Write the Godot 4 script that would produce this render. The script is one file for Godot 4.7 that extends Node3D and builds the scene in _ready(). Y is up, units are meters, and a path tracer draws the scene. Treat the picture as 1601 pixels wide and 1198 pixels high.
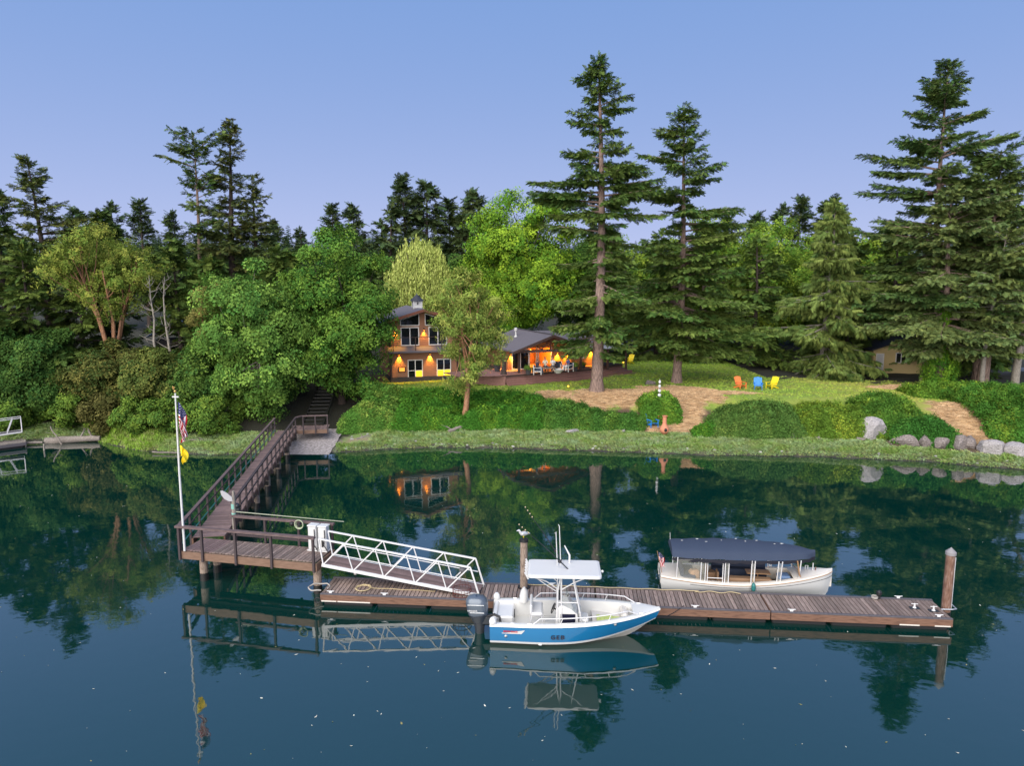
extends Node3D
# A tidal inlet at dusk: floating dock with two boats, a timber pier, a lit house on a low bluff and tall firs. Metres, y up, the water lies at y = 0.

const LAWN := 3.1
var rng := RandomNumberGenerator.new()
var M := {}
var taken := {}
var spray_mesh: ArrayMesh
var droop_mesh: ArrayMesh
var leaf_mesh: ArrayMesh
var small_leaf_mesh: ArrayMesh
var strand_mesh: ArrayMesh
var grass_mesh: ArrayMesh
var reed_mesh: ArrayMesh
var wob := FastNoiseLite.new()

func _ready():
	set_view()
	rng.seed = 7
	wob.seed = 5
	wob.frequency = 0.11
	make_materials()
	make_plants()
	build_ground()
	build_water()
	build_pier()
	build_gangway()
	build_docks()
	build_pilings()
	build_house()
	build_wing()
	build_far_buildings()
	build_trees()
	build_hedges()
	build_boulders()
	build_whaler()
	build_launch()
	build_dock_gear()
	build_flagpole()
	build_patio()
	build_lawn_things()
	build_neighbour_dock()
	build_shore_debris()
	build_ground_cover()

func set_view():
	var cam := Camera3D.new()
	cam.name = "camera"
	cam.position = Vector3(0, 12.6, 0)
	cam.rotation_degrees = Vector3(-8.15, 0, 0)
	cam.fov = 56.7
	cam.near = 0.1
	cam.far = 3000.0
	add_child(cam)
	cam.current = true
	var sky_look := ProceduralSkyMaterial.new()
	sky_look.sky_top_color = Color(0.355, 0.488, 0.684)
	sky_look.sky_horizon_color = Color(0.623, 0.648, 0.767)
	sky_look.sky_curve = 0.13
	sky_look.ground_horizon_color = Color(0.45, 0.5, 0.6)
	sky_look.ground_bottom_color = Color(0.1, 0.14, 0.16)
	var sky := Sky.new()
	sky.sky_material = sky_look
	var env := Environment.new()
	env.background_mode = Environment.BG_SKY
	env.sky = sky
	env.tonemap_mode = Environment.TONE_MAPPER_LINEAR
	env.tonemap_exposure = 1.65
	env.sdfgi_enabled = true
	env.ssao_enabled = true
	env.ssil_enabled = true
	var we := WorldEnvironment.new()
	we.name = "world"
	we.environment = env
	add_child(we)
	var sun := DirectionalLight3D.new()
	sun.name = "sun"
	sun.light_color = Color(1.0, 0.965, 0.91)
	sun.light_energy = 1.35
	sun.light_angular_distance = 85.0
	sun.sky_mode = DirectionalLight3D.SKY_MODE_LIGHT_ONLY
	sun.shadow_enabled = true
	sun.rotation_degrees = Vector3(-34, -24, 0)
	add_child(sun)

# ---------------------------------------------------------------- shapes
class Shape:
	var v := PackedVector3Array()
	var n := PackedVector3Array()
	var c := PackedColorArray()
	var t := PackedVector2Array()
	var col := Color.WHITE
	func tri(a: Vector3, b: Vector3, d: Vector3):
		var k := (b - a).cross(d - a).normalized()
		v.append(a); v.append(d); v.append(b)
		n.append(k); n.append(k); n.append(k)
		c.append(col); c.append(col); c.append(col)
	func trin(a: Vector3, b: Vector3, d: Vector3, na: Vector3, nb: Vector3, nd: Vector3):
		v.append(a); v.append(d); v.append(b)
		n.append(na); n.append(nd); n.append(nb)
		c.append(col); c.append(col); c.append(col)
	func quad(a: Vector3, b: Vector3, d: Vector3, e: Vector3):
		tri(a, b, d)
		tri(a, d, e)
	func box(m: Vector3, s: Vector3, b := Basis()):
		var x := b.x * s.x * 0.5
		var y := b.y * s.y * 0.5
		var z := b.z * s.z * 0.5
		quad(m - x - y + z, m + x - y + z, m + x + y + z, m - x + y + z)
		quad(m + x - y - z, m - x - y - z, m - x + y - z, m + x + y - z)
		quad(m + x - y + z, m + x - y - z, m + x + y - z, m + x + y + z)
		quad(m - x - y - z, m - x - y + z, m - x + y + z, m - x + y - z)
		quad(m - x + y + z, m + x + y + z, m + x + y - z, m - x + y - z)
		quad(m - x - y - z, m + x - y - z, m + x - y + z, m - x - y + z)
	func soft_box(m: Vector3, s: Vector3, e: float, b := Basis()):
		# a box with chamfered edges
		var h := s * 0.5
		var k := h - Vector3(e, e, e)
		var p := func(x, y, z): return m + b.x * x + b.y * y + b.z * z
		for g in [-1.0, 1.0]:
			var a1 = [p.call(-k.x, g * h.y, k.z), p.call(k.x, g * h.y, k.z), p.call(k.x, g * h.y, -k.z), p.call(-k.x, g * h.y, -k.z)]
			var a2 = [p.call(-k.x, -k.y, g * h.z), p.call(k.x, -k.y, g * h.z), p.call(k.x, k.y, g * h.z), p.call(-k.x, k.y, g * h.z)]
			var a3 = [p.call(g * h.x, -k.y, k.z), p.call(g * h.x, -k.y, -k.z), p.call(g * h.x, k.y, -k.z), p.call(g * h.x, k.y, k.z)]
			for a in [a1, a2, a3]:
				if g > 0: quad(a[0], a[1], a[2], a[3])
				else: quad(a[3], a[2], a[1], a[0])
			for f in [-1.0, 1.0]:
				var q = [p.call(-k.x, g * h.y, f * k.z), p.call(k.x, g * h.y, f * k.z), p.call(k.x, g * k.y, f * h.z), p.call(-k.x, g * k.y, f * h.z)]
				var r = [p.call(g * k.x, -k.y, f * h.z), p.call(g * k.x, k.y, f * h.z), p.call(g * h.x, k.y, f * k.z), p.call(g * h.x, -k.y, f * k.z)]
				var w = [p.call(g * k.x, f * h.y, -k.z), p.call(g * k.x, f * h.y, k.z), p.call(g * h.x, f * k.y, k.z), p.call(g * h.x, f * k.y, -k.z)]
				for a in [q, r, w]:
					var mid: Vector3 = (a[0] + a[2]) * 0.5
					if (a[1] - a[0]).cross(a[2] - a[0]).dot(mid - m) > 0.0: quad(a[0], a[1], a[2], a[3])
					else: quad(a[3], a[2], a[1], a[0])
			for f in [-1.0, 1.0]:
				for w in [-1.0, 1.0]:
					var a0: Vector3 = p.call(g * h.x, f * k.y, w * k.z)
					var a1b: Vector3 = p.call(g * k.x, f * h.y, w * k.z)
					var a2b: Vector3 = p.call(g * k.x, f * k.y, w * h.z)
					if (a1b - a0).cross(a2b - a0).dot(a0 - m) > 0.0: tri(a0, a1b, a2b)
					else: tri(a0, a2b, a1b)
	func bar(a: Vector3, b: Vector3, w: float, h: float):
		var z := (b - a).normalized()
		var up := Vector3.UP if absf(z.y) < 0.95 else Vector3.RIGHT
		var x := up.cross(z).normalized()
		var y := z.cross(x)
		box((a + b) * 0.5, Vector3(w, h, a.distance_to(b)), Basis(x, y, z))
	func tube(p: Array, r, sides := 8, caps := true):
		var rows := []
		var nrm := []
		var last := Vector3.ZERO
		for i in p.size():
			var d: Vector3 = (p[mini(i + 1, p.size() - 1)] - p[maxi(i - 1, 0)]).normalized()
			var x: Vector3
			if last == Vector3.ZERO:
				x = d.cross(Vector3.UP if absf(d.y) < 0.9 else Vector3.RIGHT).normalized()
			else:
				x = (last - d * last.dot(d)).normalized()
			last = x
			var y := d.cross(x)
			var row := PackedVector3Array()
			var rn := PackedVector3Array()
			var rad: float = r[i] if r is Array or r is PackedFloat32Array else r
			for k in sides + 1:
				var a := TAU * k / sides
				var o := x * cos(a) + y * sin(a)
				row.append(p[i] + o * rad)
				rn.append(o)
			rows.append(row)
			nrm.append(rn)
		for i in rows.size() - 1:
			for k in sides:
				var a: Vector3 = rows[i][k]
				var b: Vector3 = rows[i][k + 1]
				var d2: Vector3 = rows[i + 1][k + 1]
				var e: Vector3 = rows[i + 1][k]
				trin(a, b, d2, nrm[i][k], nrm[i][k + 1], nrm[i + 1][k + 1])
				trin(a, d2, e, nrm[i][k], nrm[i + 1][k + 1], nrm[i + 1][k])
		if caps:
			var q := rows.size() - 1
			for k in sides:
				tri(p[0], rows[0][k + 1], rows[0][k])
				tri(p[q], rows[q][k], rows[q][k + 1])
	func lathe(o: Vector3, prof: Array, sides := 16):
		# prof: Vector2(radius, height) from the bottom up
		for i in prof.size() - 1:
			var a: Vector2 = prof[i]
			var b: Vector2 = prof[i + 1]
			var e := b - a
			var nn := Vector2(e.y, -e.x).normalized()
			for k in sides:
				var a0 := TAU * k / sides
				var a1 := TAU * (k + 1) / sides
				var d0 := Vector3(cos(a0), 0, -sin(a0))
				var d1 := Vector3(cos(a1), 0, -sin(a1))
				var n0 := d0 * nn.x + Vector3.UP * nn.y
				var n1 := d1 * nn.x + Vector3.UP * nn.y
				var p0 := o + d0 * a.x + Vector3.UP * a.y
				var p1 := o + d1 * a.x + Vector3.UP * a.y
				var p2 := o + d1 * b.x + Vector3.UP * b.y
				var p3 := o + d0 * b.x + Vector3.UP * b.y
				if a.x > 0.0001: trin(p0, p1, p2, n0, n1, n1)
				if b.x > 0.0001: trin(p0, p2, p3, n0, n1, n0)
	func grid(rows: Array, turn := false, smooth := true):
		# rows of points; the front is to the side that (along a row) x (to the next row) points to, or the other one with turn
		var h := rows.size()
		var w: int = rows[0].size()
		var nn := []
		for i in h:
			var line := PackedVector3Array()
			for k in w:
				var du: Vector3 = rows[i][mini(k + 1, w - 1)] - rows[i][maxi(k - 1, 0)]
				var dv: Vector3 = rows[mini(i + 1, h - 1)][k] - rows[maxi(i - 1, 0)][k]
				var q := du.cross(dv).normalized()
				line.append(-q if turn else q)
			nn.append(line)
		for i in h - 1:
			for k in w - 1:
				var a: Vector3 = rows[i][k]
				var b: Vector3 = rows[i][k + 1]
				var d: Vector3 = rows[i + 1][k + 1]
				var e: Vector3 = rows[i + 1][k]
				if not smooth:
					if turn: quad(a, e, d, b)
					else: quad(a, b, d, e)
				elif turn:
					trin(a, d, b, nn[i][k], nn[i + 1][k + 1], nn[i][k + 1])
					trin(a, e, d, nn[i][k], nn[i + 1][k], nn[i + 1][k + 1])
				else:
					trin(a, b, d, nn[i][k], nn[i][k + 1], nn[i + 1][k + 1])
					trin(a, d, e, nn[i][k], nn[i + 1][k + 1], nn[i + 1][k])
	func slab(pts: Array, y0: float, y1: float):
		# an upright prism over a convex outline (x, z), counter-clockwise seen from above
		var k := pts.size()
		for i in k:
			var a: Vector2 = pts[i]
			var b: Vector2 = pts[(i + 1) % k]
			quad(Vector3(a.x, y0, a.y), Vector3(b.x, y0, b.y), Vector3(b.x, y1, b.y), Vector3(a.x, y1, a.y))
		for i in range(1, k - 1):
			var p: Vector2 = pts[0]
			var q: Vector2 = pts[i]
			var r: Vector2 = pts[i + 1]
			tri(Vector3(p.x, y1, p.y), Vector3(q.x, y1, q.y), Vector3(r.x, y1, r.y))
			tri(Vector3(p.x, y0, p.y), Vector3(r.x, y0, r.y), Vector3(q.x, y0, q.y))
	func plate(pts: Array, thick: Vector3):
		# a flat outline in space given thickness; counter-clockwise seen from the side thick points to
		var k := pts.size()
		for i in range(1, k - 1):
			tri(pts[0] + thick, pts[i] + thick, pts[i + 1] + thick)
			tri(pts[0], pts[i + 1], pts[i])
		for i in k:
			var a: Vector3 = pts[i]
			var b: Vector3 = pts[(i + 1) % k]
			quad(a, b, b + thick, a + thick)
	func ball(m: Vector3, s: Vector3, rows := 8, sides := 12, b := Basis()):
		var g := []
		for i in rows + 1:
			var line := PackedVector3Array()
			var f := PI * i / rows
			for k in sides + 1:
				var a := TAU * k / sides
				line.append(m + b * (Vector3(sin(f) * cos(a), cos(f), sin(f) * sin(a)) * s))
			g.append(line)
		for i in rows:
			for k in sides:
				var a: Vector3 = g[i][k]
				var bb: Vector3 = g[i][k + 1]
				var d: Vector3 = g[i + 1][k + 1]
				var e: Vector3 = g[i + 1][k]
				var na := (a - m).normalized()
				var nb := (bb - m).normalized()
				var nd := (d - m).normalized()
				var ne := (e - m).normalized()
				if i > 0: trin(a, bb, d, na, nb, nd)
				if i < rows - 1: trin(a, d, e, na, nd, ne)
	func mesh() -> ArrayMesh:
		var arr := []
		arr.resize(Mesh.ARRAY_MAX)
		arr[Mesh.ARRAY_VERTEX] = v
		arr[Mesh.ARRAY_NORMAL] = n
		arr[Mesh.ARRAY_COLOR] = c
		if t.size() == v.size(): arr[Mesh.ARRAY_TEX_UV] = t
		var m := ArrayMesh.new()
		m.add_surface_from_arrays(Mesh.PRIMITIVE_TRIANGLES, arr)
		return m

func part(called: String, s, m: Material, parent: Node) -> MeshInstance3D:
	var o := MeshInstance3D.new()
	o.name = called
	o.mesh = s.mesh() if s is Shape else s
	o.material_override = m
	parent.add_child(o, true)
	return o

func numbered(called: String) -> String:
	if not taken.has(called):
		taken[called] = 0
		return called
	taken[called] += 1
	return "%s_%03d" % [called, taken[called]]

func tag(o: Node, label: String, category: String, group := ""):
	o.set_meta("label", label)
	o.set_meta("category", category)
	if group: o.set_meta("group", group)

func thing(called: String, label: String, category: String, at := Vector3.ZERO, turn := 0.0, group := "") -> Node3D:
	var o := Node3D.new()
	o.name = numbered(called)
	add_child(o)
	o.position = at
	o.rotation.y = turn
	tag(o, label, category, group)
	return o

func single(called: String, s, m: Material, label: String, category: String, at := Vector3.ZERO, turn := 0.0, group := "") -> MeshInstance3D:
	var o := part(numbered(called), s, m, self)
	o.position = at
	o.rotation.y = turn
	tag(o, label, category, group)
	return o

func structure(called: String, s, m: Material) -> MeshInstance3D:
	var o := part(numbered(called), s, m, self)
	o.set_meta("kind", "structure")
	return o

func copy_of(o: Node3D, label: String, at: Vector3, turn := 0.0, grow := 1.0) -> Node3D:
	var c: Node3D = o.duplicate()
	c.name = numbered(String(o.name).rstrip("0123456789").rstrip("_"))
	add_child(c)
	c.position = at
	c.rotation.y = turn
	c.scale = Vector3.ONE * grow
	c.set_meta("label", label)
	return c

func many(called: String, mesh: Mesh, m: Material, where: Array, tint: PackedColorArray, parent: Node) -> MultiMeshInstance3D:
	var mm := MultiMesh.new()
	mm.transform_format = MultiMesh.TRANSFORM_3D
	mm.use_colors = true
	mm.mesh = mesh
	mm.instance_count = where.size()
	for i in where.size():
		mm.set_instance_transform(i, where[i])
		mm.set_instance_color(i, tint[i])
	var o := MultiMeshInstance3D.new()
	o.name = called
	o.multimesh = mm
	o.material_override = m
	parent.add_child(o, true)
	return o

func lin(r: float, g: float, b: float) -> Color:
	return Color(r, g, b).linear_to_srgb()

func rr(a: float, b: float) -> float:
	return rng.randf_range(a, b)

# ---------------------------------------------------------------- materials
func noise_tex(sd: int, freq: float, colors: Array, side := 256, octaves := 4, kind := FastNoiseLite.TYPE_SIMPLEX_SMOOTH) -> NoiseTexture2D:
	var f := FastNoiseLite.new()
	f.noise_type = kind
	f.seed = sd
	f.frequency = freq
	f.fractal_octaves = octaves
	var g := Gradient.new()
	var offs := PackedFloat32Array()
	var cols := PackedColorArray()
	for i in colors.size():
		offs.append(float(i) / (colors.size() - 1))
		cols.append(colors[i])
	g.offsets = offs
	g.colors = cols
	var t := NoiseTexture2D.new()
	t.width = side
	t.height = side
	t.seamless = true
	t.noise = f
	t.color_ramp = g
	return t

func bump_tex(sd: int, freq: float, side := 256) -> NoiseTexture2D:
	return noise_tex(sd, freq, [Color.BLACK, Color.WHITE], side)

func plain(c: Color, rough := 0.7, metal := 0.0) -> StandardMaterial3D:
	var m := StandardMaterial3D.new()
	m.albedo_color = c
	m.roughness = rough
	m.metallic = metal
	return m

func grained(tex: Texture2D, scale: Vector3, rough := 0.8, bump: Texture2D = null, relief := 0.0) -> StandardMaterial3D:
	var m := StandardMaterial3D.new()
	m.albedo_texture = tex
	m.roughness = rough
	m.uv1_triplanar = true
	m.uv1_world_triplanar = true
	m.uv1_scale = scale
	if bump:
		m.heightmap_enabled = true
		m.heightmap_texture = bump
		m.heightmap_scale = relief
	return m

func glow(c: Color, e: float) -> StandardMaterial3D:
	var m := plain(c, 0.5)
	m.emission_enabled = true
	m.emission = c
	m.emission_energy_multiplier = e
	return m

func make_materials():
	var b1 := bump_tex(3, 0.03)
	var b2 := bump_tex(4, 0.06)
	# planks lie across the dock, so the grain is stretched along z
	M.deck = []
	for i in 4:
		var k: float = [1.0, 0.74, 1.28, 0.88][i]
		M.deck.append(grained(noise_tex(10 + i, 0.02, [lin(0.12 * k, 0.086 * k, 0.074 * k), lin(0.2 * k, 0.148 * k, 0.128 * k), lin(0.25 * k, 0.195 * k, 0.172 * k)]), Vector3(2.2, 2.2, 0.35), 0.85, b1, 0.25))
	M.pier_deck = []
	for i in 3:
		var k: float = [1.0, 0.8, 1.2][i]
		M.pier_deck.append(grained(noise_tex(20 + i, 0.02, [lin(0.13 * k, 0.085 * k, 0.08 * k), lin(0.21 * k, 0.145 * k, 0.135 * k)]), Vector3(0.6, 2.0, 2.0), 0.85, b1, 0.2))
	M.fascia = grained(noise_tex(30, 0.02, [lin(0.075, 0.038, 0.026), lin(0.15, 0.078, 0.05), lin(0.19, 0.105, 0.072)]), Vector3(0.35, 2.5, 2.5), 0.8, b1, 0.2)
	M.pier_beam = grained(noise_tex(31, 0.02, [lin(0.13, 0.075, 0.05), lin(0.21, 0.13, 0.09)]), Vector3(0.4, 2.5, 2.5), 0.8, b1, 0.2)
	M.rubstrip = grained(noise_tex(32, 0.03, [lin(0.05, 0.045, 0.055), lin(0.11, 0.10, 0.11)]), Vector3(1, 3, 3), 0.8)
	M.rail = grained(noise_tex(33, 0.02, [lin(0.075, 0.05, 0.05), lin(0.15, 0.105, 0.105)]), Vector3(0.6, 2, 2), 0.8)
	M.post = plain(lin(0.045, 0.032, 0.035), 0.75)
	M.float_black = plain(lin(0.012, 0.012, 0.014), 0.7)
	M.piling = grained(noise_tex(34, 0.025, [lin(0.09, 0.06, 0.045), lin(0.25, 0.19, 0.15), lin(0.36, 0.29, 0.24)]), Vector3(3, 0.5, 3), 0.9, b2, 1.0)
	M.piling_brown = grained(noise_tex(35, 0.025, [lin(0.06, 0.03, 0.022), lin(0.17, 0.09, 0.06), lin(0.30, 0.24, 0.22)]), Vector3(3, 0.4, 3), 0.9, b2, 1.0)
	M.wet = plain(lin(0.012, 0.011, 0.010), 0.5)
	M.white = plain(lin(0.58, 0.58, 0.58), 0.35)
	M.white_metal = plain(lin(0.58, 0.58, 0.59), 0.4)
	M.gelcoat = plain(lin(0.62, 0.62, 0.61), 0.18)
	M.gelcoat.clearcoat_enabled = true
	M.gelcoat.clearcoat = 0.4
	M.gelcoat.clearcoat_roughness = 0.1
	M.cream = plain(lin(0.6, 0.56, 0.51), 0.25)
	M.hull_blue = plain(lin(0.012, 0.16, 0.36), 0.14)
	M.hull_blue.clearcoat_enabled = true
	M.hull_blue.clearcoat = 0.6
	M.hull_blue.clearcoat_roughness = 0.05
	M.hull_navy = plain(lin(0.01, 0.012, 0.03), 0.3)
	M.nonskid = grained(noise_tex(36, 0.2, [lin(0.55, 0.54, 0.5), lin(0.64, 0.63, 0.6)]), Vector3(4, 4, 4), 0.7)
	M.engine_grey = plain(lin(0.10, 0.125, 0.16), 0.25, 0.3)
	M.engine_grey.clearcoat_enabled = true
	M.engine_grey.clearcoat = 0.6
	M.engine_dark = plain(lin(0.03, 0.035, 0.042), 0.4, 0.2)
	M.silver = plain(lin(0.62, 0.64, 0.66), 0.3, 0.6)
	M.pile_cap = plain(lin(0.22, 0.21, 0.22), 0.8)
	M.chrome = plain(lin(0.75, 0.76, 0.78), 0.15, 1.0)
	M.black = plain(lin(0.012, 0.012, 0.014), 0.5)
	M.acrylic = plain(lin(0.012, 0.013, 0.03), 0.08)
	M.navy_canvas = grained(noise_tex(37, 0.08, [lin(0.020, 0.032, 0.062), lin(0.034, 0.050, 0.088)]), Vector3(1.5, 1.5, 1.5), 0.85, b1, 0.4)
	M.navy_dark = plain(lin(0.008, 0.009, 0.018), 0.85)
	M.navy_cushion = plain(lin(0.02, 0.03, 0.06), 0.9)
	M.wicker = grained(noise_tex(38, 0.2, [lin(0.16, 0.09, 0.05), lin(0.36, 0.23, 0.14)]), Vector3(3, 3, 3), 0.8)
	M.teak = grained(noise_tex(39, 0.03, [lin(0.22, 0.12, 0.06), lin(0.40, 0.24, 0.13)]), Vector3(0.6, 3, 3), 0.5)
	M.tan_cloth = plain(lin(0.42, 0.25, 0.14), 0.95)
	M.rope = grained(noise_tex(40, 0.2, [lin(0.38, 0.30, 0.16), lin(0.58, 0.48, 0.30)]), Vector3(6, 6, 6), 0.95)
	M.grey_rope = plain(lin(0.32, 0.30, 0.28), 0.95)
	M.lime = plain(lin(0.45, 0.52, 0.16), 0.8)
	M.teal = plain(lin(0.02, 0.14, 0.14), 0.35)
	M.glass = plain(Color(0.9, 0.95, 0.97, 0.1), 0.03)
	M.glass.transparency = BaseMaterial3D.TRANSPARENCY_ALPHA
	M.vinyl = plain(Color(0.92, 0.93, 0.88, 0.14), 0.08)
	M.vinyl.transparency = BaseMaterial3D.TRANSPARENCY_ALPHA
	M.dark_glass = plain(lin(0.008, 0.010, 0.012), 0.05)
	M.gold = plain(lin(0.6, 0.36, 0.12), 0.3, 0.8)
	M.red = plain(lin(0.5, 0.025, 0.02), 0.6)
	M.orange = plain(lin(0.78, 0.20, 0.05), 0.5)
	M.blue = plain(lin(0.015, 0.20, 0.62), 0.5)
	M.yellow = plain(lin(0.80, 0.62, 0.015), 0.5)
	M.terracotta = grained(noise_tex(41, 0.06, [lin(0.42, 0.16, 0.09), lin(0.58, 0.25, 0.15)]), Vector3(1.5, 1.5, 1.5), 0.9)
	M.bark = grained(noise_tex(42, 0.03, [lin(0.07, 0.05, 0.042), lin(0.26, 0.18, 0.15), lin(0.42, 0.31, 0.265)]), Vector3(1.6, 0.25, 1.6), 0.95, b2, 5.0)
	M.bark_dark = grained(noise_tex(43, 0.03, [lin(0.03, 0.022, 0.02), lin(0.10, 0.075, 0.062)]), Vector3(1.6, 0.3, 1.6), 0.95, b2, 4.0)
	M.bark_madrone = grained(noise_tex(44, 0.03, [lin(0.13, 0.06, 0.035), lin(0.32, 0.15, 0.075), lin(0.36, 0.24, 0.15)]), Vector3(1.2, 0.4, 1.2), 0.7, b2, 1.0)
	M.bark_pale = grained(noise_tex(45, 0.03, [lin(0.16, 0.14, 0.12), lin(0.36, 0.33, 0.29)]), Vector3(1.6, 0.4, 1.6), 0.9, b2, 1.0)
	M.driftwood = grained(noise_tex(46, 0.03, [lin(0.12, 0.10, 0.09), lin(0.34, 0.30, 0.26)]), Vector3(0.6, 2.5, 2.5), 0.95, b2, 2.0)
	M.leaf = plain(Color.WHITE, 0.55)
	M.leaf.vertex_color_use_as_albedo = true
	M.leaf.backlight_enabled = true
	M.leaf.backlight = Color(0.4, 0.4, 0.4)
	M.leaf.metallic_specular = 0.12
	M.needle = plain(Color.WHITE, 0.6)
	M.needle.vertex_color_use_as_albedo = true
	M.needle.backlight_enabled = true
	M.needle.backlight = Color(0.25, 0.25, 0.25)
	M.needle.metallic_specular = 0.12
	M.tinted = plain(Color.WHITE, 0.7)
	M.tinted.vertex_color_use_as_albedo = true
	M.ground = grained(noise_tex(47, 0.09, [Color(0.62, 0.62, 0.58), Color(0.9, 0.9, 0.88), Color(1, 1, 1)], 512, 5), Vector3(0.45, 0.45, 0.45), 0.95, b2, 5.0)
	M.ground.vertex_color_use_as_albedo = true
	M.rock = grained(noise_tex(48, 0.035, [lin(0.08, 0.068, 0.065), lin(0.19, 0.16, 0.15), lin(0.36, 0.32, 0.30)], 256, 5), Vector3(0.9, 0.9, 0.9), 0.9, b2, 6.0)
	M.pale_rock = grained(noise_tex(49, 0.04, [lin(0.14, 0.13, 0.135), lin(0.31, 0.29, 0.295), lin(0.52, 0.49, 0.49)], 256, 5), Vector3(0.9, 0.9, 0.9), 0.9, b2, 6.0)
	M.concrete = grained(noise_tex(50, 0.03, [lin(0.14, 0.12, 0.115), lin(0.30, 0.27, 0.265), lin(0.42, 0.38, 0.38)], 256, 5), Vector3(0.5, 0.5, 0.5), 0.95)
	M.siding = grained(noise_tex(51, 0.02, [lin(0.24, 0.11, 0.06), lin(0.38, 0.185, 0.105)]), Vector3(0.4, 3.5, 0.4), 0.75)
	M.siding_trim = plain(lin(0.05, 0.026, 0.022), 0.7)
	M.stone_base = grained(noise_tex(52, 0.06, [lin(0.025, 0.025, 0.03), lin(0.09, 0.085, 0.09)]), Vector3(1.5, 1.5, 1.5), 0.9, b2, 4.0)
	M.roof = grained(noise_tex(53, 0.08, [lin(0.10, 0.09, 0.11), lin(0.16, 0.145, 0.165)]), Vector3(0.8, 0.8, 0.8), 0.9, b2, 1.0)
	M.roof_metal = plain(lin(0.36, 0.37, 0.40), 0.45, 0.2)
	M.roof_dark = plain(lin(0.03, 0.032, 0.045), 0.6)
	M.soffit = grained(noise_tex(54, 0.03, [lin(0.10, 0.03, 0.018), lin(0.18, 0.06, 0.032)]), Vector3(0.5, 0.5, 3), 0.7)
	M.cedar = grained(noise_tex(55, 0.03, [lin(0.36, 0.17, 0.06), lin(0.52, 0.27, 0.10)]), Vector3(2.5, 0.5, 0.5), 0.6)
	M.house_deck = grained(noise_tex(56, 0.03, [lin(0.19, 0.095, 0.08), lin(0.33, 0.175, 0.15)]), Vector3(0.5, 2.5, 2.5), 0.8)
	M.lit = glow(Color(1.0, 0.78, 0.14), 0.9)
	M.lit_soft = glow(Color(1.0, 0.62, 0.22), 0.7)
	M.bulb = glow(Color(1.0, 0.66, 0.2), 4.0)
	M.window_frame = plain(lin(0.7, 0.68, 0.66), 0.5)
	M.cabin_yellow = plain(lin(0.6, 0.46, 0.22), 0.8)
	M.asphalt = plain(lin(0.10, 0.11, 0.14), 0.8)
	M.blue_roof = plain(lin(0.12, 0.2, 0.36), 0.6)
	M.sign_wood = plain(lin(0.06, 0.02, 0.015), 0.7)

# ---------------------------------------------------------------- plants: the pieces they are made of
func make_plants():
	rng.seed = 21
	# a flat bough of needles, one unit long along x
	var s := Shape.new()
	for k in 12:
		var f := 0.05 + 0.078 * k
		for side in [-1.0, 1.0]:
			var g := f + rr(-0.03, 0.03)
			var l := 0.40 * (1.08 - f) + 0.07
			var a := rr(0.75, 1.05)
			var o := Vector3(g, 0, 0)
			var e := o + Vector3(cos(a) * l, rr(-0.10, 0.02), side * sin(a) * l)
			var w := Vector3(0.5, rr(-0.3, 0.3), -side * 0.35) * 0.075
			var m := o.lerp(e, 0.55)
			s.tri(o, m + w, e)
			s.tri(o, e, m - w)
	for k in 3:
		var f := 0.3 * k
		s.tri(Vector3(f, 0.0, 0.05), Vector3(f, 0.02, -0.05), Vector3(f + 0.42, -0.02, 0))
	spray_mesh = s.mesh()
	# the same hanging down in a curtain, for cedar
	s = Shape.new()
	for k in 9:
		var f := 0.06 + 0.11 * k
		for side in [-1.0, 1.0]:
			var l := 0.30 * rr(0.7, 1.4)
			var o := Vector3(f, -0.15 * f * f, 0)
			var e := o + Vector3(0.10, -l, side * rr(0.02, 0.2))
			var w := Vector3(0.05, 0, side * rr(-0.03, 0.03))
			s.tri(o - w, o + w, e)
			s.tri(o.lerp(e, 0.3) - w * 1.4, o.lerp(e, 0.4) + w * 1.6, e + Vector3(rr(-0.05, 0.08), -0.06, 0))
	droop_mesh = s.mesh()
	leaf_mesh = leaf_clump(24, 0.46, 0.21, 0.135)
	small_leaf_mesh = leaf_clump(20, 0.29, 0.135, 0.085)
	# a hanging willow switch, one unit long downwards
	s = Shape.new()
	for k in 16:
		var f := k / 16.0
		var o := Vector3(rr(-0.02, 0.02), -f, rr(-0.02, 0.02))
		var a := rr(0, TAU)
		var e := o + Vector3(cos(a) * 0.07, -0.13, sin(a) * 0.07)
		var w := Vector3(-sin(a), 0, cos(a)) * 0.022
		s.tri(o, o.lerp(e, 0.5) + w, e)
		s.tri(o, e, o.lerp(e, 0.5) - w)
	strand_mesh = s.mesh()
	s = Shape.new()
	for k in 7:
		var a := rr(0, TAU)
		var o := Vector3(rr(-0.12, 0.12), 0, rr(-0.12, 0.12))
		var w := Vector3(cos(a), 0, sin(a)) * 0.018
		s.tri(o - w, o + w, o + Vector3(rr(-0.06, 0.06), rr(0.05, 0.12), rr(-0.06, 0.06)))
	grass_mesh = s.mesh()
	s = Shape.new()
	for k in 11:
		var a := rr(0, TAU)
		var o := Vector3(rr(-0.16, 0.16), -0.03, rr(-0.16, 0.16))
		var w := Vector3(cos(a), 0, sin(a)) * 0.03
		var m := o + Vector3(rr(-0.07, 0.07), rr(0.2, 0.3), rr(-0.07, 0.07))
		var e := m + Vector3(rr(-0.15, 0.15), rr(0.1, 0.25), rr(-0.15, 0.15))
		s.tri(o - w, o + w, m)
		s.tri(m - w * 0.8, m + w * 0.8, e)
	reed_mesh = s.mesh()

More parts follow.
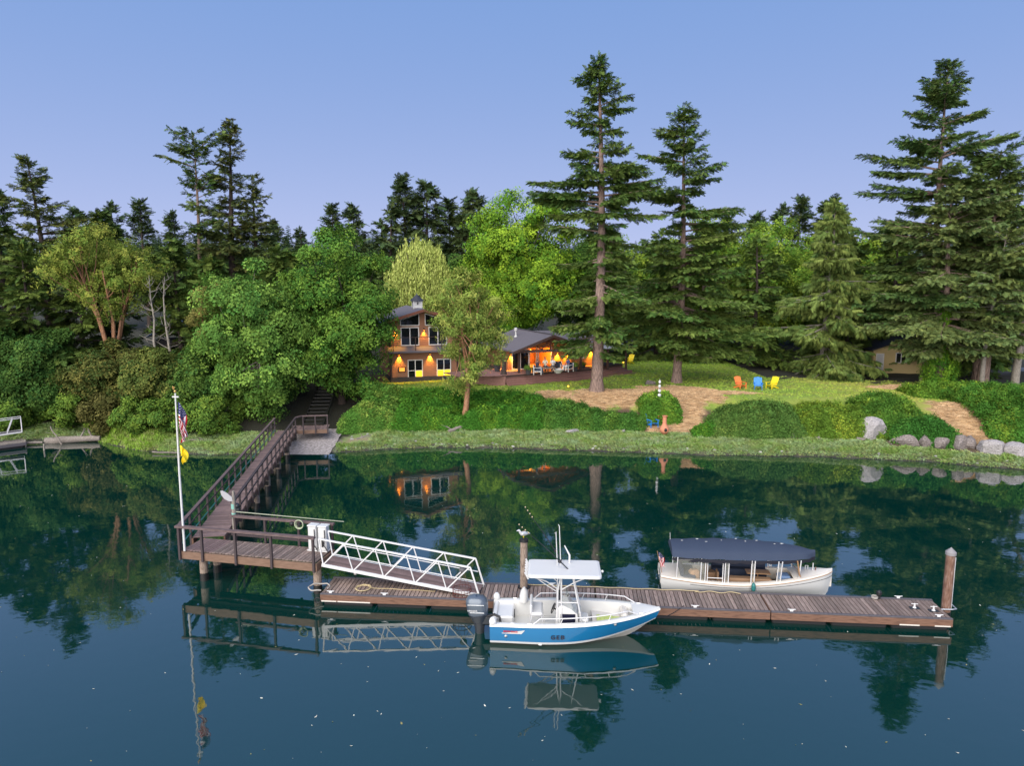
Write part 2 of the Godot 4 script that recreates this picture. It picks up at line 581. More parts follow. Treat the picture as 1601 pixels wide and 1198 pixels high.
func leaf_clump(count: int, spread: float, l: float, w: float) -> ArrayMesh:
	var s := Shape.new()
	for k in count:
		var d := Vector3(rr(-1, 1), rr(-1, 1), rr(-1, 1))
		d = d / maxf(d.length(), 1.0)
		var o := d * spread
		var a := rr(0, TAU)
		var e := Vector3(cos(a), rr(-0.7, 0.15), sin(a)).normalized()
		var side := e.cross(Vector3(rr(-0.5, 0.5), 1, rr(-0.5, 0.5))).normalized()
		var g := rr(0.7, 1.25)
		var p0 := o - e * l * 0.5 * g
		var p1 := o + e * l * 0.5 * g
		var up := side.cross(e) * 0.02
		s.tri(p0, p1, o + side * w * 0.5 * g + up)
		s.tri(p0, o - side * w * 0.5 * g + up, p1)
	return s.mesh()

func spin(up: Vector3, size: float) -> Basis:
	# y along up, turned at random
	var y := up.normalized()
	var x := y.cross(Vector3(rr(-1, 1), rr(-1, 1), rr(-1, 1)))
	while x.length() < 0.05:
		x = y.cross(Vector3(rr(-1, 1), rr(-1, 1), rr(-1, 1)))
	x = x.normalized()
	return Basis(x * size, y * size, x.cross(y) * size)

func shade_of(c: Color, c2: Color, spread := 0.3) -> Color:
	var k := 1.0 + rr(-spread, spread)
	var q := c.lerp(c2, pow(rng.randf(), 2.0))
	return Color(q.r * k, q.g * k, q.b * k)

# A conifer. o: h height, r crown radius, base share of bare trunk, trunk radius, droop, lean (x, z at the top), dense, tint and tip colours,
# prof [height share, share of r] outline, extra boughs [height share, azimuth, length], gap between tiers in metres, size of a spray
func conifer(called: String, label: String, at: Vector3, o: Dictionary, group := "") -> Node3D:
	rng.seed = o.get("seed", 1)
	var t := thing(called, label, "tree", at, 0, group)
	var h: float = o.h
	var lean: Vector2 = o.get("lean", Vector2.ZERO)
	var wig := rr(0, TAU)
	var line := func(y: float) -> Vector3:
		var f := y / h
		return Vector3(lean.x * f * f + 0.14 * sin(f * 5.0 + wig), y, lean.y * f * f + 0.14 * cos(f * 4.0 + wig))
	var tr: float = o.get("trunk", h * 0.02)
	var pts := []
	var rad := []
	for i in 15:
		var y := h * pow(i / 14.0, 1.25)
		pts.append(line.call(y) + (Vector3(0, -0.35, 0) if i == 0 else Vector3.ZERO))
		rad.append(maxf(tr * pow(1.0 - y / h, 0.85) + 0.015, 0.02) * (1.45 if i == 0 else 1.0))
	var s := Shape.new()
	s.tube(pts, rad, 12)
	part("trunk", s, o.get("bark", M.bark_dark), t)
	var limbs := Shape.new()
	var where := []
	var tint := PackedColorArray()
	var c1: Color = o.get("tint", Color(0.05, 0.10, 0.045))
	var c2: Color = o.get("tip", Color(0.14, 0.17, 0.055))
	var bf: float = o.get("base", 0.2)
	var dense: float = o.get("dense", 1.0)
	var size: float = o.get("size", 0.5)
	var droop: float = o.get("droop", 0.25)
	var prof: Array = o.get("prof", [[bf, 0.45], [bf + 0.08, 0.85], [bf + 0.2, 1.0], [0.6, 0.82], [0.8, 0.5], [0.92, 0.25], [1.0, 0.04]])
	var width := func(f: float) -> float:
		for i in prof.size() - 1:
			if f <= prof[i + 1][0]:
				return lerpf(prof[i][1], prof[i + 1][1], clampf((f - prof[i][0]) / (prof[i + 1][0] - prof[i][0]), 0, 1))
		return 0.03
	var gap: float = o.get("gap", 0.95)
	var rag: float = o.get("rag", 0.6)
	var boughs := []
	var y := h * bf
	while y < h * 0.99:
		var f := y / h
		var w: float = width.call(f)
		var lop := rr(0, TAU)
		w *= lerpf(1.0, rr(0.6, 1.15), rag)
		for k in rng.randi_range(6, 9) if w * o.r > 0.8 else 5:
			var az := rr(0, TAU)
			var l: float = o.r * w * (1.0 - rag * pow(rng.randf(), 1.5)) * (1.0 + 0.45 * cos(az - lop))
			boughs.append([y + rr(-0.5, 0.5) * gap, az, l, f])
		y += gap * rr(0.65, 1.35) * lerpf(1.0, 0.5, smoothstep(0.6, 1.0, f))
	for e in o.get("extra", []):
		for k in 2: boughs.append([h * e[0] + rr(-0.3, 0.3), e[1] + rr(-0.12, 0.12), e[2] * rr(0.85, 1.0), e[0]])
	for b in boughs:
		var l: float = maxf(b[2], 0.2)
		var f: float = clampf(b[3], 0, 1)
		var el: float = lerpf(-0.22, 0.62, pow(f, 1.6)) + rr(-0.16, 0.16) - droop * 0.3
		var out := Vector3(cos(b[1]), 0, -sin(b[1]))
		var lat := Vector3(out.z, 0, -out.x)
		var p0: Vector3 = line.call(b[0])
		var p1 := p0 + (out * cos(el) + Vector3.UP * sin(el)) * l * 0.6
		var p2 := p1 + (out + Vector3.UP * (tan(el) * 0.4 + 0.22 - droop * 0.5) + lat * rr(-0.2, 0.2)).normalized() * l * 0.42
		var own := c1.lerp(c2, 0.55 * pow(rng.randf(), 1.6))
		limbs.tube([p0, p1, p2], [0.014 + 0.014 * l, 0.01 + 0.008 * l, 0.008], 4, false)
		var cnt := int(l * 3.4 * sqrt(dense) / size * 0.62) + 3
		for j in cnt:
			var g := lerpf(0.14, 1.0, (j + rng.randf()) / cnt)
			var q0 := p0.lerp(p1, g)
			var q1 := p1.lerp(p2, g)
			var p := q0.lerp(q1, g)
			var along := (q1 - q0).normalized()
			var reach := (0.12 + 0.34 * l * (1.05 - g)) * smoothstep(0.0, 0.35, g)
			for side in [-1.0, 1.0]:
				var twig := maxi(1, int(reach * 2.2 * sqrt(dense) / size * 0.62 + rng.randf()))
				for m in twig:
					var u := (m + rng.randf()) / twig
					var q: Vector3 = p + (along * 0.55 + lat * side * 0.85).normalized() * reach * u + Vector3.DOWN * (droop * 0.8 * reach * u * u + rr(-0.08, 0.1))
					var dir: Vector3 = (along * rr(0.4, 1.1) + lat * side * rr(0.0, 1.0) + Vector3.UP * rr(-0.6 - droop, 0.38)).normalized()
					var up := (Vector3.UP + Vector3(rr(-0.7, 0.7), 0, rr(-0.7, 0.7))).normalized()
					var z: Vector3 = dir.cross(up).normalized()
					var k := size * rr(0.75, 1.35)
					where.append(Transform3D(Basis(dir * k, z.cross(dir) * k, z * k), q))
					tint.append(shade_of(own, c2, 0.42).lerp(own, 0.3))
	# the leader
	for k in 16:
		var yy := h * lerpf(0.955, 1.0, k / 15.0)
		var dir := Vector3(rr(-1, 1), rr(0.5, 1.6), rr(-1, 1)).normalized()
		var z := dir.cross(Vector3(rr(-1, 1), 0.2, rr(-1, 1))).normalized()
		var m := 0.8 * size
		where.append(Transform3D(Basis(dir * m, z.cross(dir) * m, z * m), line.call(yy)))
		tint.append(shade_of(c1, c2, 0.3))
	part("boughs", limbs, o.get("bark", M.bark_dark), t)
	many("crown", o.get("mesh", spray_mesh), M.needle, where, tint, t).set_meta("kind", "stuff")
	return t

# A broadleaf tree. o: h to the crown's middle, rx, ry, rz radii, n leaf clumps, lobes, tint and tip, trunk radius, bark, small leaves
func broadleaf(called: String, label: String, at: Vector3, o: Dictionary, group := "", category := "tree") -> Node3D:
	rng.seed = o.get("seed", 1)
	var t := thing(called, label, category, at, 0, group)
	var mid := Vector3(o.get("dx", 0.0), o.h, o.get("dz", 0.0))
	var rad := Vector3(o.rx, o.ry, o.get("rz", o.rx))
	var lobes: int = o.get("lobes", 26)
	var wood := Shape.new()
	var tr: float = o.get("trunk", 0.25)
	var fork: Vector3 = mid * o.get("fork", 0.55)
	var stem := [Vector3(0, -0.3, 0), fork * 0.35 + Vector3(rr(-0.2, 0.2), 0, rr(-0.2, 0.2)), fork * 0.7 + Vector3(rr(-0.2, 0.2), 0, 0), fork]
	wood.tube(stem, [tr * 1.25, tr * 0.95, tr * 0.85, tr * 0.75], 9)
	if o.get("twin", false):
		wood.tube([Vector3(0.1, -0.3, 0), fork * 0.4 + Vector3(0.5, 0, 0.1), fork * 0.8 + Vector3(1.3, 0, 0.2), mid + Vector3(rad.x * 0.5, 0, 0)], [tr * 1.0, tr * 0.8, tr * 0.6, tr * 0.3], 8)
	var limbs := []
	for k in 6:
		var az := TAU * k / 6.0 + rr(-0.4, 0.4)
		var e := mid + Vector3(cos(az) * rad.x * rr(0.35, 0.6), rad.y * rr(-0.25, 0.45), sin(az) * rad.z * rr(0.35, 0.6))
		var a := fork.lerp(e, 0.45) + Vector3(rr(-0.3, 0.3), rr(0.0, 0.5), rr(-0.3, 0.3))
		limbs.append([fork, a, e])
		wood.tube([fork - Vector3(0, 0.4, 0), a, e], [tr * 0.55, tr * 0.4, tr * 0.2], 6, false)
	var where := []
	var tint := PackedColorArray()
	var c1: Color = o.tint
	var c2: Color = o.tip
	var n: int = o.get("n", 2200)
	var open: float = o.get("open", 0.0)
	var size: float = o.get("size", 1.0)
	var each := int(float(n) / lobes)
	for i in lobes:
		var f := (i + 0.5) / lobes
		var yy: float = 1.0 - 2.0 * f * (1.0 - o.get("cut", 0.0))
		var ring := sqrt(maxf(0.0, 1.0 - yy * yy))
		var az := 2.39996 * i + rr(-0.5, 0.5)
		var d := Vector3(ring * cos(az), yy + rr(-0.15, 0.15), ring * sin(az))
		var inner := rr(0.5, 1.0)
		if i % 4 == 0: inner = rr(0.1, 0.45)
		var lc := mid + d * rad * inner
		var lr: float = minf(rad.x, rad.y) * lerpf(0.14, 0.42, pow(rng.randf(), 1.3)) * o.get("lobe", 1.0)
		var warm := clampf(rr(-0.25, 0.55), 0.0, 1.0)
		# a branch leaves the nearest limb part of the way along it
		var near: Array = limbs[0]
		for l in limbs:
			if (l[2] as Vector3).distance_to(lc) < (near[2] as Vector3).distance_to(lc): near = l
		var from: Vector3 = (near[1] as Vector3).lerp(near[2], rr(0.0, 0.75))
		wood.tube([from, from.lerp(lc, 0.5) + Vector3(rr(-0.25, 0.25), rr(-0.35, 0.1), rr(-0.25, 0.25)), lc], [tr * 0.22, tr * 0.14, 0.02], 5, false)
		for k in each:
			var q := Vector3(rng.randfn(), rng.randfn(), rng.randfn()).normalized()
			var out := (q + d * 0.5 + Vector3.UP * 0.25).normalized()
			var p: Vector3 = lc + q * lr * Vector3(1.3, 0.72, 1.3) * pow(rng.randf(), 0.42)
			if open > 0.0 and wob.get_noise_3dv((p + at) * 7.0) < open - 0.35: continue
			where.append(Transform3D(spin(out + Vector3(rr(-0.4, 0.4), 0, rr(-0.4, 0.4)), size * rr(0.75, 1.3)), p))
			var c := shade_of(c1, c2, 0.28)
			tint.append(c.lerp(c2, warm * 0.5))
	part("trunk", wood, o.get("bark", M.bark_dark), t)
	many("crown", small_leaf_mesh if o.get("small", false) else leaf_mesh, M.leaf, where, tint, t).set_meta("kind", "stuff")
	return t

func willow(label: String, at: Vector3, h: float, r: float):
	rng.seed = 91
	var t := thing("willow_tree", label, "tree", at)
	var wood := Shape.new()
	wood.tube([Vector3(0, -0.3, 0), Vector3(0.1, h * 0.3, 0), Vector3(0, h * 0.6, 0)], [0.5, 0.4, 0.3], 9)
	var where := []
	var tint := PackedColorArray()
	for i in 30:
		var az := 2.4 * i
		var e := Vector3(cos(az) * r * 0.7 * sqrt(i / 30.0), h * rr(0.84, 0.96), sin(az) * r * 0.7 * sqrt(i / 30.0))
		wood.tube([Vector3(0, h * 0.55, 0), e * 0.8 + Vector3(0, h * 0.1, 0), e], [0.16, 0.09, 0.04], 5, false)
		for k in 130:
			var q := Vector3(rng.randfn(), 0, rng.randfn()) * r * 0.2
			var p: Vector3 = e + q
			var f := Vector2(p.x, p.z).length() / r
			if f > 1.1: continue
			p.y = h * (1.0 - 0.34 * f * f) + rr(-1.6, 0.5) + 0.8 * sin(az * 3.0) + 2.2 * wob.get_noise_2d(p.x * 4.0, p.z * 4.0)
			var l := rr(1.4, 4.4)
			where.append(Transform3D(Basis(Vector3.UP, rr(0, TAU)).scaled(Vector3(2.4, l, 2.4)), p))
			tint.append(shade_of(Color(0.31, 0.38, 0.09), Color(0.5, 0.54, 0.16), 0.25))
	part("trunk", wood, M.bark_dark, t)
	many("crown", strand_mesh, M.leaf, where, tint, t).set_meta("kind", "stuff")

func snag(called: String, label: String, at: Vector3, h: float, sd: int, m: Material):
	rng.seed = sd
	var s := Shape.new()
	var pts := [Vector3(0, -0.3, 0)]
	for i in 6: pts.append(Vector3(rr(-0.2, 0.2), h * (i + 1) / 6.0, rr(-0.2, 0.2)))
	s.tube(pts, [0.16, 0.14, 0.12, 0.10, 0.07, 0.05, 0.02], 7)
	var tw := Shape.new()
	for k in 16:
		var f := rr(0.35, 0.97)
		var i := int(f * 6.0)
		var p: Vector3 = (pts[i] as Vector3).lerp(pts[mini(i + 1, 6)], f * 6.0 - i)
		var a := rr(0, TAU)
		var l := rr(0.5, 1.7) * (1.2 - f * 0.7)
		var e := p + Vector3(cos(a) * l, l * rr(0.3, 1.0), sin(a) * l)
		tw.tube([p, p.lerp(e, 0.5) + Vector3(0, -0.08, 0), e], [0.04, 0.026, 0.01], 4, false)
		var e2 := p.lerp(e, 0.6) + Vector3(rr(-0.6, 0.6), rr(0.2, 0.7), rr(-0.6, 0.6))
		tw.tube([p.lerp(e, 0.6), e2], [0.02, 0.008], 4, false)
	var t := thing(called, label, "dead tree", at)
	part("trunk", s, m, t)
	part("branches", tw, m, t)

# ---------------------------------------------------------------- ground and water
const SHORE := [[-400.0, -60.0], [-60.0, -57.0], [-40.4, -54.8], [-38.0, -55.7], [-33.1, -55.3], [-28.1, -52.1], [-22.0, -50.7], [-17.1, -51.3], [-12.9, -51.5], [-8.8, -52.7], [-4.9, -53.1], [4.8, -52.1], [14.0, -50.7], [23.1, -50.1], [29.3, -48.8], [34.5, -46.6], [48.0, -43.0], [70.0, -40.0], [400.0, -30.0]]

func shore(x: float) -> float:
	for i in SHORE.size() - 1:
		if x <= SHORE[i + 1][0]:
			return lerpf(SHORE[i][1], SHORE[i + 1][1], clampf((x - SHORE[i][0]) / (SHORE[i + 1][0] - SHORE[i][0]), 0, 1)) + 0.35 * wob.get_noise_2d(x * 3.0, 4.0)
	return -30.0

func ground_at(x: float, z: float) -> float:
	var s := shore(x) - z
	if s < 0.0: return maxf(-2.0, s * 0.16) - 0.01
	var w := lerpf(3.2, 2.2, smoothstep(12.0, 24.0, x))
	var e := 9.0
	var gully := smoothstep(-19.5, -17.0, x) * (1.0 - smoothstep(-13.5, -11.5, x))
	w = lerpf(w, 4.0, gully)
	e = lerpf(e, 17.0, gully)
	var y := 0.75 * pow(clampf(s / w, 0, 1), 0.8)
	y += (LAWN - 0.75) * smoothstep(0.0, 1.0, clampf((s - w) / (e - w), 0, 1))
	y += 0.008 * clampf(s - 12.0, 0, 40)
	var left := smoothstep(-14.0, -24.0, x)
	y += left * 0.07 * clampf(s - 8.0, 0, 60)
	y += 0.03 * clampf(s - 45.0, 0, 400)
	y += 0.10 * wob.get_noise_2d(x * 2.0, z * 2.0) * clampf(s - 0.5, 0, 1)
	# ridges far behind
	y += 9.0 * smoothstep(150.0, 330.0, s) * (0.8 + 0.5 * wob.get_noise_2d(x * 0.12, 9.0))
	return y

func steps(list: Array) -> PackedFloat32Array:
	var out := PackedFloat32Array()
	for seg in list:
		var k: float = seg[0]
		while k < seg[1] - 0.001:
			out.append(k)
			k += seg[2]
	out.append(list[-1][1])
	return out

func cover_at(x: float, z: float) -> int:
	# 0 seabed mud, 1 marsh, 2 bank soil, 3 lawn, 4 straw mulch, 5 forest floor, 6 concrete gully
	var s := shore(x) - z
	var k := wob.get_noise_2d(x * 5.0, z * 5.0)
	if s < 0.25: return 0
	if x < -12.6 + k and s > 2.6: return 5
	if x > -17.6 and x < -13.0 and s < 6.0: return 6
	if x > 27.5 and s > 1.5 + k and s < 3.6: return 2
	if s < lerpf(3.4, 2.3, smoothstep(12.0, 24.0, x)) + k * 0.5: return 1
	# straw under the firs and down the path between the hedges
	var d1 := Vector2((x - 9.0) / 4.0, (z + 60.2) / 2.2).length()
	var d2 := Vector2((x - 14.0) / 4.0, (z + 60.5) / 3.4).length()
	var d3 := Vector2((x - 13.2) / 2.4, (z + 56.5) / 5.0).length()
	var d4 := Vector2((x - 17.5) / 3.6, (z + 60.2) / 0.9).length()
	var d5 := Vector2((x - 3.6) / 1.8, (z + 60.6) / 0.8).length()
	var d6 := Vector2((x - 33.8) / 1.9, (z + 51.5) / 4.2).length()
	var d7 := Vector2((x - 35.5) / 3.4, (z + 63.2) / 1.6).length()
	if minf(minf(minf(d1, d2), minf(d3, d4)), minf(minf(d5, d6), d7)) < 1.0 + k * 0.3: return 4
	if s < (8.0 if x < 3.0 else 6.3): return 2
	if s > 42.0 + 6.0 * k or x > 47.0 or (x > 25.0 and s > 20.0 + 3.0 * k): return 5
	return 3

func build_ground():
	var xs := steps([[-900.0, -100.0, 50.0], [-100.0, -48.0, 4.0], [-48.0, 50.0, 0.45], [50.0, 100.0, 5.0], [100.0, 900.0, 50.0]])
	var zs := steps([[-900.0, -140.0, 20.0], [-140.0, -82.0, 2.5], [-82.0, -44.0, 0.45], [-44.0, -20.0, 3.0], [-20.0, 200.0, 55.0]])
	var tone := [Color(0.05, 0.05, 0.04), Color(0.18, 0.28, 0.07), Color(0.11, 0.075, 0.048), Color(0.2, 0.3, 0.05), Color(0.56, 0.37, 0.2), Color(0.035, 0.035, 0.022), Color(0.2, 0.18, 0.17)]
	var w := xs.size()
	var v := PackedVector3Array()
	var n := PackedVector3Array()
	var c := PackedColorArray()
	var ix := PackedInt32Array()
	for z in zs:
		for x in xs:
			v.append(Vector3(x, ground_at(x, z), z))
			var e := 0.3
			n.append(Vector3(ground_at(x - e, z) - ground_at(x + e, z), 2.0 * e, ground_at(x, z - e) - ground_at(x, z + e)).normalized())
			var k := cover_at(x, z)
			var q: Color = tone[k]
			if k == 3:
				# dry and lush patches of lawn
				var dry := clampf(0.5 + wob.get_noise_2d(x * 2.2 + 50.0, z * 3.0) * 1.3, 0, 1)
				dry = clampf(dry * 0.55 + 0.5 * smoothstep(22.0, 34.0, x), 0, 1) * smoothstep(-90.0, -68.0, z)
				q = Color(0.20, 0.32, 0.045).lerp(Color(0.42, 0.38, 0.095), dry * 0.75)
			elif k == 4:
				q = q.lerp(Color(0.40, 0.27, 0.16), clampf(0.5 + wob.get_noise_2d(x * 14.0, z * 14.0), 0, 1) * 0.7)
			elif k == 1 and shore(x) - z < 0.9 + 0.8 * wob.get_noise_2d(x * 5.0, 3.0):
				q = Color(0.13, 0.125, 0.085)
			elif k == 1 and absf(shore(x) - z - 1.7 - 0.9 * wob.get_noise_2d(x * 3.0, 8.0)) < 0.28:
				q = Color(0.3, 0.25, 0.16)
			elif k == 1:
				q = q.lerp(Color(0.32, 0.29, 0.2), clampf(0.3 + 1.8 * wob.get_noise_2d(x * 6.0, z * 14.0), 0, 1) * 0.7)
			c.append(q)
	for i in zs.size() - 1:
		for k in w - 1:
			var a := i * w + k
			# rows run towards the camera
			ix.append_array([a, a + 1, a + w + 1, a, a + w + 1, a + w])
	var arr := []
	arr.resize(Mesh.ARRAY_MAX)
	arr[Mesh.ARRAY_VERTEX] = v
	arr[Mesh.ARRAY_NORMAL] = n
	arr[Mesh.ARRAY_COLOR] = c
	arr[Mesh.ARRAY_INDEX] = ix
	var m := ArrayMesh.new()
	m.add_surface_from_arrays(Mesh.PRIMITIVE_TRIANGLES, arr)
	structure("ground", m, M.ground)
	# concrete boat ramp at the foot of the gully
	var rows := []
	for i in 14:
		var z := -50.6 - i * 0.42
		var row := PackedVector3Array()
		for k in 9:
			var x := lerpf(-17.2, -13.4, k / 8.0) + 0.12 * wob.get_noise_2d(k * 9.0, i * 9.0)
			row.append(Vector3(x, ground_at(x, z) + 0.10 + 0.03 * wob.get_noise_2d(x * 9.0, z * 9.0), z))
		rows.append(row)
	var s := Shape.new()
	s.grid(rows)
	structure("boat_ramp", s, M.concrete)
	# drive behind the cabin
	s = Shape.new()
	rows = []
	for i in 8:
		var x := 44.0 + i * 2.0
		rows.append(PackedVector3Array([Vector3(x, ground_at(x, -70.0 - i * 0.4) + 0.03, -70.0 - i * 0.4), Vector3(x, ground_at(x, -74.5 - i * 0.4) + 0.03, -74.5 - i * 0.4)]))
	s.grid(rows, true)
	structure("drive", s, M.asphalt)

func build_water():
	var s := Shape.new()
	var rows := []
	for z in [-70.0, -30.0, 10.0, 200.0]:
		rows.append(PackedVector3Array([Vector3(-900, 0, z), Vector3(0, 0, z), Vector3(900, 0, z)]))
	s.grid(rows, true)
	var m := plain(lin(0.001, 0.024, 0.020), 0.02)
	m.metallic_specular = 0.7
	var f := FastNoiseLite.new()
	f.seed = 77
	f.frequency = 0.012
	f.fractal_octaves = 3
	var t := NoiseTexture2D.new()
	t.width = 512
	t.height = 512
	t.seamless = true
	t.as_normal_map = true
	t.bump_strength = 3.0
	t.noise = f
	m.clearcoat_enabled = true
	m.clearcoat = 0.75
	m.clearcoat_roughness = 0.02
	m.normal_enabled = true
	m.normal_texture = t
	m.normal_scale = 0.09
	m.uv1_triplanar = true
	m.uv1_world_triplanar = true
	m.uv1_scale = Vector3(0.11, 0.11, 0.16)
	structure("water", s, m)

# ---------------------------------------------------------------- pier, gangway, docks
func plank(l: float, w: float, h: float) -> ArrayMesh:
	var s := Shape.new()
	s.soft_box(Vector3.ZERO, Vector3(l, h, w), 0.008)
	return s.mesh()

func put(called: String, mesh: Mesh, m: Material, parent: Node, at: Vector3, turn := 0.0) -> MeshInstance3D:
	var o := part(called, mesh, m, parent)
	o.position = at
	o.rotation.y = turn
	return o

func build_pier():
	rng.seed = 301
	var t := thing("pier", "long brown timber pier with railings running from the grassy shore to a corner platform", "pier", Vector3(-13.9, 0, -28.6))
	var o := t.position
	# corner platform, local x along its front
	var pt := -0.221
	var pb := Basis(Vector3.UP, pt)
	var P := func(x, y, z) -> Vector3: return pb * Vector3(x, y, z)
	var bm := plank(0.135, 1.42, 0.04)
	for i in 40:
		put("plank", bm, M.pier_deck[rng.randi() % 3] if i < 9 else M.deck[rng.randi() % 4], t, P.call(0.1 + i * 0.153, 1.38 + rr(-0.004, 0.004), -0.75), pt)
	# the pier itself, local -z along it
	var lt := 0.1587
	var lb := Basis(Vector3.UP, lt)
	var Q := func(x, y, z) -> Vector3: return lb * Vector3(x, y, z)
	var lm := plank(1.36, 0.145, 0.04)
	for i in 148:
		put("plank", lm, M.pier_deck[rng.randi() % 3], t, Q.call(0.7, 1.372 + rr(-0.004, 0.004), -1.62 - i * 0.155), lt)
	var s := Shape.new()
	s.box(P.call(3.08, 1.2, 0.02), Vector3(6.3, 0.32, 0.06), pb)
	s.box(P.call(3.08, 1.2, -1.52), Vector3(6.3, 0.32, 0.06), pb)
	s.box(P.call(6.2, 1.2, -0.75), Vector3(0.06, 0.32, 1.46), pb)
	s.box(P.call(-0.05, 1.2, -0.75), Vector3(0.06, 0.32, 1.46), pb)
	part("fascia", s, M.pier_beam, t)
	s = Shape.new()
	for x in [0.03, 1.37]:
		s.box(Q.call(x, 1.2, -13.2), Vector3(0.07, 0.28, 23.4), lb)
	part("stringers", s, M.fascia, t)
	for z in [-0.4, -1.2]:
		s = Shape.new()
		s.box(P.call(3.08, 1.0, z), Vector3(6.0, 0.18, 0.12), pb)
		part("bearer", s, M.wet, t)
	for k in 6:
		s = Shape.new()
		s.box(Q.call(0.7, 0.95, -3.4 - 4.0 * k), Vector3(1.7, 0.2, 0.16), lb)
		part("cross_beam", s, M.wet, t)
	var pm := Shape.new()
	pm.box(Vector3(0, 0.62, 0), Vector3(0.09, 1.42, 0.09))
	var post := pm.mesh()
	for x in [-0.02, 1.06, 2.62, 4.25, 6.12]: put("railing_post", post, M.post, t, P.call(x, 1.1, 0.09), pt)
	for x in [1.5, 2.95, 4.55, 6.1]: put("railing_post", post, M.post, t, P.call(x, 1.1, -1.6), pt)
	for k in 17: put("railing_post", post, M.post, t, Q.call(-0.05, 1.1, -0.1 - k * 1.48), lt)
	for k in 15: put("railing_post", post, M.post, t, Q.call(1.45, 1.1, -3.0 - k * 1.48), lt)
	var rl := func(a: Vector3, b: Vector3, w: float, h: float, m: Material, called: String):
		var q := Shape.new()
		q.bar(a, b, w, h)
		part(called, q, m, t)
	rl.call(P.call(-0.14, 2.46, 0.09), P.call(6.2, 2.46, 0.09), 0.17, 0.09, M.rail, "top_rail")
	rl.call(P.call(1.3, 2.46, -1.6), P.call(6.2, 2.46, -1.6), 0.17, 0.09, M.rail, "top_rail")
	rl.call(Q.call(-0.05, 2.46, 0.0), Q.call(-0.05, 2.46, -23.9), 0.15, 0.08, M.rail, "top_rail")
	rl.call(Q.call(1.45, 2.46, -2.9), Q.call(1.45, 2.46, -23.9), 0.13, 0.08, M.post, "top_rail")
	for h in [1.85]:
		rl.call(Q.call(1.45, h, -2.9), Q.call(1.45, h, -23.9), 0.05, 0.07, M.post, "mid_rail")
	rl.call(Q.call(-0.05, 1.58, -0.1), Q.call(-0.05, 1.58, -23.9), 0.04, 0.05, M.teal, "mid_rail")
	rl.call(Q.call(-0.05, 2.0, -0.1), Q.call(-0.05, 2.0, -23.9), 0.04, 0.06, M.post, "mid_rail")
	rl.call(P.call(1.3, 1.62, -1.6), P.call(6.2, 1.62, -1.6), 0.05, 0.08, M.post, "mid_rail")
	# landing at the shore end and its rail turning right
	var ll := plank(0.145, 1.6, 0.04)
	for i in 18: put("plank", ll, M.pier_deck[rng.randi() % 3], t, Q.call(1.0 + i * 0.155, 1.385, -25.4), lt)
	rl.call(Q.call(1.45, 2.46, -23.9), Q.call(1.8, 2.46, -24.5), 0.13, 0.08, M.rail, "top_rail")
	rl.call(Q.call(1.8, 2.46, -24.5), Q.call(3.75, 2.46, -24.5), 0.13, 0.08, M.rail, "top_rail")
	for x in [1.9, 2.8, 3.7]: put("railing_post", post, M.post, t, Q.call(x, 1.1, -24.5), lt)
	s = Shape.new()
	s.box(Q.call(2.3, 1.2, -24.58), Vector3(2.9, 0.28, 0.06), lb)
	part("fascia", s, M.pier_beam, t)
	# round piles under it
	for a in [P.call(0.75, 0, -0.35), P.call(6.05, 0, -0.3), P.call(0.75, 0, -1.25), Q.call(0.35, 0, -9.7), Q.call(0.35, 0, -13.1), Q.call(0.35, 0, -17.1), Q.call(0.35, 0, -21.0), Q.call(1.2, 0, -9.7), Q.call(1.2, 0, -13.1), Q.call(1.2, 0, -17.1), Q.call(1.2, 0, -21.0), Q.call(0.7, 0, -5.6)]:
		pile(a, -1.6, 1.12, 0.17, M.piling, t)
	# stair going up into the trees behind the landing
	var st := thing("shore_stair", "dark timber stair climbing under the trees behind the pier landing", "stair", Vector3(-16.2, 0, -54.4), 0.12)
	var tm := plank(1.5, 0.34, 0.05)
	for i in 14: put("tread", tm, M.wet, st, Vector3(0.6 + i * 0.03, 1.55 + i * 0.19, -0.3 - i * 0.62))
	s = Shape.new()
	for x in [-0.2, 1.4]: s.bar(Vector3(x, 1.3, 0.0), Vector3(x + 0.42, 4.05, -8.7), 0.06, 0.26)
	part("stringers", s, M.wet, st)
	s = Shape.new()
	s.soft_box(Vector3(1.0, 4.3, -9.6), Vector3(1.7, 0.08, 1.5), 0.01)
	part("landing", s, M.pier_deck[0], st)
	s = Shape.new()
	for x in [0.3, 1.7]: s.box(Vector3(x, 2.9, -9.9), Vector3(0.12, 2.75, 0.12))
	part("legs", s, M.fascia, st)

func pile(at: Vector3, y0: float, y1: float, r: float, m: Material, parent: Node) -> MeshInstance3D:
	var s := Shape.new()
	s.tube([Vector3(0, 0.25, 0), Vector3(0, (y1 + 0.25) * 0.5, 0), Vector3(0, y1, 0)], [r, r * 0.98, r * 0.95], 14)
	var o := put("pile", s.mesh(), m, parent, at)
	var w := Shape.new()
	w.tube([Vector3(0, y0, 0), Vector3(0, 0.1, 0), Vector3(0, 0.34, 0)], [r * 1.08, r * 1.06, r * 1.005], 14)
	part("wet_foot", w, M.wet, o)
	return o

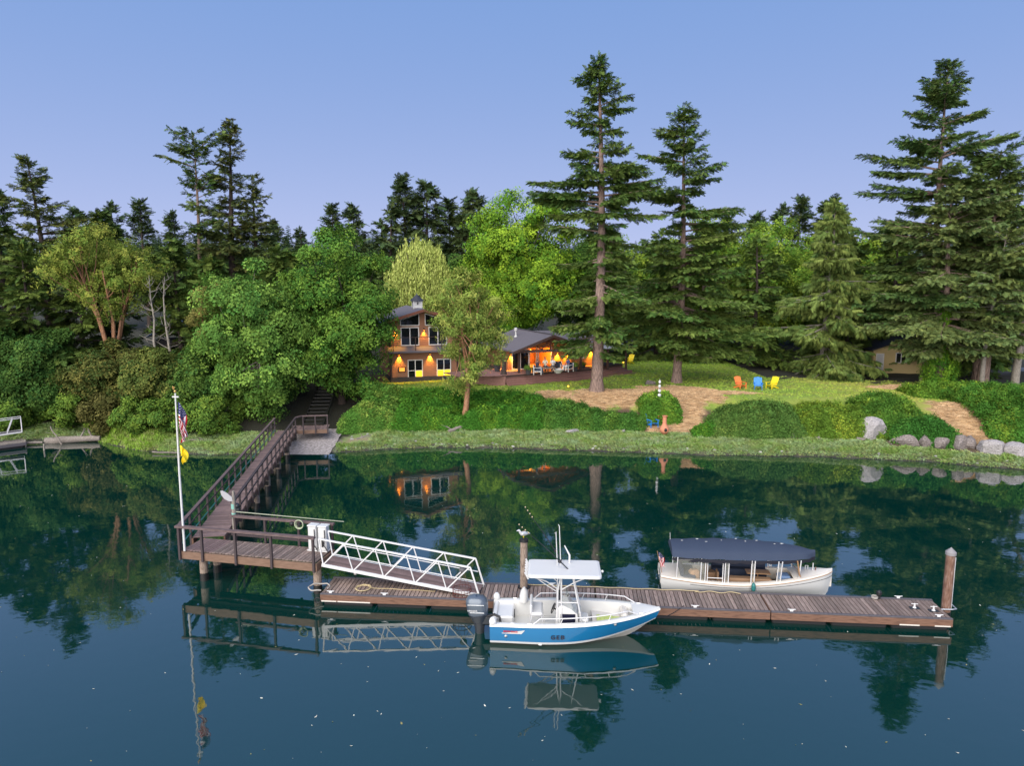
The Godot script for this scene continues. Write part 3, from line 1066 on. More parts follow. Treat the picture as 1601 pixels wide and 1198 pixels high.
func build_gangway():
	var t := thing("gangway", "white aluminium truss gangway sloping from the pier platform down to the floating dock", "gangway", Vector3(-7.5, 1.36, -27.65))
	var e := Vector3(6.3, -0.76, 1.15)
	var ax := e.normalized()
	var side := Vector3.UP.cross(ax).normalized() * -1.0   # away from the camera
	var up := ax.cross(side).normalized()
	if up.y < 0: up = -up
	if side.z > 0: side = -side
	var l := e.length()
	var P := func(x, y, z) -> Vector3: return ax * x + up * y + side * z
	for z in [-0.45, 0.45]:
		var called := "side_truss"
		var s := Shape.new()
		s.bar(P.call(-0.05, -0.05, z), P.call(l, -0.05, z), 0.06, 0.12)
		s.bar(P.call(-0.28, 1.02, z), P.call(l - 0.45, 1.02, z), 0.055, 0.06)
		s.bar(P.call(0.35, 0.5, z), P.call(l - 0.3, 0.5, z), 0.025, 0.03)
		s.bar(P.call(-0.28, 1.02, z), P.call(0.0, 0.0, z), 0.045, 0.045)
		for k in 5:
			var x := l * k / 5.0
			s.bar(P.call(x + 0.03, 0, z), P.call(x + l / 5.0 * 0.62, 1.02, z), 0.045, 0.045)
			s.bar(P.call(x + l / 5.0 * 0.64, 1.02, z), P.call(x + l / 5.0 - 0.03, 0, z), 0.04, 0.04)
		s.bar(P.call(l - 0.45, 1.02, z), P.call(l, 0.0, z), 0.05, 0.05)
		part(called, s, M.white_metal, t)
	var b := Basis(ax, up, -side)
	rng.seed = 5
	for k in 5:
		var s := Shape.new()
		s.box(P.call(l * 0.5, 0.0, -0.33 + k * 0.165), Vector3(l - 0.05, 0.035, 0.155), b)
		part("tread_board", s, M.pier_deck[k % 3], t)
	var s2 := Shape.new()
	for k in 6: s2.bar(P.call(0.1 + (l - 0.2) * k / 5.0, -0.06, -0.45), P.call(0.1 + (l - 0.2) * k / 5.0, -0.06, 0.45), 0.05, 0.06)
	part("cross_members", s2, M.white_metal, t)
	s2 = Shape.new()
	s2.tube([P.call(l - 0.1, -0.1, -0.4), P.call(l - 0.1, -0.1, 0.4)], 0.06, 8)
	part("roller", s2, M.black, t)

const DOCK_TURN := -0.0897
func dock_pt(x: float, y: float, z: float) -> Vector3:
	return Vector3(-7.5, 0, -26.38) + Basis(Vector3.UP, DOCK_TURN) * Vector3(x, y, z)

func build_docks():
	rng.seed = 402
	var spans := [[0.0, 10.70, "longest brown plank section of the floating dock, under the foot of the gangway"], [10.74, 17.12, "middle plank section of the floating dock, between the two moored boats"], [17.16, 23.55, "end section of the floating dock, beside the pile with a pointed cap"]]
	var bm := plank(0.138, 1.36, 0.04)
	for sp in spans:
		var l: float = sp[1] - sp[0]
		var t := thing("floating_dock", sp[2], "dock", dock_pt(sp[0], 0, 0), DOCK_TURN, "sections of the floating dock")
		var n := int((l - 0.04) / 0.1575)
		var pitch := (l - 0.02) / n
		for i in n:
			put("plank", bm, M.deck[rng.randi() % 4], t, Vector3(0.01 + pitch * (i + 0.5), 0.48 + rr(-0.004, 0.004), -0.75 + rr(-0.005, 0.005)), rr(-0.003, 0.003))
		var s := Shape.new()
		s.soft_box(Vector3(l * 0.5, 0.325, 0.035), Vector3(l, 0.27, 0.07), 0.012)
		part("fascia", s, M.fascia, t)
		s = Shape.new()
		s.soft_box(Vector3(l * 0.5, 0.325, -1.535), Vector3(l, 0.27, 0.07), 0.012)
		part("fascia", s, M.fascia, t)
		for x in [0.035, l - 0.035]:
			s = Shape.new()
			s.soft_box(Vector3(x, 0.32, -0.75), Vector3(0.07, 0.26, 1.49), 0.012)
			part("end_board", s, M.fascia, t)
		for z in [0.01, -1.5]:
			s = Shape.new()
			s.soft_box(Vector3(l * 0.5, 0.487, z), Vector3(l, 0.055 if z > -1 else 0.09, 0.11), 0.012)
			part("edge_strip", s, M.rubstrip, t)
		if sp[0] < 1.0 or sp[1] > 20.0:
			s = Shape.new()
			for q in ([[0.35, 0.6], [1.35, 1.3]] if sp[0] < 1.0 else [[l - 0.35, 0.55], [l - 1.5, 0.7]]):
				s.box(Vector3(q[0], 0.215, 0.072), Vector3(q[1], 0.045, 0.006))
			part("bare_wood_scuff", s, M.cream, t)
		var k := int(l / 2.0)
		for i in k:
			s = Shape.new()
			s.soft_box(Vector3(l * (i + 0.5) / k, 0.03, -0.75), Vector3(l / k - 0.18, 0.32, 1.3), 0.04)
			part("float", s, M.float_black, t)

func build_pilings():
	var a := thing("mooring_pile", "round pale timber pile standing through the dock behind the blue boat", "pile", Vector3(0.47, 0, -26.9))
	pile(Vector3.ZERO, -1.6, 2.42, 0.155, M.piling, a)
	var s := Shape.new()
	s.lathe(Vector3.ZERO, [Vector2(0.0, 2.42), Vector2(0.175, 2.42), Vector2(0.175, 2.52), Vector2(0.0, 2.58)], 14)
	part("cap", s, M.black, a)
	s = Shape.new()
	s.lathe(Vector3.ZERO, [Vector2(0.157, 0.49), Vector2(0.24, 0.49), Vector2(0.24, 0.54), Vector2(0.157, 0.54)], 14)
	part("collar", s, M.black, a)
	var b := thing("mooring_pile", "brown timber pile with a grey pointed cap at the end of the dock", "pile", Vector3(16.28, 0, -25.2))
	pile(Vector3.ZERO, -1.6, 2.55, 0.165, M.piling_brown, b)
	s = Shape.new()
	s.lathe(Vector3.ZERO, [Vector2(0.0, 2.55), Vector2(0.185, 2.55), Vector2(0.185, 2.66), Vector2(0.0, 2.84)], 14)
	part("cap", s, M.pile_cap, b)
	s = Shape.new()
	s.tube([Vector3(0.1, 0.5, 0.22), Vector3(0.28, 0.5, 0.18), Vector3(0.3, 0.52, -0.1), Vector3(0.1, 0.52, -0.25)], 0.025, 6)
	s.tube([Vector3(-0.3, 0.5, 0.2), Vector3(0.1, 0.5, 0.22)], 0.025, 6)
	part("mooring_hoop", s, M.silver, b)
	s = Shape.new()
	s.tube([Vector3(0.17, 0.45, 0.02), Vector3(0.17, 2.45, 0.02)], 0.028, 6)
	part("conduit", s, M.white_metal, b)
	# gull on the pale pile
	bird(Vector3(0.45, 2.58, -26.9))

func bird(at: Vector3):
	var t := thing("gull", "white gull perched on top of the pale pile behind the blue boat", "bird", at, 0.3)
	var s := Shape.new()
	# one lofted body from tail to beak
	var spine := [Vector3(0.26, 0.13, 0), Vector3(0.16, 0.15, 0), Vector3(0.04, 0.155, 0), Vector3(-0.08, 0.17, 0), Vector3(-0.14, 0.23, 0), Vector3(-0.16, 0.29, 0), Vector3(-0.19, 0.315, 0), Vector3(-0.225, 0.31, 0), Vector3(-0.29, 0.295, 0)]
	s.tube(spine, [0.012, 0.05, 0.085, 0.085, 0.05, 0.042, 0.047, 0.025, 0.006], 10)
	part("body", s, M.white, t)
	s = Shape.new()
	for z in [-1.0, 1.0]:
		s.tube([Vector3(-0.05, 0.19, z * 0.075), Vector3(0.1, 0.185, z * 0.082), Vector3(0.27, 0.15, z * 0.03)], [0.04, 0.05, 0.008], 6)
	part("wings", s, M.silver, t)
	s = Shape.new()
	for z in [-0.03, 0.03]: s.tube([Vector3(0.0, 0.0, z), Vector3(0.0, 0.1, z)], 0.009, 5)
	part("legs", s, M.yellow, t)

# ---------------------------------------------------------------- the blue centre-console boat (local x from the stern to the bow)
func hull_b(f: float) -> float: return 1.13 * (1.0 - pow(clampf((f - 0.34) / 0.67, 0, 1), 2.5)) * lerpf(0.94, 1.0, smoothstep(0.0, 0.3, f))
func hull_g(f: float) -> float: return 0.80 + 0.26 * f * f
func hull_chine(f: float) -> float: return 0.10 + 0.58 * pow(clampf((f - 0.45) / 0.55, 0, 1), 2.0)
func hull_sole(f: float) -> float: return maxf(0.28, hull_chine(f) + 0.10)
func hull_in(f: float) -> float: return maxf(0.01, minf(hull_b(f) - 0.28, hull_b(f) * lerpf(0.87, 0.45, smoothstep(0.3, 1.0, f)) - 0.03))

func build_whaler():
	var t := thing("centre_console_boat", "blue and white centre console fishing boat tied along the near side of the dock", "boat", Vector3(-0.72, 0, -24.22), -0.05)
	var L := 6.0
	var cuts := 26
	var side := []
	for z in [1.0, -1.0]:
		var navy := []
		var blue := []
		var boot := []
		var under := []
		for i in cuts + 1:
			var f := float(i) / cuts
			var b := hull_b(f)
			var g := hull_g(f)
			var rise := pow(clampf((f - 0.45) / 0.55, 0, 1), 2.0)
			var ch := 0.10 + 0.58 * rise            # chine height
			var cb := b * lerpf(0.87, 0.45, smoothstep(0.3, 1.0, f))
			var ky := lerpf(-0.32, ch - 0.03, pow(clampf((f - 0.5) / 0.5, 0, 1), 1.7))
			var x := f * L
			var rake := 0.0
			var G := Vector3(x, g, z * b)
			var C := Vector3(x - 0.16 * rise, ch, z * cb)
			var K := Vector3(x - 0.3 * rise, ky, 0)
			var q := func(k: float) -> Vector3:
				var p := G.lerp(C, k)
				p.z += z * 0.03 * sin(k * PI)
				return p
			navy.append(PackedVector3Array([q.call(0.0), q.call(0.07)]))
			blue.append(PackedVector3Array([q.call(0.07), q.call(0.3), q.call(0.6), q.call(0.88)]))
			boot.append(PackedVector3Array([q.call(0.88), C]))
			under.append(PackedVector3Array([C, C.lerp(K, 0.5), K]))
		side.append([navy, blue, boot, under])
	var names := ["rub_rail", "hull", "boot_stripe", "bottom"]
	var mats := [M.hull_navy, M.hull_blue, M.white, M.cream]
	for k in 4:
		var s := Shape.new()
		s.grid(side[0][k], false)
		s.grid(side[1][k], true)
		if k == 1:
			var a: PackedVector3Array = side[0][1][0]
			var b: PackedVector3Array = side[1][1][0]
			for j in 3: s.quad(b[j], b[j + 1], a[j + 1], a[j])
		if k == 3:
			var a: PackedVector3Array = side[0][3][0]
			var b: PackedVector3Array = side[1][3][0]
			s.quad(b[0], b[1], a[1], a[0])
			s.tri(b[1], b[2], a[1])
		part(names[k], s, mats[k], t)
	# gunwale cap, liner, cockpit sole
	var cap := Shape.new()
	var liner := Shape.new()
	for z in [1.0, -1.0]:
		var top := []
		var wall := []
		for i in cuts + 1:
			var f := float(i) / cuts
			var b := hull_b(f)
			var g := hull_g(f)
			var w := minf(0.22, b * 0.85)
			var x := f * L
			top.append(PackedVector3Array([Vector3(x, g - 0.03, z * (b + 0.035)), Vector3(x, g + 0.02, z * (b + 0.02)), Vector3(x, g + 0.035, z * (b - w * 0.5)), Vector3(x, g + 0.02, z * (b - w))]))
			if f < 0.86: wall.append(PackedVector3Array([Vector3(x, g + 0.02, z * (b - w)), Vector3(x, lerpf(g, hull_sole(f), 0.5), z * lerpf(b - w, hull_in(f), 0.35)), Vector3(x, hull_sole(f), z * hull_in(f))]))
		cap.grid(top, z > 0)
		liner.grid(wall, z > 0)
	part("gunwale", cap, M.gelcoat, t)
	part("liner", liner, M.gelcoat, t)
	var s := Shape.new()
	var sole := []
	for i in 23:
		var f := i / 26.0
		var b := hull_in(f) + 0.01
		sole.append(PackedVector3Array([Vector3(f * L, hull_sole(f), b), Vector3(f * L, hull_sole(f), -b)]))
	s.grid(sole, true)
	part("cockpit_sole", s, M.nonskid, t)
	# foredeck
	s = Shape.new()
	var fd := []
	for i in 8:
		var f := lerpf(0.835, 0.995, i / 7.0)
		var b := maxf(hull_b(f) - 0.02, 0.01)
		var g := hull_g(f) + 0.04
		fd.append(PackedVector3Array([Vector3(f * L, g, b), Vector3(f * L, g + 0.03, 0), Vector3(f * L, g, -b)]))
	s.grid(fd, true)
	var e0: PackedVector3Array = fd[0]
	var fy := hull_sole(0.835)
	var fz := hull_in(0.835)
	s.quad(Vector3(e0[0].x, fy, fz), e0[0], e0[1], Vector3(e0[0].x, fy, 0))
	s.quad(Vector3(e0[0].x, fy, 0), e0[1], e0[2], Vector3(e0[0].x, fy, -fz))
	part("foredeck", s, M.gelcoat, t)
	# bow bench cushion
	s = Shape.new()
	var bc := []
	for i in 9:
		var f := lerpf(0.60, 0.80, i / 8.0)
		var b := maxf(minf(hull_b(f) - 0.26, hull_in(f) + 0.12), 0.06)
		bc.append(PackedVector3Array([Vector3(f * L, 0.56, b), Vector3(f * L, 0.62, b * 0.6), Vector3(f * L, 0.62, -b * 0.6), Vector3(f * L, 0.56, -b)]))
	s.grid(bc, true)
	s.quad(Vector3(3.6, 0.28, -0.75), Vector3(3.6, 0.28, 0.75), Vector3(3.6, 0.56, 0.75), Vector3(3.6, 0.56, -0.75))
	part("bow_seat", s, M.cream, t)
	s = Shape.new()
	s.soft_box(Vector3(4.74, 0.80, -0.12), Vector3(0.26, 0.26, 0.85), 0.08)
	part("bow_bolster", s, M.cream, t)
	# transom bench and corner caps
	s = Shape.new()
	s.soft_box(Vector3(0.42, 0.50, -0.35), Vector3(0.72, 0.46, 1.2), 0.05)
	part("stern_bench", s, M.gelcoat, t)
	s = Shape.new()
	s.soft_box(Vector3(0.12, 0.66, 0.0), Vector3(0.16, 0.30, 1.9), 0.03)
	part("transom", s, M.gelcoat, t)
	s = Shape.new()
	for z in [0.98, -0.98]: s.ball(Vector3(0.1, 0.88, z), Vector3(0.13, 0.2, 0.12), 7, 10)
	part("corner_caps", s, M.gelcoat, t)
	s = Shape.new()
	s.soft_box(Vector3(0.86, 0.42, 0.55), Vector3(0.05, 0.2, 0.14), 0.01)
	s.soft_box(Vector3(0.8, 0.62, -0.25), Vector3(0.03, 0.34, 0.03), 0.01)
	part("hatch_latch", s, M.black, t)
	s = Shape.new()
	s.tube([Vector3(-0.15, 0.72, 0.25), Vector3(0.1, 0.86, 0.35), Vector3(0.3, 0.82, 0.45), Vector3(0.34, 0.6, 0.5)], 0.045, 8)
	part("rigging_hose", s, M.black, t)
	# leaning post
	s = Shape.new()
	s.soft_box(Vector3(1.62, 0.98, 0.1), Vector3(0.42, 0.14, 0.95), 0.05)
	s.soft_box(Vector3(1.42, 1.17, 0.1), Vector3(0.10, 0.34, 0.95), 0.04)
	var lp := part("leaning_seat", s, M.white, t)
	s = Shape.new()
	for z in [-0.32, 0.52]:
		for x in [1.44, 1.8]: s.tube([Vector3(x, 0.9, z), Vector3(x + (0.09 if x > 1.6 else -0.09), 0.28, z)], 0.022, 6)
		s.tube([Vector3(1.36, 0.5, z), Vector3(1.88, 0.5, z)], 0.02, 6)
	part("seat_legs", s, M.white_metal, lp)
	s = Shape.new()
	s.tube([Vector3(1.12, 0.8, -0.85), Vector3(1.12, 1.02, -0.85), Vector3(1.14, 1.25, -0.85), Vector3(1.13, 1.36, -0.85)], [0.15, 0.17, 0.13, 0.04], 9)
	part("covered_winch", s, M.white, t)
	# console
	s = Shape.new()
	var prof := [Vector2(2.28, 0.28), Vector2(3.12, 0.28), Vector2(3.05, 0.95), Vector2(2.86, 1.12), Vector2(2.5, 1.3), Vector2(2.3, 1.15)]
	for i in prof.size():
		var a: Vector2 = prof[i]
		var b: Vector2 = prof[(i + 1) % prof.size()]
		s.quad(Vector3(a.x, a.y, 0.42), Vector3(a.x, a.y, -0.42), Vector3(b.x, b.y, -0.42), Vector3(b.x, b.y, 0.42))
	for i in range(1, prof.size() - 1):
		for z in [0.42, -0.42]:
			var p := Vector3(prof[0].x, prof[0].y, z)
			var q := Vector3(prof[i].x, prof[i].y, z)
			var r := Vector3(prof[i + 1].x, prof[i + 1].y, z)
			if z > 0: s.tri(p, q, r)
			else: s.tri(p, r, q)
	var con := part("console", s, M.gelcoat, t)
	s = Shape.new()
	s.soft_box(Vector3(2.72, 0.68, 0.43), Vector3(0.52, 0.58, 0.03), 0.01)
	part("console_door", s, M.acrylic, con)
	s = Shape.new()
	s.quad(Vector3(2.5, 1.3, 0.36), Vector3(2.9, 1.12, 0.36), Vector3(2.66, 1.62, 0.32), Vector3(2.52, 1.62, 0.32))
	s.quad(Vector3(2.9, 1.12, 0.36), Vector3(2.9, 1.12, -0.36), Vector3(2.66, 1.62, -0.32), Vector3(2.66, 1.62, 0.32))
	s.quad(Vector3(2.9, 1.12, -0.36), Vector3(2.5, 1.3, -0.36), Vector3(2.52, 1.62, -0.32), Vector3(2.66, 1.62, -0.32))
	part("windscreen", s, M.vinyl, con)
	s = Shape.new()
	s.soft_box(Vector3(2.42, 1.42, -0.12), Vector3(0.06, 0.26, 0.34), 0.02)
	part("chart_screen", s, M.acrylic, con)
	s = Shape.new()
	var ring := []
	for k in 17: ring.append(Vector3(2.2 + 0.07 * sin(TAU * k / 16.0), 1.02 + 0.17 * sin(TAU * k / 16.0), 0.1 + 0.18 * cos(TAU * k / 16.0)))
	s.tube(ring, 0.018, 6, false)
	for k in [1, 6, 11]: s.tube([ring[k], Vector3(2.2, 1.02, 0.1)], 0.013, 5)
	s.tube([Vector3(2.2, 1.02, 0.1), Vector3(2.32, 0.98, 0.1)], 0.03, 6)
	part("steering_wheel", s, M.black, con)
	s = Shape.new()
	s.soft_box(Vector3(3.28, 0.5, 0.02), Vector3(0.36, 0.44, 0.6), 0.05)
	s.soft_box(Vector3(3.14, 0.86, 0.02), Vector3(0.09, 0.3, 0.56), 0.03)
	part("console_seat", s, M.gelcoat, t)
	# hard top on its pipe frame
	var top := Shape.new()
	var out := []
	var cor := [Vector2(1.3, -0.76), Vector2(3.86, -0.76), Vector2(3.86, 0.76), Vector2(1.3, 0.76)]
	for k in 4:
		var c: Vector2 = cor[k]
		var m := Vector2(2.58, 0)
		var inn := c - Vector2(signf(c.x - m.x), signf(c.y)) * 0.13
		for j in 5:
			var a := PI * (1.0 + 0.5 * k) + PI * 0.5 * j / 4.0
			out.append(inn + Vector2(cos(a), sin(a)) * 0.13)
	out.reverse()
	var lower := []
	for q in out: lower.append(Vector2(lerpf(2.58, q.x, 0.985), q.y * 0.97))
	top.slab(out, 2.42, 2.49)
	var crown := []
	for q in out: crown.append(Vector2(lerpf(2.58, q.x, 0.94), q.y * 0.9))
	for k in out.size():
		var a: Vector2 = out[k]
		var b: Vector2 = out[(k + 1) % out.size()]
		var c: Vector2 = crown[(k + 1) % out.size()]
		var d: Vector2 = crown[k]
		top.quad(Vector3(a.x, 2.49, a.y), Vector3(b.x, 2.49, b.y), Vector3(c.x, 2.515, c.y), Vector3(d.x, 2.515, d.y))
	for k in range(1, crown.size() - 1):
		top.tri(Vector3(crown[0].x, 2.515, crown[0].y), Vector3(crown[k].x, 2.515, crown[k].y), Vector3(crown[k + 1].x, 2.515, crown[k + 1].y))
	var tt := part("hard_top", top, M.white, t)
	for k in 6:
		s = Shape.new()
		var z := -0.6 + k * 0.24
		s.tube([Vector3(1.32, 2.32, z), Vector3(1.2, 2.56, z)], 0.032, 7)
		part("rod_holder", s, M.white_metal, tt)
	s = Shape.new()
	for z in [-0.42, 0.42]:
		var w: float = signf(z)
		s.tube([Vector3(2.36, 0.3, z), Vector3(2.34, 1.4, z * 1.02), Vector3(2.36, 1.9, z * 1.1), Vector3(2.45, 2.42, z * 1.3)], 0.026, 7)
		s.tube([Vector3(2.52, 0.3, z), Vector3(2.48, 1.5, z * 1.02), Vector3(2.48, 2.42, z * 1.2)], 0.024, 7)
		s.tube([Vector3(3.3, 0.3, z), Vector3(3.02, 1.6, z * 1.05), Vector3(2.86, 2.42, z * 1.2)], 0.026, 7)
		s.tube([Vector3(2.36, 1.9, z * 1.1), Vector3(1.95, 2.22, z * 1.3), Vector3(1.5, 2.4, z * 1.5)], 0.022, 6)
		s.tube([Vector3(2.36, 1.78, z * 1.08), Vector3(1.9, 2.12, z * 1.3), Vector3(1.6, 2.4, z * 1.6)], 0.018, 6)
		s.tube([Vector3(2.5, 1.9, z * 1.1), Vector3(2.95, 2.2, z * 1.25), Vector3(3.3, 2.4, z * 1.5)], 0.022, 6)
		s.tube([Vector3(2.34, 1.4, z * 1.02), Vector3(3.06, 1.4, z * 1.04)], 0.02, 6)
	part("top_frame", s, M.white_metal, t)
	for a in [[2.34, -0.2, 2.1], [2.46, -0.3, 2.4]]:
		s = Shape.new()
		s.tube([Vector3(a[0], 2.5, a[1]), Vector3(a[0] - 0.06, 2.5 + a[2] * 0.6, a[1]), Vector3(a[0] - 0.1, 2.5 + a[2] - 0.9, a[1])], [0.022, 0.017, 0.012], 6)
		part("antenna", s, M.white, t)
	s = Shape.new()
	s.tube([Vector3(2.78, 2.5, -0.45), Vector3(2.78, 2.8, -0.45), Vector3(2.6, 3.1, -0.6)], [0.04, 0.035, 0.02], 7)
	part("light_mast", s, M.white, t)
	s = Shape.new()
	s.ball(Vector3(3.92, 2.46, 0.15), Vector3(0.05, 0.05, 0.05), 6, 8)
	part("navigation_light", s, M.white, t)
	# two fishing rods leaning aft out of the hard top
	for a in [[Vector3(2.72, 2.5, 0.12), Vector3(0.95, 4.05, 0.0), 31], [Vector3(2.5, 2.55, -0.55), Vector3(1.15, 4.45, -0.75), 32]]:
		var p0: Vector3 = a[0]
		var p1: Vector3 = a[1]
		var rod := thing("fishing_rod", "black fishing rod leaning aft over the boat's white top, %s" % ("the lower of the two" if a[2] == 31 else "the higher of the two"), "fishing rod", t.transform * p0, -0.05, "fishing rods on the hard top")
		s = Shape.new()
		s.tube([Vector3.ZERO, (p1 - p0) * 0.5 + Vector3(0, 0.06, 0), p1 - p0], [0.022, 0.014, 0.006], 6)
		part("blank", s, M.black, rod)
		s = Shape.new()
		s.tube([(p1 - p0) * 0.02, (p1 - p0) * 0.16 + Vector3(0, 0.03, 0)], 0.024, 7)
		part("grip", s, M.engine_dark, rod)
		s = Shape.new()
		s.ball((p1 - p0) * 0.2 + Vector3(0.05, -0.02, 0.03), Vector3(0.07, 0.07, 0.06), 6, 9)
		part("reel", s, M.black, rod)
		for k in 4:
			s = Shape.new()
			s.ball((p1 - p0) * (0.80 + 0.062 * k) + Vector3(0, 0.05, 0), Vector3(0.026, 0.026, 0.026), 5, 7)
			part("guide", s, M.rope, rod)
	# hand rails round the bow
	for z in [1.0, -1.0]:
		s = Shape.new()
		var rp := []
		rp.append(Vector3(1.5, hull_g(0.25) + 0.03, z * (hull_b(0.25) - 0.1)))
		for i in 11:
			var f := lerpf(0.29, 0.80, i / 10.0)
			rp.append(Vector3(f * L, hull_g(f) + 0.24, z * (hull_b(f) - 0.10)))
		rp.append(Vector3(0.86 * L, hull_g(0.86) + 0.05, z * (hull_b(0.86) - 0.08)))
		s.tube(rp, 0.02, 7)
		for f in [0.42, 0.56, 0.70]:
			s.tube([Vector3(f * L, hull_g(f) + 0.24, z * (hull_b(f) - 0.10)), Vector3(f * L - 0.08, hull_g(f) + 0.02, z * (hull_b(f) - 0.08))], 0.016, 6)
		part("bow_rail", s, M.white_metal, t)
	for a in [[0.13, 1], [0.23, 1], [0.43, 1], [0.88, 1], [0.88, -1], [0.13, -1]]:
		var f: float = a[0]
		s = Shape.new()
		s.soft_box(Vector3(f * L, hull_g(f) + 0.055, a[1] * (hull_b(f) - 0.09)), Vector3(0.15, 0.025, 0.03), 0.006)
		s.soft_box(Vector3(f * L, hull_g(f) + 0.035, a[1] * (hull_b(f) - 0.09)), Vector3(0.06, 0.035, 0.03), 0.006)
		part("cleat", s, M.chrome, t)
	# outboard
	s = Shape.new()
	var cowl := []
	for i in 13:
		var f := i / 12.0
		var y := 0.70 + 0.74 * f
		var rx := 0.40 * (0.88 + 0.12 * sin(f * PI * 0.8)) * sqrt(maxf(0.0, 1.0 - pow(clampf((f - 0.55) / 0.45, 0, 1), 2.6)))
		var rz := 0.30 * (0.9 + 0.1 * sin(f * PI * 0.8)) * sqrt(maxf(0.0, 1.0 - pow(clampf((f - 0.55) / 0.45, 0, 1), 2.6)))
		var row := PackedVector3Array()
		for k in 25:
			var a := TAU * k / 24.0
			var cx := signf(cos(a)) * pow(absf(cos(a)), 0.75)
			var cz := signf(sin(a)) * pow(absf(sin(a)), 0.75)
			row.append(Vector3(-0.5 - 0.08 * f + cx * rx, y, cz * rz))
		cowl.append(row)
	s.grid(cowl, true)
	var eng := part("outboard_motor", s, M.engine_grey, t)
	s = Shape.new()
	s.tube([Vector3(-0.48, 0.44, 0), Vector3(-0.48, 0.58, 0), Vector3(-0.5, 0.72, 0)], [0.24, 0.29, 0.36], 16)
	part("lower_pan", s, M.engine_dark, eng)
	s = Shape.new()
	s.tube([Vector3(-0.45, -0.5, 0), Vector3(-0.45, 0.1, 0), Vector3(-0.46, 0.5, 0)], [0.14, 0.17, 0.23], 14)
	s.soft_box(Vector3(-0.18, 0.5, 0), Vector3(0.4, 0.3, 0.34), 0.04)
	part("midsection", s, M.engine_dark, eng)
	s = Shape.new()
	s.soft_box(Vector3(-0.62, 1.285, 0.215), Vector3(0.34, 0.035, 0.03), 0.01)
	part("air_slot", s, M.black, eng)
	s = Shape.new()
	s.soft_box(Vector3(-0.52, 0.86, 0.293), Vector3(0.52, 0.03, 0.02), 0.005)
	s.soft_box(Vector3(-0.56, 1.15, 0.298), Vector3(0.6, 0.025, 0.02), 0.005)
	part("trim_line", s, M.silver, eng)
	letters("YAMAHA", 0.085, Vector3(-0.68, 0.945, 0.318), 0.0, M.white, eng)
	# name and numbers on the hull side
	var hz := func(f: float, y: float) -> float:
		var g := hull_g(f)
		var b := hull_b(f)
		var k := clampf((g - y) / (g - 0.10), 0, 1)
		return lerpf(b, b * lerpf(0.87, 0.45, smoothstep(0.3, 1.0, f)), k) + 0.03 * sin(k * PI) + 0.008
	letters("GEB", 0.2, Vector3(2.35, 0.42, hz.call(0.42, 0.45) + 0.022), -atan((hz.call(0.46, 0.45) - hz.call(0.36, 0.45)) / 0.6), M.hull_navy, t, 0.16, 1.3)
	letters("BOSTON WHALER", 0.085, Vector3(0.72, 0.60, hz.call(0.12, 0.6) + 0.012), -atan((hz.call(0.17, 0.6) - hz.call(0.07, 0.6)) / 0.6), M.red, t, 0.2, 0.7)
	s = Shape.new()
	s.plate([Vector3(0.42, 0.515, hz.call(0.1, 0.52)), Vector3(1.10, 0.515, hz.call(0.17, 0.52)), Vector3(1.22, 0.66, hz.call(0.2, 0.66)), Vector3(1.16, 0.66, hz.call(0.2, 0.66)), Vector3(1.06, 0.54, hz.call(0.17, 0.54)), Vector3(0.42, 0.54, hz.call(0.1, 0.54))], Vector3(0, 0, 0.006))
	part("name_flash", s, M.white, t)
	for a in [[0.56, 0.40], [4.35, 0.82]]:
		s = Shape.new()
		s.ball(Vector3(a[0], a[1], hz.call(a[0] / L, a[1])), Vector3(0.055, 0.055, 0.012), 6, 12)
		part("hull_fitting", s, M.white, t)
	s = Shape.new()
	s.soft_box(Vector3(1.75, 0.09, 0.98), Vector3(0.12, 0.06, 0.06), 0.02)
	part("drain_scupper", s, M.white, t)
	# loose towel in the bow
	s = Shape.new()
	var tw := []
	rng.seed = 44
	for i in 12:
		var row := PackedVector3Array()
		for k in 5: row.append(Vector3(3.75 + i * 0.085, 0.665 + 0.05 * absf(sin(i * 1.3 + k)) , 0.10 + 0.14 * (k - 2) * (1.0 - i * 0.05) + 0.05 * sin(i * 0.9)))
		tw.append(row)
	s.grid(tw, true)
	for i in 11: s.quad(tw[i][0], tw[i + 1][0], tw[i + 1][4], tw[i][4])
	single("beach_towel", s, M.lime, "lime green towel lying in the bow of the blue boat", "towel", t.position, -0.05)

func letters(text: String, size: float, at: Vector3, turn: float, m: Material, parent: Node, deep := 0.1, stretch := 1.0):
	var f := SystemFont.new()
	f.font_names = PackedStringArray(["Droid Sans"])
	f.font_weight = 700
	var tm := TextMesh.new()
	tm.text = text
	tm.font = f
	tm.font_size = 64
	tm.pixel_size = size / 64.0
	tm.depth = 0.012
	tm.horizontal_alignment = HORIZONTAL_ALIGNMENT_CENTER
	var o := part("lettering", tm, m, parent)
	o.position = at
	o.rotation.y = turn
	o.scale = Vector3(stretch, 1, 1)

# ---------------------------------------------------------------- the covered launch behind the dock (local x from the stern to the bow)
func l_b(f: float) -> float: return 1.0 * pow(sin(PI * clampf(0.17 + 0.83 * f, 0, 1)), 0.62) * (1.0 if f < 0.5 else 1.0) * (1.0 - 0.02 * f) if f < 0.995 else 0.02
func l_g(f: float) -> float: return 0.66 + 0.12 * pow(1.0 - f, 3.0) + 0.42 * pow(clampf((f - 0.35) / 0.65, 0, 1), 1.8)

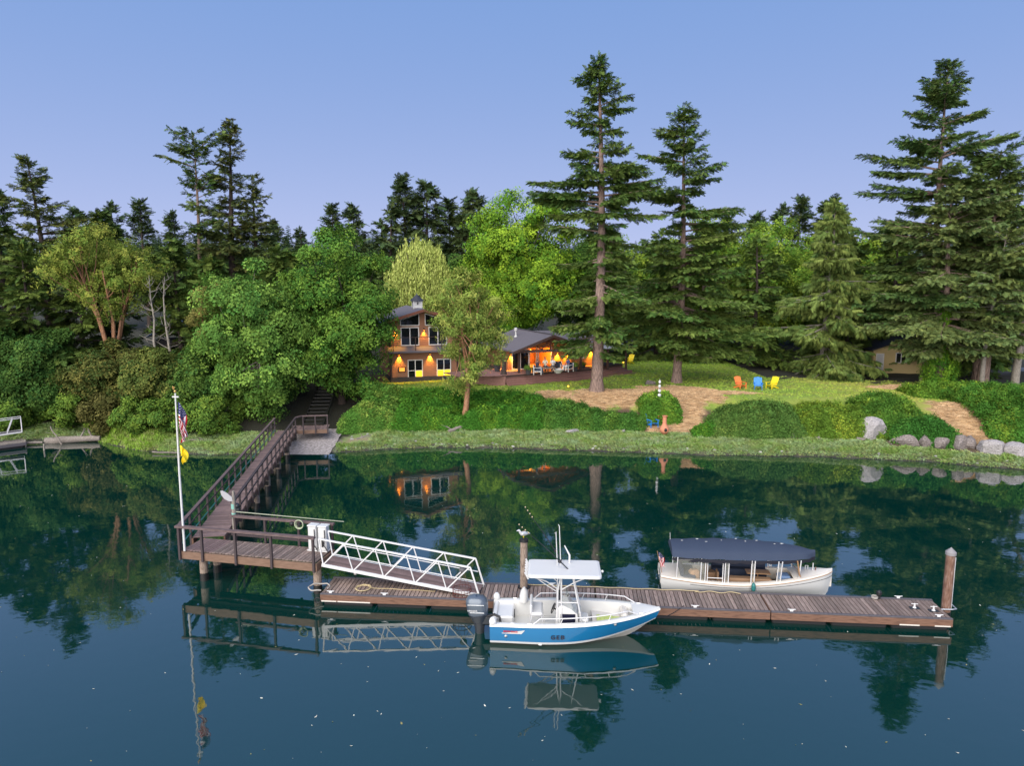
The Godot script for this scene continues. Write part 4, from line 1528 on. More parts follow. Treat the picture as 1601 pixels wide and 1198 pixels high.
func build_launch():
	var t := thing("covered_launch", "white electric launch with a long navy blue canopy moored behind the dock", "boat", Vector3(6.12, 0, -28.12), -0.115)
	var L := 6.85
	var cuts := 30
	var hull := Shape.new()
	var stripe := Shape.new()
	var deck := Shape.new()
	for z in [1.0, -1.0]:
		var rows := []
		var rub := []
		var dk := []
		for i in cuts + 1:
			var f := float(i) / cuts
			var b := l_b(f)
			var g := l_g(f)
			var x := f * L
			var stem := pow(clampf((f - 0.8) / 0.2, 0, 1), 2.0)
			var low := Vector3(x - 0.32 * stem + 0.25 * pow(1.0 - f, 6.0), -0.25, z * b * lerpf(0.55, 0.1, smoothstep(0.4, 1.0, f)))
			rows.append(PackedVector3Array([Vector3(x, g - 0.1, z * (b + 0.01)), Vector3(x - 0.04 * stem, g * 0.62, z * b * 0.99), Vector3(x - 0.12 * stem + 0.05 * pow(1.0 - f, 6.0), 0.16, z * b * lerpf(0.86, 0.62, f)), low]))
			rub.append(PackedVector3Array([Vector3(x, g - 0.10, z * (b + 0.01)), Vector3(x, g - 0.095, z * (b + 0.028)), Vector3(x, g - 0.075, z * (b + 0.028)), Vector3(x, g - 0.07, z * (b + 0.008))]))
			var w := minf(0.2, b * 0.9)
			dk.append(PackedVector3Array([Vector3(x, g - 0.07, z * (b + 0.008)), Vector3(x, g - 0.01, z * (b - 0.015)), Vector3(x, g, z * (b - w)), Vector3(x, g - 0.05, z * (b - w - 0.01)), Vector3(x, 0.35, z * maxf(b - w - 0.03, 0.01))]))
		hull.grid(rows, z < 0)
		stripe.grid(rub, z > 0)
		deck.grid(dk, z > 0)
	# transom
	var b0 := l_b(0)
	hull.quad(Vector3(0, l_g(0) - 0.1, -b0), Vector3(0.05, 0.16, -b0 * 0.86), Vector3(0.05, 0.16, b0 * 0.86), Vector3(0, l_g(0) - 0.1, b0))
	part("hull", hull, M.gelcoat, t)
	part("rub_rail", stripe, M.teak, t)
	part("side_deck", deck, M.cream, t)
	# bow and stern decks
	for e in [[0.76, 1.0, "foredeck"], [0.0, 0.13, "aft_deck"]]:
		var s := Shape.new()
		var rows := []
		for i in 9:
			var f := lerpf(e[0], e[1], i / 8.0)
			var b := maxf(l_b(f) - 0.03, 0.01)
			rows.append(PackedVector3Array([Vector3(f * L, l_g(f), b), Vector3(f * L, l_g(f) + 0.06, 0), Vector3(f * L, l_g(f), -b)]))
		s.grid(rows, true)
		part(e[2], s, M.cream, t)
	var s := Shape.new()
	var sole := []
	for i in 17:
		var f := lerpf(0.1, 0.78, i / 16.0)
		sole.append(PackedVector3Array([Vector3(f * L, 0.3, l_b(f) - 0.2), Vector3(f * L, 0.3, -l_b(f) + 0.2)]))
	s.grid(sole, true)
	part("cockpit_sole", s, M.teak, t)
	s = Shape.new()
	for z in [1.0, -1.0]:
		var pr := []
		for i in cuts + 1:
			var f := float(i) / cuts
			if f > 0.16: pr.append(Vector3(f * L, l_g(f) * 0.80 - 0.04, z * (l_b(f) + 0.008)))
		s.tube(pr, 0.010, 4, false)
	part("cove_stripe", s, M.black, t)
	# canopy: lofted, arched, with a dark scalloped valance
	s = Shape.new()
	var rows := []
	var edge := []
	var edge2 := []
	var n := 36
	for i in n + 1:
		var f := i / float(n)
		var x := 0.42 + 5.72 * f
		var half := 0.99 * pow(sin(PI * clampf(0.24 + 0.74 * f, 0, 1)), 0.5)
		half = lerpf(half, 0.02, smoothstep(0.93, 1.0, f) * 0.75)
		var lift := 0.10 * sin(PI * f)
		var y := 1.62 + lift * 0.5
		var hi := 1.97 + lift - 0.10 * smoothstep(0.75, 1.0, f)
		var row := PackedVector3Array()
		for k in 13:
			var a := lerpf(-1.0, 1.0, k / 12.0)
			var sag := 0.012 * sin(f * PI * 14.0)
			row.append(Vector3(x, lerpf(y, hi, sqrt(1.0 - a * a * 0.999)) + sag, -a * half))
		rows.append(row)
		edge.append(Vector3(x, y, half))
		edge2.append(Vector3(x, y, -half))
	s.grid(rows, true)
	var back: PackedVector3Array = rows[0]
	for k in 12: s.tri(Vector3(back[0].x, 1.62, 0), back[k + 1], back[k])
	var cv := part("canopy", s, M.navy_canvas, t)
	for e in [edge, edge2]:
		s = Shape.new()
		var va := []
		for i in n * 2 + 1:
			var k := i * 0.5
			var p: Vector3 = (e[int(k)] as Vector3).lerp(e[mini(int(k) + 1, n)], k - int(k))
			va.append(PackedVector3Array([p, p + Vector3(0, -0.11 - 0.05 * absf(sin(k * PI / 3.3)), 0)]))
		s.grid(va, e == edge2)
		part("valance", s, M.navy_dark, cv)
	for k in 9:
		s = Shape.new()
		rng.seed = 60 + k
		var f := 0.12 + 0.085 * k + rr(-0.03, 0.03)
		var r: PackedVector3Array = rows[int(f * n)]
		var p: Vector3 = r[[7, 8, 6, 7, 9, 7, 8, 6, 7][k]]
		s.ball(p + Vector3(0, 0.006, 0), Vector3(rr(0.03, 0.1), 0.008, rr(0.02, 0.05)), 5, 8)
		part("bird_dropping", s, M.white, cv)
	# posts and clear side curtains
	var px := [0.62, 1.55, 1.72, 2.48, 2.62, 3.5, 3.62, 4.52, 4.66, 5.42]
	for x in px:
		for z in [1.0, -1.0]:
			var f: float = x / L
			s = Shape.new()
			s.tube([Vector3(x, l_g(f) - 0.02, z * (l_b(f) - 0.1)), Vector3(x, 1.66, z * (0.93 if x < 5 else 0.72))], 0.024, 7)
			part("canopy_post", s, M.white_metal, t)
	for k in range(0, px.size() - 1, 2):
		for z in [1.0, -1.0]:
			var a: float = px[k] + 0.03
			var b: float = px[k + 1] - 0.03
			if k > 0:
				a = px[k - 1] + 0.03
				b = px[k] - 0.03
			s = Shape.new()
			s.quad(Vector3(a, l_g(a / L) + 0.02, z * (l_b(a / L) - 0.1)), Vector3(b, l_g(b / L) + 0.02, z * (l_b(b / L) - 0.1)), Vector3(b, 1.6, z * 0.93), Vector3(a, 1.6, z * 0.93))
			part("side_curtain_pane", s, M.vinyl, t)
	s = Shape.new()
	s.quad(Vector3(5.42, 1.02, 0.62), Vector3(5.42, 1.02, -0.62), Vector3(5.3, 1.62, -0.66), Vector3(5.3, 1.62, 0.66))
	part("windscreen_pane", s, M.vinyl, t)
	s = Shape.new()
	s.tube([Vector3(5.42, 1.0, 0.62), Vector3(5.3, 1.62, 0.66)], 0.03, 6)
	s.tube([Vector3(5.42, 1.0, -0.62), Vector3(5.3, 1.62, -0.66)], 0.03, 6)
	s.tube([Vector3(5.45, 0.98, 0.64), Vector3(5.5, 1.0, 0), Vector3(5.45, 0.98, -0.64)], 0.03, 6)
	part("windscreen_frame", s, M.teak, t)
	# a boarding gate frame on the dock side
	s = Shape.new()
	var fr := [Vector3(1.8, 1.58, 0.9), Vector3(1.8, 0.7, 0.9), Vector3(1.9, 0.62, 0.9), Vector3(2.3, 0.62, 0.9), Vector3(2.4, 0.7, 0.9), Vector3(2.4, 1.58, 0.9)]
	s.tube(fr, 0.02, 6)
	s.tube([Vector3(1.8, 0.86, 0.9), Vector3(2.4, 0.86, 0.9)], 0.018, 6)
	part("gate_frame", s, M.white_metal, t)
	# seats and cushions inside
	s = Shape.new()
	s.soft_box(Vector3(1.1, 0.56, 0.05), Vector3(0.6, 0.5, 1.2), 0.05)
	s.soft_box(Vector3(0.86, 0.9, 0.05), Vector3(0.14, 0.4, 1.2), 0.05)
	part("stern_seat", s, M.navy_cushion, t)
	s = Shape.new()
	s.soft_box(Vector3(1.36, 0.72, 0.35), Vector3(0.42, 0.5, 0.34), 0.08, Basis(Vector3.UP, 0.4))
	part("covered_chair", s, M.tan_cloth, t)
	for a in [[2.1, 0.62, -0.2], [2.5, 0.5, 0.25]]:
		s = Shape.new()
		s.soft_box(Vector3(a[0], a[1] - 0.1, a[2]), Vector3(0.44, 0.36, 0.42), 0.04)
		s.soft_box(Vector3(a[0] - 0.2, a[1] + 0.22, a[2]), Vector3(0.08, 0.42, 0.42), 0.03)
		part("wicker_chair", s, M.wicker, t)
	s = Shape.new()
	s.soft_box(Vector3(3.55, 0.55, 0.42), Vector3(1.7, 0.4, 0.34), 0.04)
	part("side_bench", s, M.wicker, t)
	s = Shape.new()
	s.soft_box(Vector3(3.3, 0.55, -0.5), Vector3(2.2, 0.44, 0.4), 0.04)
	s.soft_box(Vector3(3.3, 0.84, -0.68), Vector3(2.2, 0.3, 0.1), 0.04)
	part("side_bench", s, M.navy_cushion, t)
	s = Shape.new()
	s.soft_box(Vector3(3.95, 0.84, 0.02), Vector3(0.95, 0.04, 0.46), 0.015)
	s.tube([Vector3(3.95, 0.3, 0.02), Vector3(3.95, 0.82, 0.02)], 0.03, 7)
	part("cabin_table", s, M.teak, t)
	s = Shape.new()
	s.soft_box(Vector3(4.95, 0.72, 0.1), Vector3(0.5, 0.2, 0.5), 0.06)
	part("bow_cushion", s, M.blue_roof, t)
	# bow fittings
	s = Shape.new()
	s.tube([Vector3(5.85, l_g(0.86), -0.16), Vector3(5.85, l_g(0.86) + 0.2, -0.16), Vector3(5.95, l_g(0.86) + 0.2, -0.16), Vector3(5.95, l_g(0.86), -0.16)], 0.02, 6)
	s.tube([Vector3(6.1, l_g(0.9) + 0.02, 0), Vector3(6.1, l_g(0.9) + 0.34, 0)], 0.022, 6)
	part("bow_light", s, M.white, t)
	s = Shape.new()
	s.tube([Vector3(6.18, l_g(0.9) + 0.03, 0.05), Vector3(6.2, l_g(0.9) + 0.2, 0.05)], 0.02, 6)
	part("bow_cleat", s, M.fascia, t)
	s = Shape.new()
	s.tube([Vector3(0.45, 1.6, -0.3), Vector3(0.42, 2.25, -0.3)], [0.012, 0.008], 5)
	part("stern_light_pole", s, M.white, t)
	letters("Duffy", 0.11, Vector3(5.55, 0.80, l_b(0.81) - 0.045), 0.42, M.hull_navy, t)
	# fender hung on the dock side
	var fd := thing("boat_fender", "dark teal fender hanging on the side of the covered launch", "fender", t.transform * Vector3(3.56, 0.64, 1.10))
	s = Shape.new()
	s.lathe(Vector3(0, -0.17, 0), [Vector2(0, 0), Vector2(0.06, 0.02), Vector2(0.085, 0.08), Vector2(0.085, 0.24), Vector2(0.06, 0.31), Vector2(0.02, 0.33), Vector2(0.02, 0.37), Vector2(0, 0.37)], 12)
	part("body", s, M.teal, fd)
	s = Shape.new()
	s.tube([Vector3(0, 0.18, 0), Vector3(0, 0.34, -0.08)], 0.012, 5)
	part("lanyard", s, M.rope, fd)
	# small ensign on a staff at the stern
	var fl := thing("boat_ensign", "small stars and stripes flag drooping from a staff at the launch's stern", "flag", t.transform * Vector3(0.06, l_g(0), 0.45), 0.0)
	s = Shape.new()
	s.tube([Vector3.ZERO, Vector3(-0.22, 0.95, 0)], 0.013, 6)
	part("staff", s, M.teak, fl)
	part("cloth", flag_cloth(0.62, 0.36, 0.085, 3, Vector3(-0.2, 0.9, 0), Vector3(0.14, 0, 0)), flag_material(), fl)

func flag_material() -> StandardMaterial3D:
	if M.has("flag"): return M.flag
	var im := Image.create(190, 100, false, Image.FORMAT_RGB8)
	for k in 13: im.fill_rect(Rect2i(0, int(k * 100 / 13.0), 190, 8), Color(0.70, 0.07, 0.13) if k % 2 == 0 else Color(0.93, 0.91, 0.92))
	im.fill_rect(Rect2i(0, 0, 76, 54), Color(0.10, 0.14, 0.36))
	for j in 9:
		for i in (6 if j % 2 == 0 else 5):
			im.fill_rect(Rect2i(5 + i * 12 + (0 if j % 2 == 0 else 6), 3 + j * 6, 3, 3), Color(0.95, 0.95, 0.97))
	var m := StandardMaterial3D.new()
	m.albedo_texture = ImageTexture.create_from_image(im)
	m.roughness = 0.85
	m.backlight_enabled = true
	m.backlight = Color(0.4, 0.4, 0.4)
	M.flag = m
	return m

# A flag hanging limp: its hoist runs down a staff, the fly falls beside it in deep folds. l fly length, h hoist
func flag_cloth(l: float, h: float, fold: float, folds: int, at: Vector3, slope: Vector3) -> ArrayMesh:
	var s := Shape.new()
	var nu := 26
	var nv := 14
	var P := func(i: int, k: int) -> Vector3:
		var u := i / float(nu)
		var v := k / float(nv)
		var drop := h * v * (1.0 - 0.62 * u) + l * 0.95 * u
		var a := u * folds * 1.3 + v * folds * PI
		var out := 0.03 + fold * (3.6 * sqrt(u) * (1.0 - 0.3 * u) * (1.0 - 0.75 * v) + 0.5 * sin(a) * smoothstep(0.0, 0.25, u))
		return at + slope * drop + Vector3(out, -drop, fold * 1.1 * cos(a) * smoothstep(0.0, 0.2, u))
	for i in nu:
		for k in nv:
			var q := [[i, k], [i, k + 1], [i + 1, k + 1], [i + 1, k]]
			for c in [[0, 1, 2], [0, 2, 3]]:
				s.tri(P.call(q[c[0]][0], q[c[0]][1]), P.call(q[c[1]][0], q[c[1]][1]), P.call(q[c[2]][0], q[c[2]][1]))
				for w in [c[0], c[2], c[1]]: s.t.append(Vector2(q[w][0] / float(nu), q[w][1] / float(nv)))
	return s.mesh()

func build_flagpole():
	var t := thing("flagpole", "tall white flagpole with a gold finial standing at the corner of the pier platform", "flagpole", Vector3(-13.72, 1.4, -28.5))
	var s := Shape.new()
	s.tube([Vector3.ZERO, Vector3(0.0, 3.4, 0), Vector3(0.05, 6.7, 0)], [0.05, 0.042, 0.03], 10)
	part("pole", s, M.white, t)
	s = Shape.new()
	s.box(Vector3(0.05, 6.55, 0), Vector3(0.26, 0.05, 0.05))
	part("crossbar", s, M.white, t)
	s = Shape.new()
	s.ball(Vector3(0.05, 6.78, 0), Vector3(0.06, 0.06, 0.06), 7, 10)
	s.tube([Vector3(0.0, 6.86, 0), Vector3(-0.03, 6.98, 0), Vector3(0.05, 6.92, 0)], [0.04, 0.025, 0.01], 7)
	part("finial", s, M.gold, t)
	var f := thing("national_flag", "stars and stripes flag hanging limp from the white flagpole", "flag", Vector3(-13.68, 1.4, -28.5))
	part("cloth", flag_cloth(1.45, 0.95, 0.12, 4, Vector3(0.07, 6.35, 0.02), Vector3(-0.004, 0, 0)), flag_material(), f)
	var y := thing("yellow_flag", "plain yellow flag hanging limp below the stars and stripes on the flagpole", "flag", Vector3(-13.7, 1.4, -28.5))
	part("cloth", flag_cloth(0.66, 0.46, 0.10, 3, Vector3(0.06, 4.55, 0.03), Vector3(0.05, 0, 0)), M.yellow, y)

# ---------------------------------------------------------------- gear on the dock and the platform
func rope_along(called: String, pts: Array, r: float, m: Material, label: String):
	var s := Shape.new()
	var o: Vector3 = pts[0]
	var q := []
	for p in pts: q.append(p - o)
	s.tube(q, r, 6)
	single(called, s, m, label, "rope", o)

func build_dock_gear():
	rng.seed = 77
	# coil of yellow line and its tail
	var s := Shape.new()
	var ring := []
	for k in 120:
		var a := TAU * k / 28.0
		var r := 0.24 + 0.012 * (k % 28) / 28.0 + 0.02 * sin(k * 1.7) + 0.0006 * k
		ring.append(Vector3(cos(a) * r, 0.012 + 0.008 * (k / 28), sin(a) * r))
	s.tube(ring, 0.014, 5)
	single("rope_coil", s, M.rope, "coil of yellow rope on the dock planks below the gangway", "rope", dock_pt(1.55, 0.505, -0.55))
	var tail := []
	for k in 20: tail.append(dock_pt(1.8 + k * 0.14, 0.515, -0.62 + 0.02 * sin(k * 0.8) + 0.004 * k))
	rope_along("dock_line", tail, 0.013, M.rope, "straight tail of yellow rope leading from the coil along the planks")
	var hang := []
	for k in 70: hang.append(dock_pt(8.0 + k * 0.098, 0.55 - 0.012 * absf(sin(k * 0.25)), -1.44 + 0.02 * sin(k * 0.6)))
	rope_along("dock_line", hang, 0.016, M.rope, "pale rope lying along the far edge of the dock behind the blue boat's bow")
	var loop := []
	for k in 26: loop.append(dock_pt(14.6 + k * 0.07, 0.555, -1.36 + 0.06 * sin(k * 0.55)))
	rope_along("dock_line", loop, 0.016, M.rope, "slack pale mooring rope on the dock beside the covered launch")
	var bl := []
	var b0 := Vector3(4.55, 0.98, -23.6)
	for k in 9: bl.append(b0.lerp(dock_pt(14.0, 0.53, -0.1), k / 8.0) + Vector3(0, -0.28 * sin(PI * k / 8.0), 0))
	rope_along("mooring_line", bl, 0.014, M.black, "black mooring line from the blue boat's bow to the dock edge")
	# cleats
	var cl := thing("dock_cleat", "white horn cleat at the front corner of the dock nearest the pier", "cleat", dock_pt(0.4, 0.515, -0.02), DOCK_TURN, "cleats on the floating dock")
	s = Shape.new()
	s.tube([Vector3(-0.15, 0.085, 0), Vector3(-0.05, 0.07, 0), Vector3(0.05, 0.07, 0), Vector3(0.15, 0.085, 0)], [0.012, 0.02, 0.02, 0.012], 7)
	part("horns", s, M.white_metal, cl)
	s = Shape.new()
	s.soft_box(Vector3(0, 0.03, 0), Vector3(0.12, 0.07, 0.05), 0.012)
	part("base", s, M.white_metal, cl)
	for a in [[2.55, -0.02, "white cleat on the dock's front edge below the middle of the gangway"], [9.0, -1.49, "cleat on the far edge of the dock behind the blue boat"], [17.9, -0.02, "cleat on the front edge of the dock's end section near the joint"], [14.4, -0.02, "cleat on the front edge of the dock's middle section"], [23.1, -0.05, "cleat at the front outer corner of the dock"], [22.3, -1.49, "cleat on the far edge of the dock near the pointed pile"]]:
		copy_of(cl, a[2], dock_pt(a[0], 0.535 if a[1] < -1 else 0.515, a[1]), DOCK_TURN)
	# two white mooring bitts on dark plates near the outer end
	var bt := thing("mooring_bitt", "white T-shaped mooring bitt on a dark plate near the dock's outer end", "bitt", dock_pt(22.55, 0.503, -0.72), DOCK_TURN, "mooring bitts")
	s = Shape.new()
	s.soft_box(Vector3(0, 0.012, 0), Vector3(0.34, 0.024, 0.2), 0.008)
	part("plate", s, M.engine_dark, bt)
	s = Shape.new()
	s.lathe(Vector3(0, 0.024, 0), [Vector2(0.07, 0), Vector2(0.035, 0.04), Vector2(0.03, 0.16), Vector2(0.0, 0.18)], 10)
	part("post", s, M.white, bt)
	s = Shape.new()
	s.tube([Vector3(-0.12, 0.17, 0), Vector3(0.12, 0.17, 0)], 0.014, 6)
	part("crossbar", s, M.white, bt)
	copy_of(bt, "white mooring bitt on a dark plate at the very end of the dock", dock_pt(23.15, 0.503, -0.55), DOCK_TURN)
	# black bollard with coiled grey line
	var bo := thing("line_reel", "dark fender with coiled grey line on the far edge of the dock's end section", "fender", dock_pt(21.55, 0.53, -1.42))
	s = Shape.new()
	s.lathe(Vector3.ZERO, [Vector2(0.0, 0.0), Vector2(0.06, 0.0), Vector2(0.06, 0.1), Vector2(0.10, 0.16), Vector2(0.10, 0.26), Vector2(0.04, 0.32), Vector2(0.0, 0.33)], 12)
	part("body", s, M.black, bo)
	s = Shape.new()
	ring = []
	for k in 60: ring.append(Vector3(-0.16 + cos(TAU * k / 15.0) * 0.11, 0.02 + 0.0012 * k, sin(TAU * k / 15.0) * 0.11))
	s.tube(ring, 0.014, 5)
	part("coil", s, M.grey_rope, bo)
	# hose hoop by the pier pile
	s = Shape.new()
	ring = []
	for k in 40: ring.append(Vector3(cos(PI * k / 22.0 + 1.2) * 0.42, 0.0 + 0.02 * sin(k * 0.7), sin(PI * k / 22.0 + 1.2) * 0.34))
	s.tube(ring, 0.03, 7)
	single("pile_hoop", s, M.grey_rope, "grey rope hoop around the pile at the pier end of the dock", "rope", dock_pt(-0.25, 0.5, -0.55))
	s = Shape.new()
	ring = []
	for k in 17: ring.append(Vector3(0, 0.11 * cos(TAU * k / 16.0), 0.11 * sin(TAU * k / 16.0)).rotated(Vector3.UP, PI / 2))
	s.tube(ring, 0.02, 6, false)
	single("tyre_ring", s, M.black, "small black rubber ring hung on the dock's corner by the pier", "fender", dock_pt(-0.1, 0.24, 0.08))
	# lamp ball on a short black post at the far edge under the gangway
	var lp := thing("dock_lamp", "small round white lamp on a black bracket at the dock's far edge under the gangway", "lamp", dock_pt(0.95, 0.53, -1.46))
	s = Shape.new()
	s.tube([Vector3.ZERO, Vector3(0, 0.14, 0)], 0.02, 6)
	part("bracket", s, M.black, lp)
	s = Shape.new()
	s.ball(Vector3(0, 0.2, 0), Vector3(0.07, 0.07, 0.07), 7, 10)
	part("globe", s, M.white, lp)
	# crab pots by the foot of the gangway
	var cp := thing("crab_pot", "rusty wire crab pot with a cord bridle at the foot of the gangway", "crab pot", dock_pt(5.55, 0.505, -0.32), 0.2)
	s = Shape.new()
	for y in [0.02, 0.16, 0.30]:
		ring = []
		for k in 19: ring.append(Vector3(cos(TAU * k / 18.0) * 0.36, y, sin(TAU * k / 18.0) * 0.3))
		s.tube(ring, 0.013, 5, false)
	for k in 18: s.tube([Vector3(cos(TAU * k / 18.0) * 0.36, 0.02, sin(TAU * k / 18.0) * 0.3), Vector3(cos(TAU * k / 18.0) * 0.36, 0.30, sin(TAU * k / 18.0) * 0.3)], 0.007, 4, false)
	part("cage", s, plain(lin(0.10, 0.025, 0.02), 0.8), cp)
	s = Shape.new()
	for k in 4:
		var a := TAU * k / 4.0 + 0.5
		s.tube([Vector3(cos(a) * 0.36, 0.30, sin(a) * 0.3), Vector3(0.05, 0.95, -0.1)], 0.009, 4, false)
	part("bridle", s, plain(lin(0.12, 0.06, 0.05), 0.9), cp)
	s = Shape.new()
	s.ball(Vector3(0.05, 1.0, -0.1), Vector3(0.15, 0.12, 0.12), 7, 10)
	part("line_bundle", s, plain(lin(0.10, 0.10, 0.11), 0.9), cp)
	# power boxes on the platform
	var pb := Basis(Vector3.UP, -0.221)
	var W := func(x, y, z) -> Vector3: return Vector3(-13.9, 0, -28.6) + pb * Vector3(x, y, z)
	for a in [[5.42, "white power pedestal with a dark slot on the pier platform"], [5.88, "white power pedestal beside the top of the gangway"]]:
		var bx := thing("power_pedestal", a[1], "power box", W.call(a[0], 1.4, -1.28), -0.221, "white power pedestals")
		s = Shape.new()
		s.soft_box(Vector3(0, 0.55, 0), Vector3(0.38, 1.02, 0.34), 0.04)
		part("cabinet", s, M.white, bx)
		s = Shape.new()
		s.soft_box(Vector3(0, 1.08, 0), Vector3(0.42, 0.06, 0.38), 0.02)
		part("lid", s, M.white, bx)
		s = Shape.new()
		s.soft_box(Vector3(0, 0.02, 0), Vector3(0.46, 0.04, 0.42), 0.01)
		part("foot", s, M.white, bx)
		s = Shape.new()
		s.soft_box(Vector3(0.02, 0.4, 0.175), Vector3(0.09, 0.4, 0.02), 0.005)
		part("slot", s, M.black, bx)
		s = Shape.new()
		s.tube([Vector3(0.12, 0.95, 0.18), Vector3(0.16, 0.7, 0.24), Vector3(0.1, 0.3, 0.22), Vector3(0.3, 0.04, 0.24)], 0.02, 6)
		part("cable", s, M.black, bx)
	# garden hose on a reel hung on the back rail
	var hr := thing("hose_reel", "coiled pale green hose on a reel at the platform's back rail", "hose reel", W.call(4.72, 2.42, -1.52), -0.221)
	s = Shape.new()
	for q in 3:
		ring = []
		for k in 21: ring.append(Vector3(cos(TAU * k / 20.0) * (0.17 + 0.012 * q), sin(TAU * k / 20.0) * (0.17 + 0.012 * q), 0.13 + 0.03 * q))
		s.tube(ring, 0.022, 6, false)
	part("hose", s, plain(lin(0.34, 0.38, 0.26), 0.7), hr)
	s = Shape.new()
	s.tube([Vector3(0, 0, 0.0), Vector3(0, 0, 0.2)], 0.06, 8)
	for k in 3: s.tube([Vector3(0, 0, 0.16), Vector3(cos(TAU * k / 3.0) * 0.16, sin(TAU * k / 3.0) * 0.16, 0.16)], 0.014, 5)
	part("hub", s, M.black, hr)
	s = Shape.new()
	s.ball(Vector3.ZERO, Vector3(0.12, 0.1, 0.09), 7, 10)
	single("buoy_float", s, M.black, "black rubber buoy hanging on the back rail beside the hose reel", "buoy", W.call(4.3, 2.36, -1.5))
	# long boat hook laid along the back rail
	s = Shape.new()
	s.tube([Vector3.ZERO, Vector3(5.1, -0.06, 0.0)], [0.022, 0.016], 7)
	single("boat_hook", s, plain(lin(0.3, 0.32, 0.24), 0.6), "long pale pole laid along the platform's back railing", "pole", W.call(1.5, 2.62, -1.72), -0.221)
	# carved post with a white fish on top
	var fp := thing("fish_post", "painted post with a white fish-shaped vane where the pier meets the platform", "post", W.call(1.38, 1.4, -1.72), 0.2)
	s = Shape.new()
	s.tube([Vector3(0, -0.1, 0), Vector3(0, 0.8, 0), Vector3(0.02, 1.7, 0), Vector3(0.03, 2.15, 0)], [0.09, 0.085, 0.09, 0.05], 9)
	part("shaft", s, M.bark_pale, fp)
	s = Shape.new()
	for y in [0.95, 1.35]: s.tube([Vector3(0.0, y, 0), Vector3(0.0, y + 0.22, 0)], 0.096, 9)
	part("painted_band", s, plain(lin(0.20, 0.42, 0.36), 0.7), fp)
	s = Shape.new()
	s.plate([Vector3(0.0, 1.72, 0.06), Vector3(-0.02, 1.9, 0.06), Vector3(-0.22, 2.1, 0.06), Vector3(-0.4, 2.22, 0.06), Vector3(-0.48, 2.2, 0.06), Vector3(-0.45, 2.02, 0.06), Vector3(-0.33, 1.84, 0.06), Vector3(-0.16, 1.72, 0.06)], Vector3(0, 0, 0.035))
	part("fish", s, plain(lin(0.4, 0.4, 0.42), 0.6), fp)
	s = Shape.new()
	s.soft_box(Vector3(0.12, 1.15, -0.1), Vector3(0.28, 0.5, 0.2), 0.05)
	s.ball(Vector3(0.14, 1.45, -0.06), Vector3(0.12, 0.14, 0.1), 6, 9)
	part("hung_gear", s, M.engine_dark, fp)

# ---------------------------------------------------------------- neighbour's dock, driftwood
func build_neighbour_dock():
	var t := thing("neighbour_gangway", "grey metal truss gangway of the neighbouring dock at the far shore", "gangway", Vector3(-42.6, 0.0, -52.2))
	var s := Shape.new()
	var a := Vector3(-3.0, 0.75, 4.2)
	var b := Vector3(4.2, 1.05, -2.4)
	for k in [Vector3.ZERO, Vector3(0.5, 0, 0.7)]:
		s.bar(a + k, b + k, 0.07, 0.1)
		s.bar(a + k + Vector3(0, 1.1, 0), b + k + Vector3(0, 1.1, 0), 0.05, 0.05)
		for i in 11:
			var p: Vector3 = a.lerp(b, i / 10.0) + k
			s.bar(p, a.lerp(b, minf(1.0, (i + 0.45) / 10.0)) + k + Vector3(0, 1.1, 0), 0.05, 0.05)
	part("side_truss", s, M.white_metal, t)
	s = Shape.new()
	s.bar(a + Vector3(0.25, 0.02, 0.35), b + Vector3(0.25, 0.02, 0.35), 0.75, 0.04)
	part("walkway", s, M.rubstrip, t)
	var d := thing("neighbour_dock", "weathered grey plank float of the neighbouring dock at the edge of the inlet", "dock", Vector3(-40.6, 0, -51.2), 0.72)
	var pm := plank(0.2, 1.5, 0.05)
	rng.seed = 9
	for i in 38: put("plank", pm, M.driftwood, d, Vector3(-4.0 + i * 0.21, 0.42 + rr(-0.01, 0.01), 0))
	s = Shape.new()
	for z in [0.8, -0.8]: s.soft_box(Vector3(-0.1, 0.28, z), Vector3(8.0, 0.24, 0.1), 0.02)
	part("fascia", s, M.rubstrip, d)
	s = Shape.new()
	s.soft_box(Vector3(-0.1, 0.0, 0), Vector3(7.6, 0.34, 1.3), 0.04)
	part("float", s, M.float_black, d)

func log_of(called: String, label: String, a: Vector3, b: Vector3, r: float, sd: int, knots := 3):
	rng.seed = sd
	var t := thing(called, label, "driftwood", a)
	var s := Shape.new()
	var pts := []
	var rad := []
	for i in 8:
		pts.append((b - a) * (i / 7.0) + Vector3(rr(-0.05, 0.05), rr(-0.03, 0.05), rr(-0.05, 0.05)))
		rad.append(r * lerpf(1.0, 0.72, i / 7.0) * rr(0.9, 1.1))
	s.tube(pts, rad, 10)
	part("trunk", s, M.driftwood, t)
	s = Shape.new()
	for k in knots:
		var p := (b - a) * rr(0.15, 0.9)
		var e := p + Vector3(rr(-0.5, 0.5), rr(0.3, 0.9) * (r * 4.0), rr(-0.3, 0.3))
		s.tube([p, p.lerp(e, 0.6) + Vector3(rr(-0.1, 0.1), 0, 0), e], [r * 0.35, r * 0.2, 0.015], 5)
		s.tube([p.lerp(e, 0.5), e + Vector3(rr(-0.4, 0.4), 0.1, 0.1)], [r * 0.15, 0.01], 4)
	if knots: part("branch_stubs", s, M.driftwood, t)

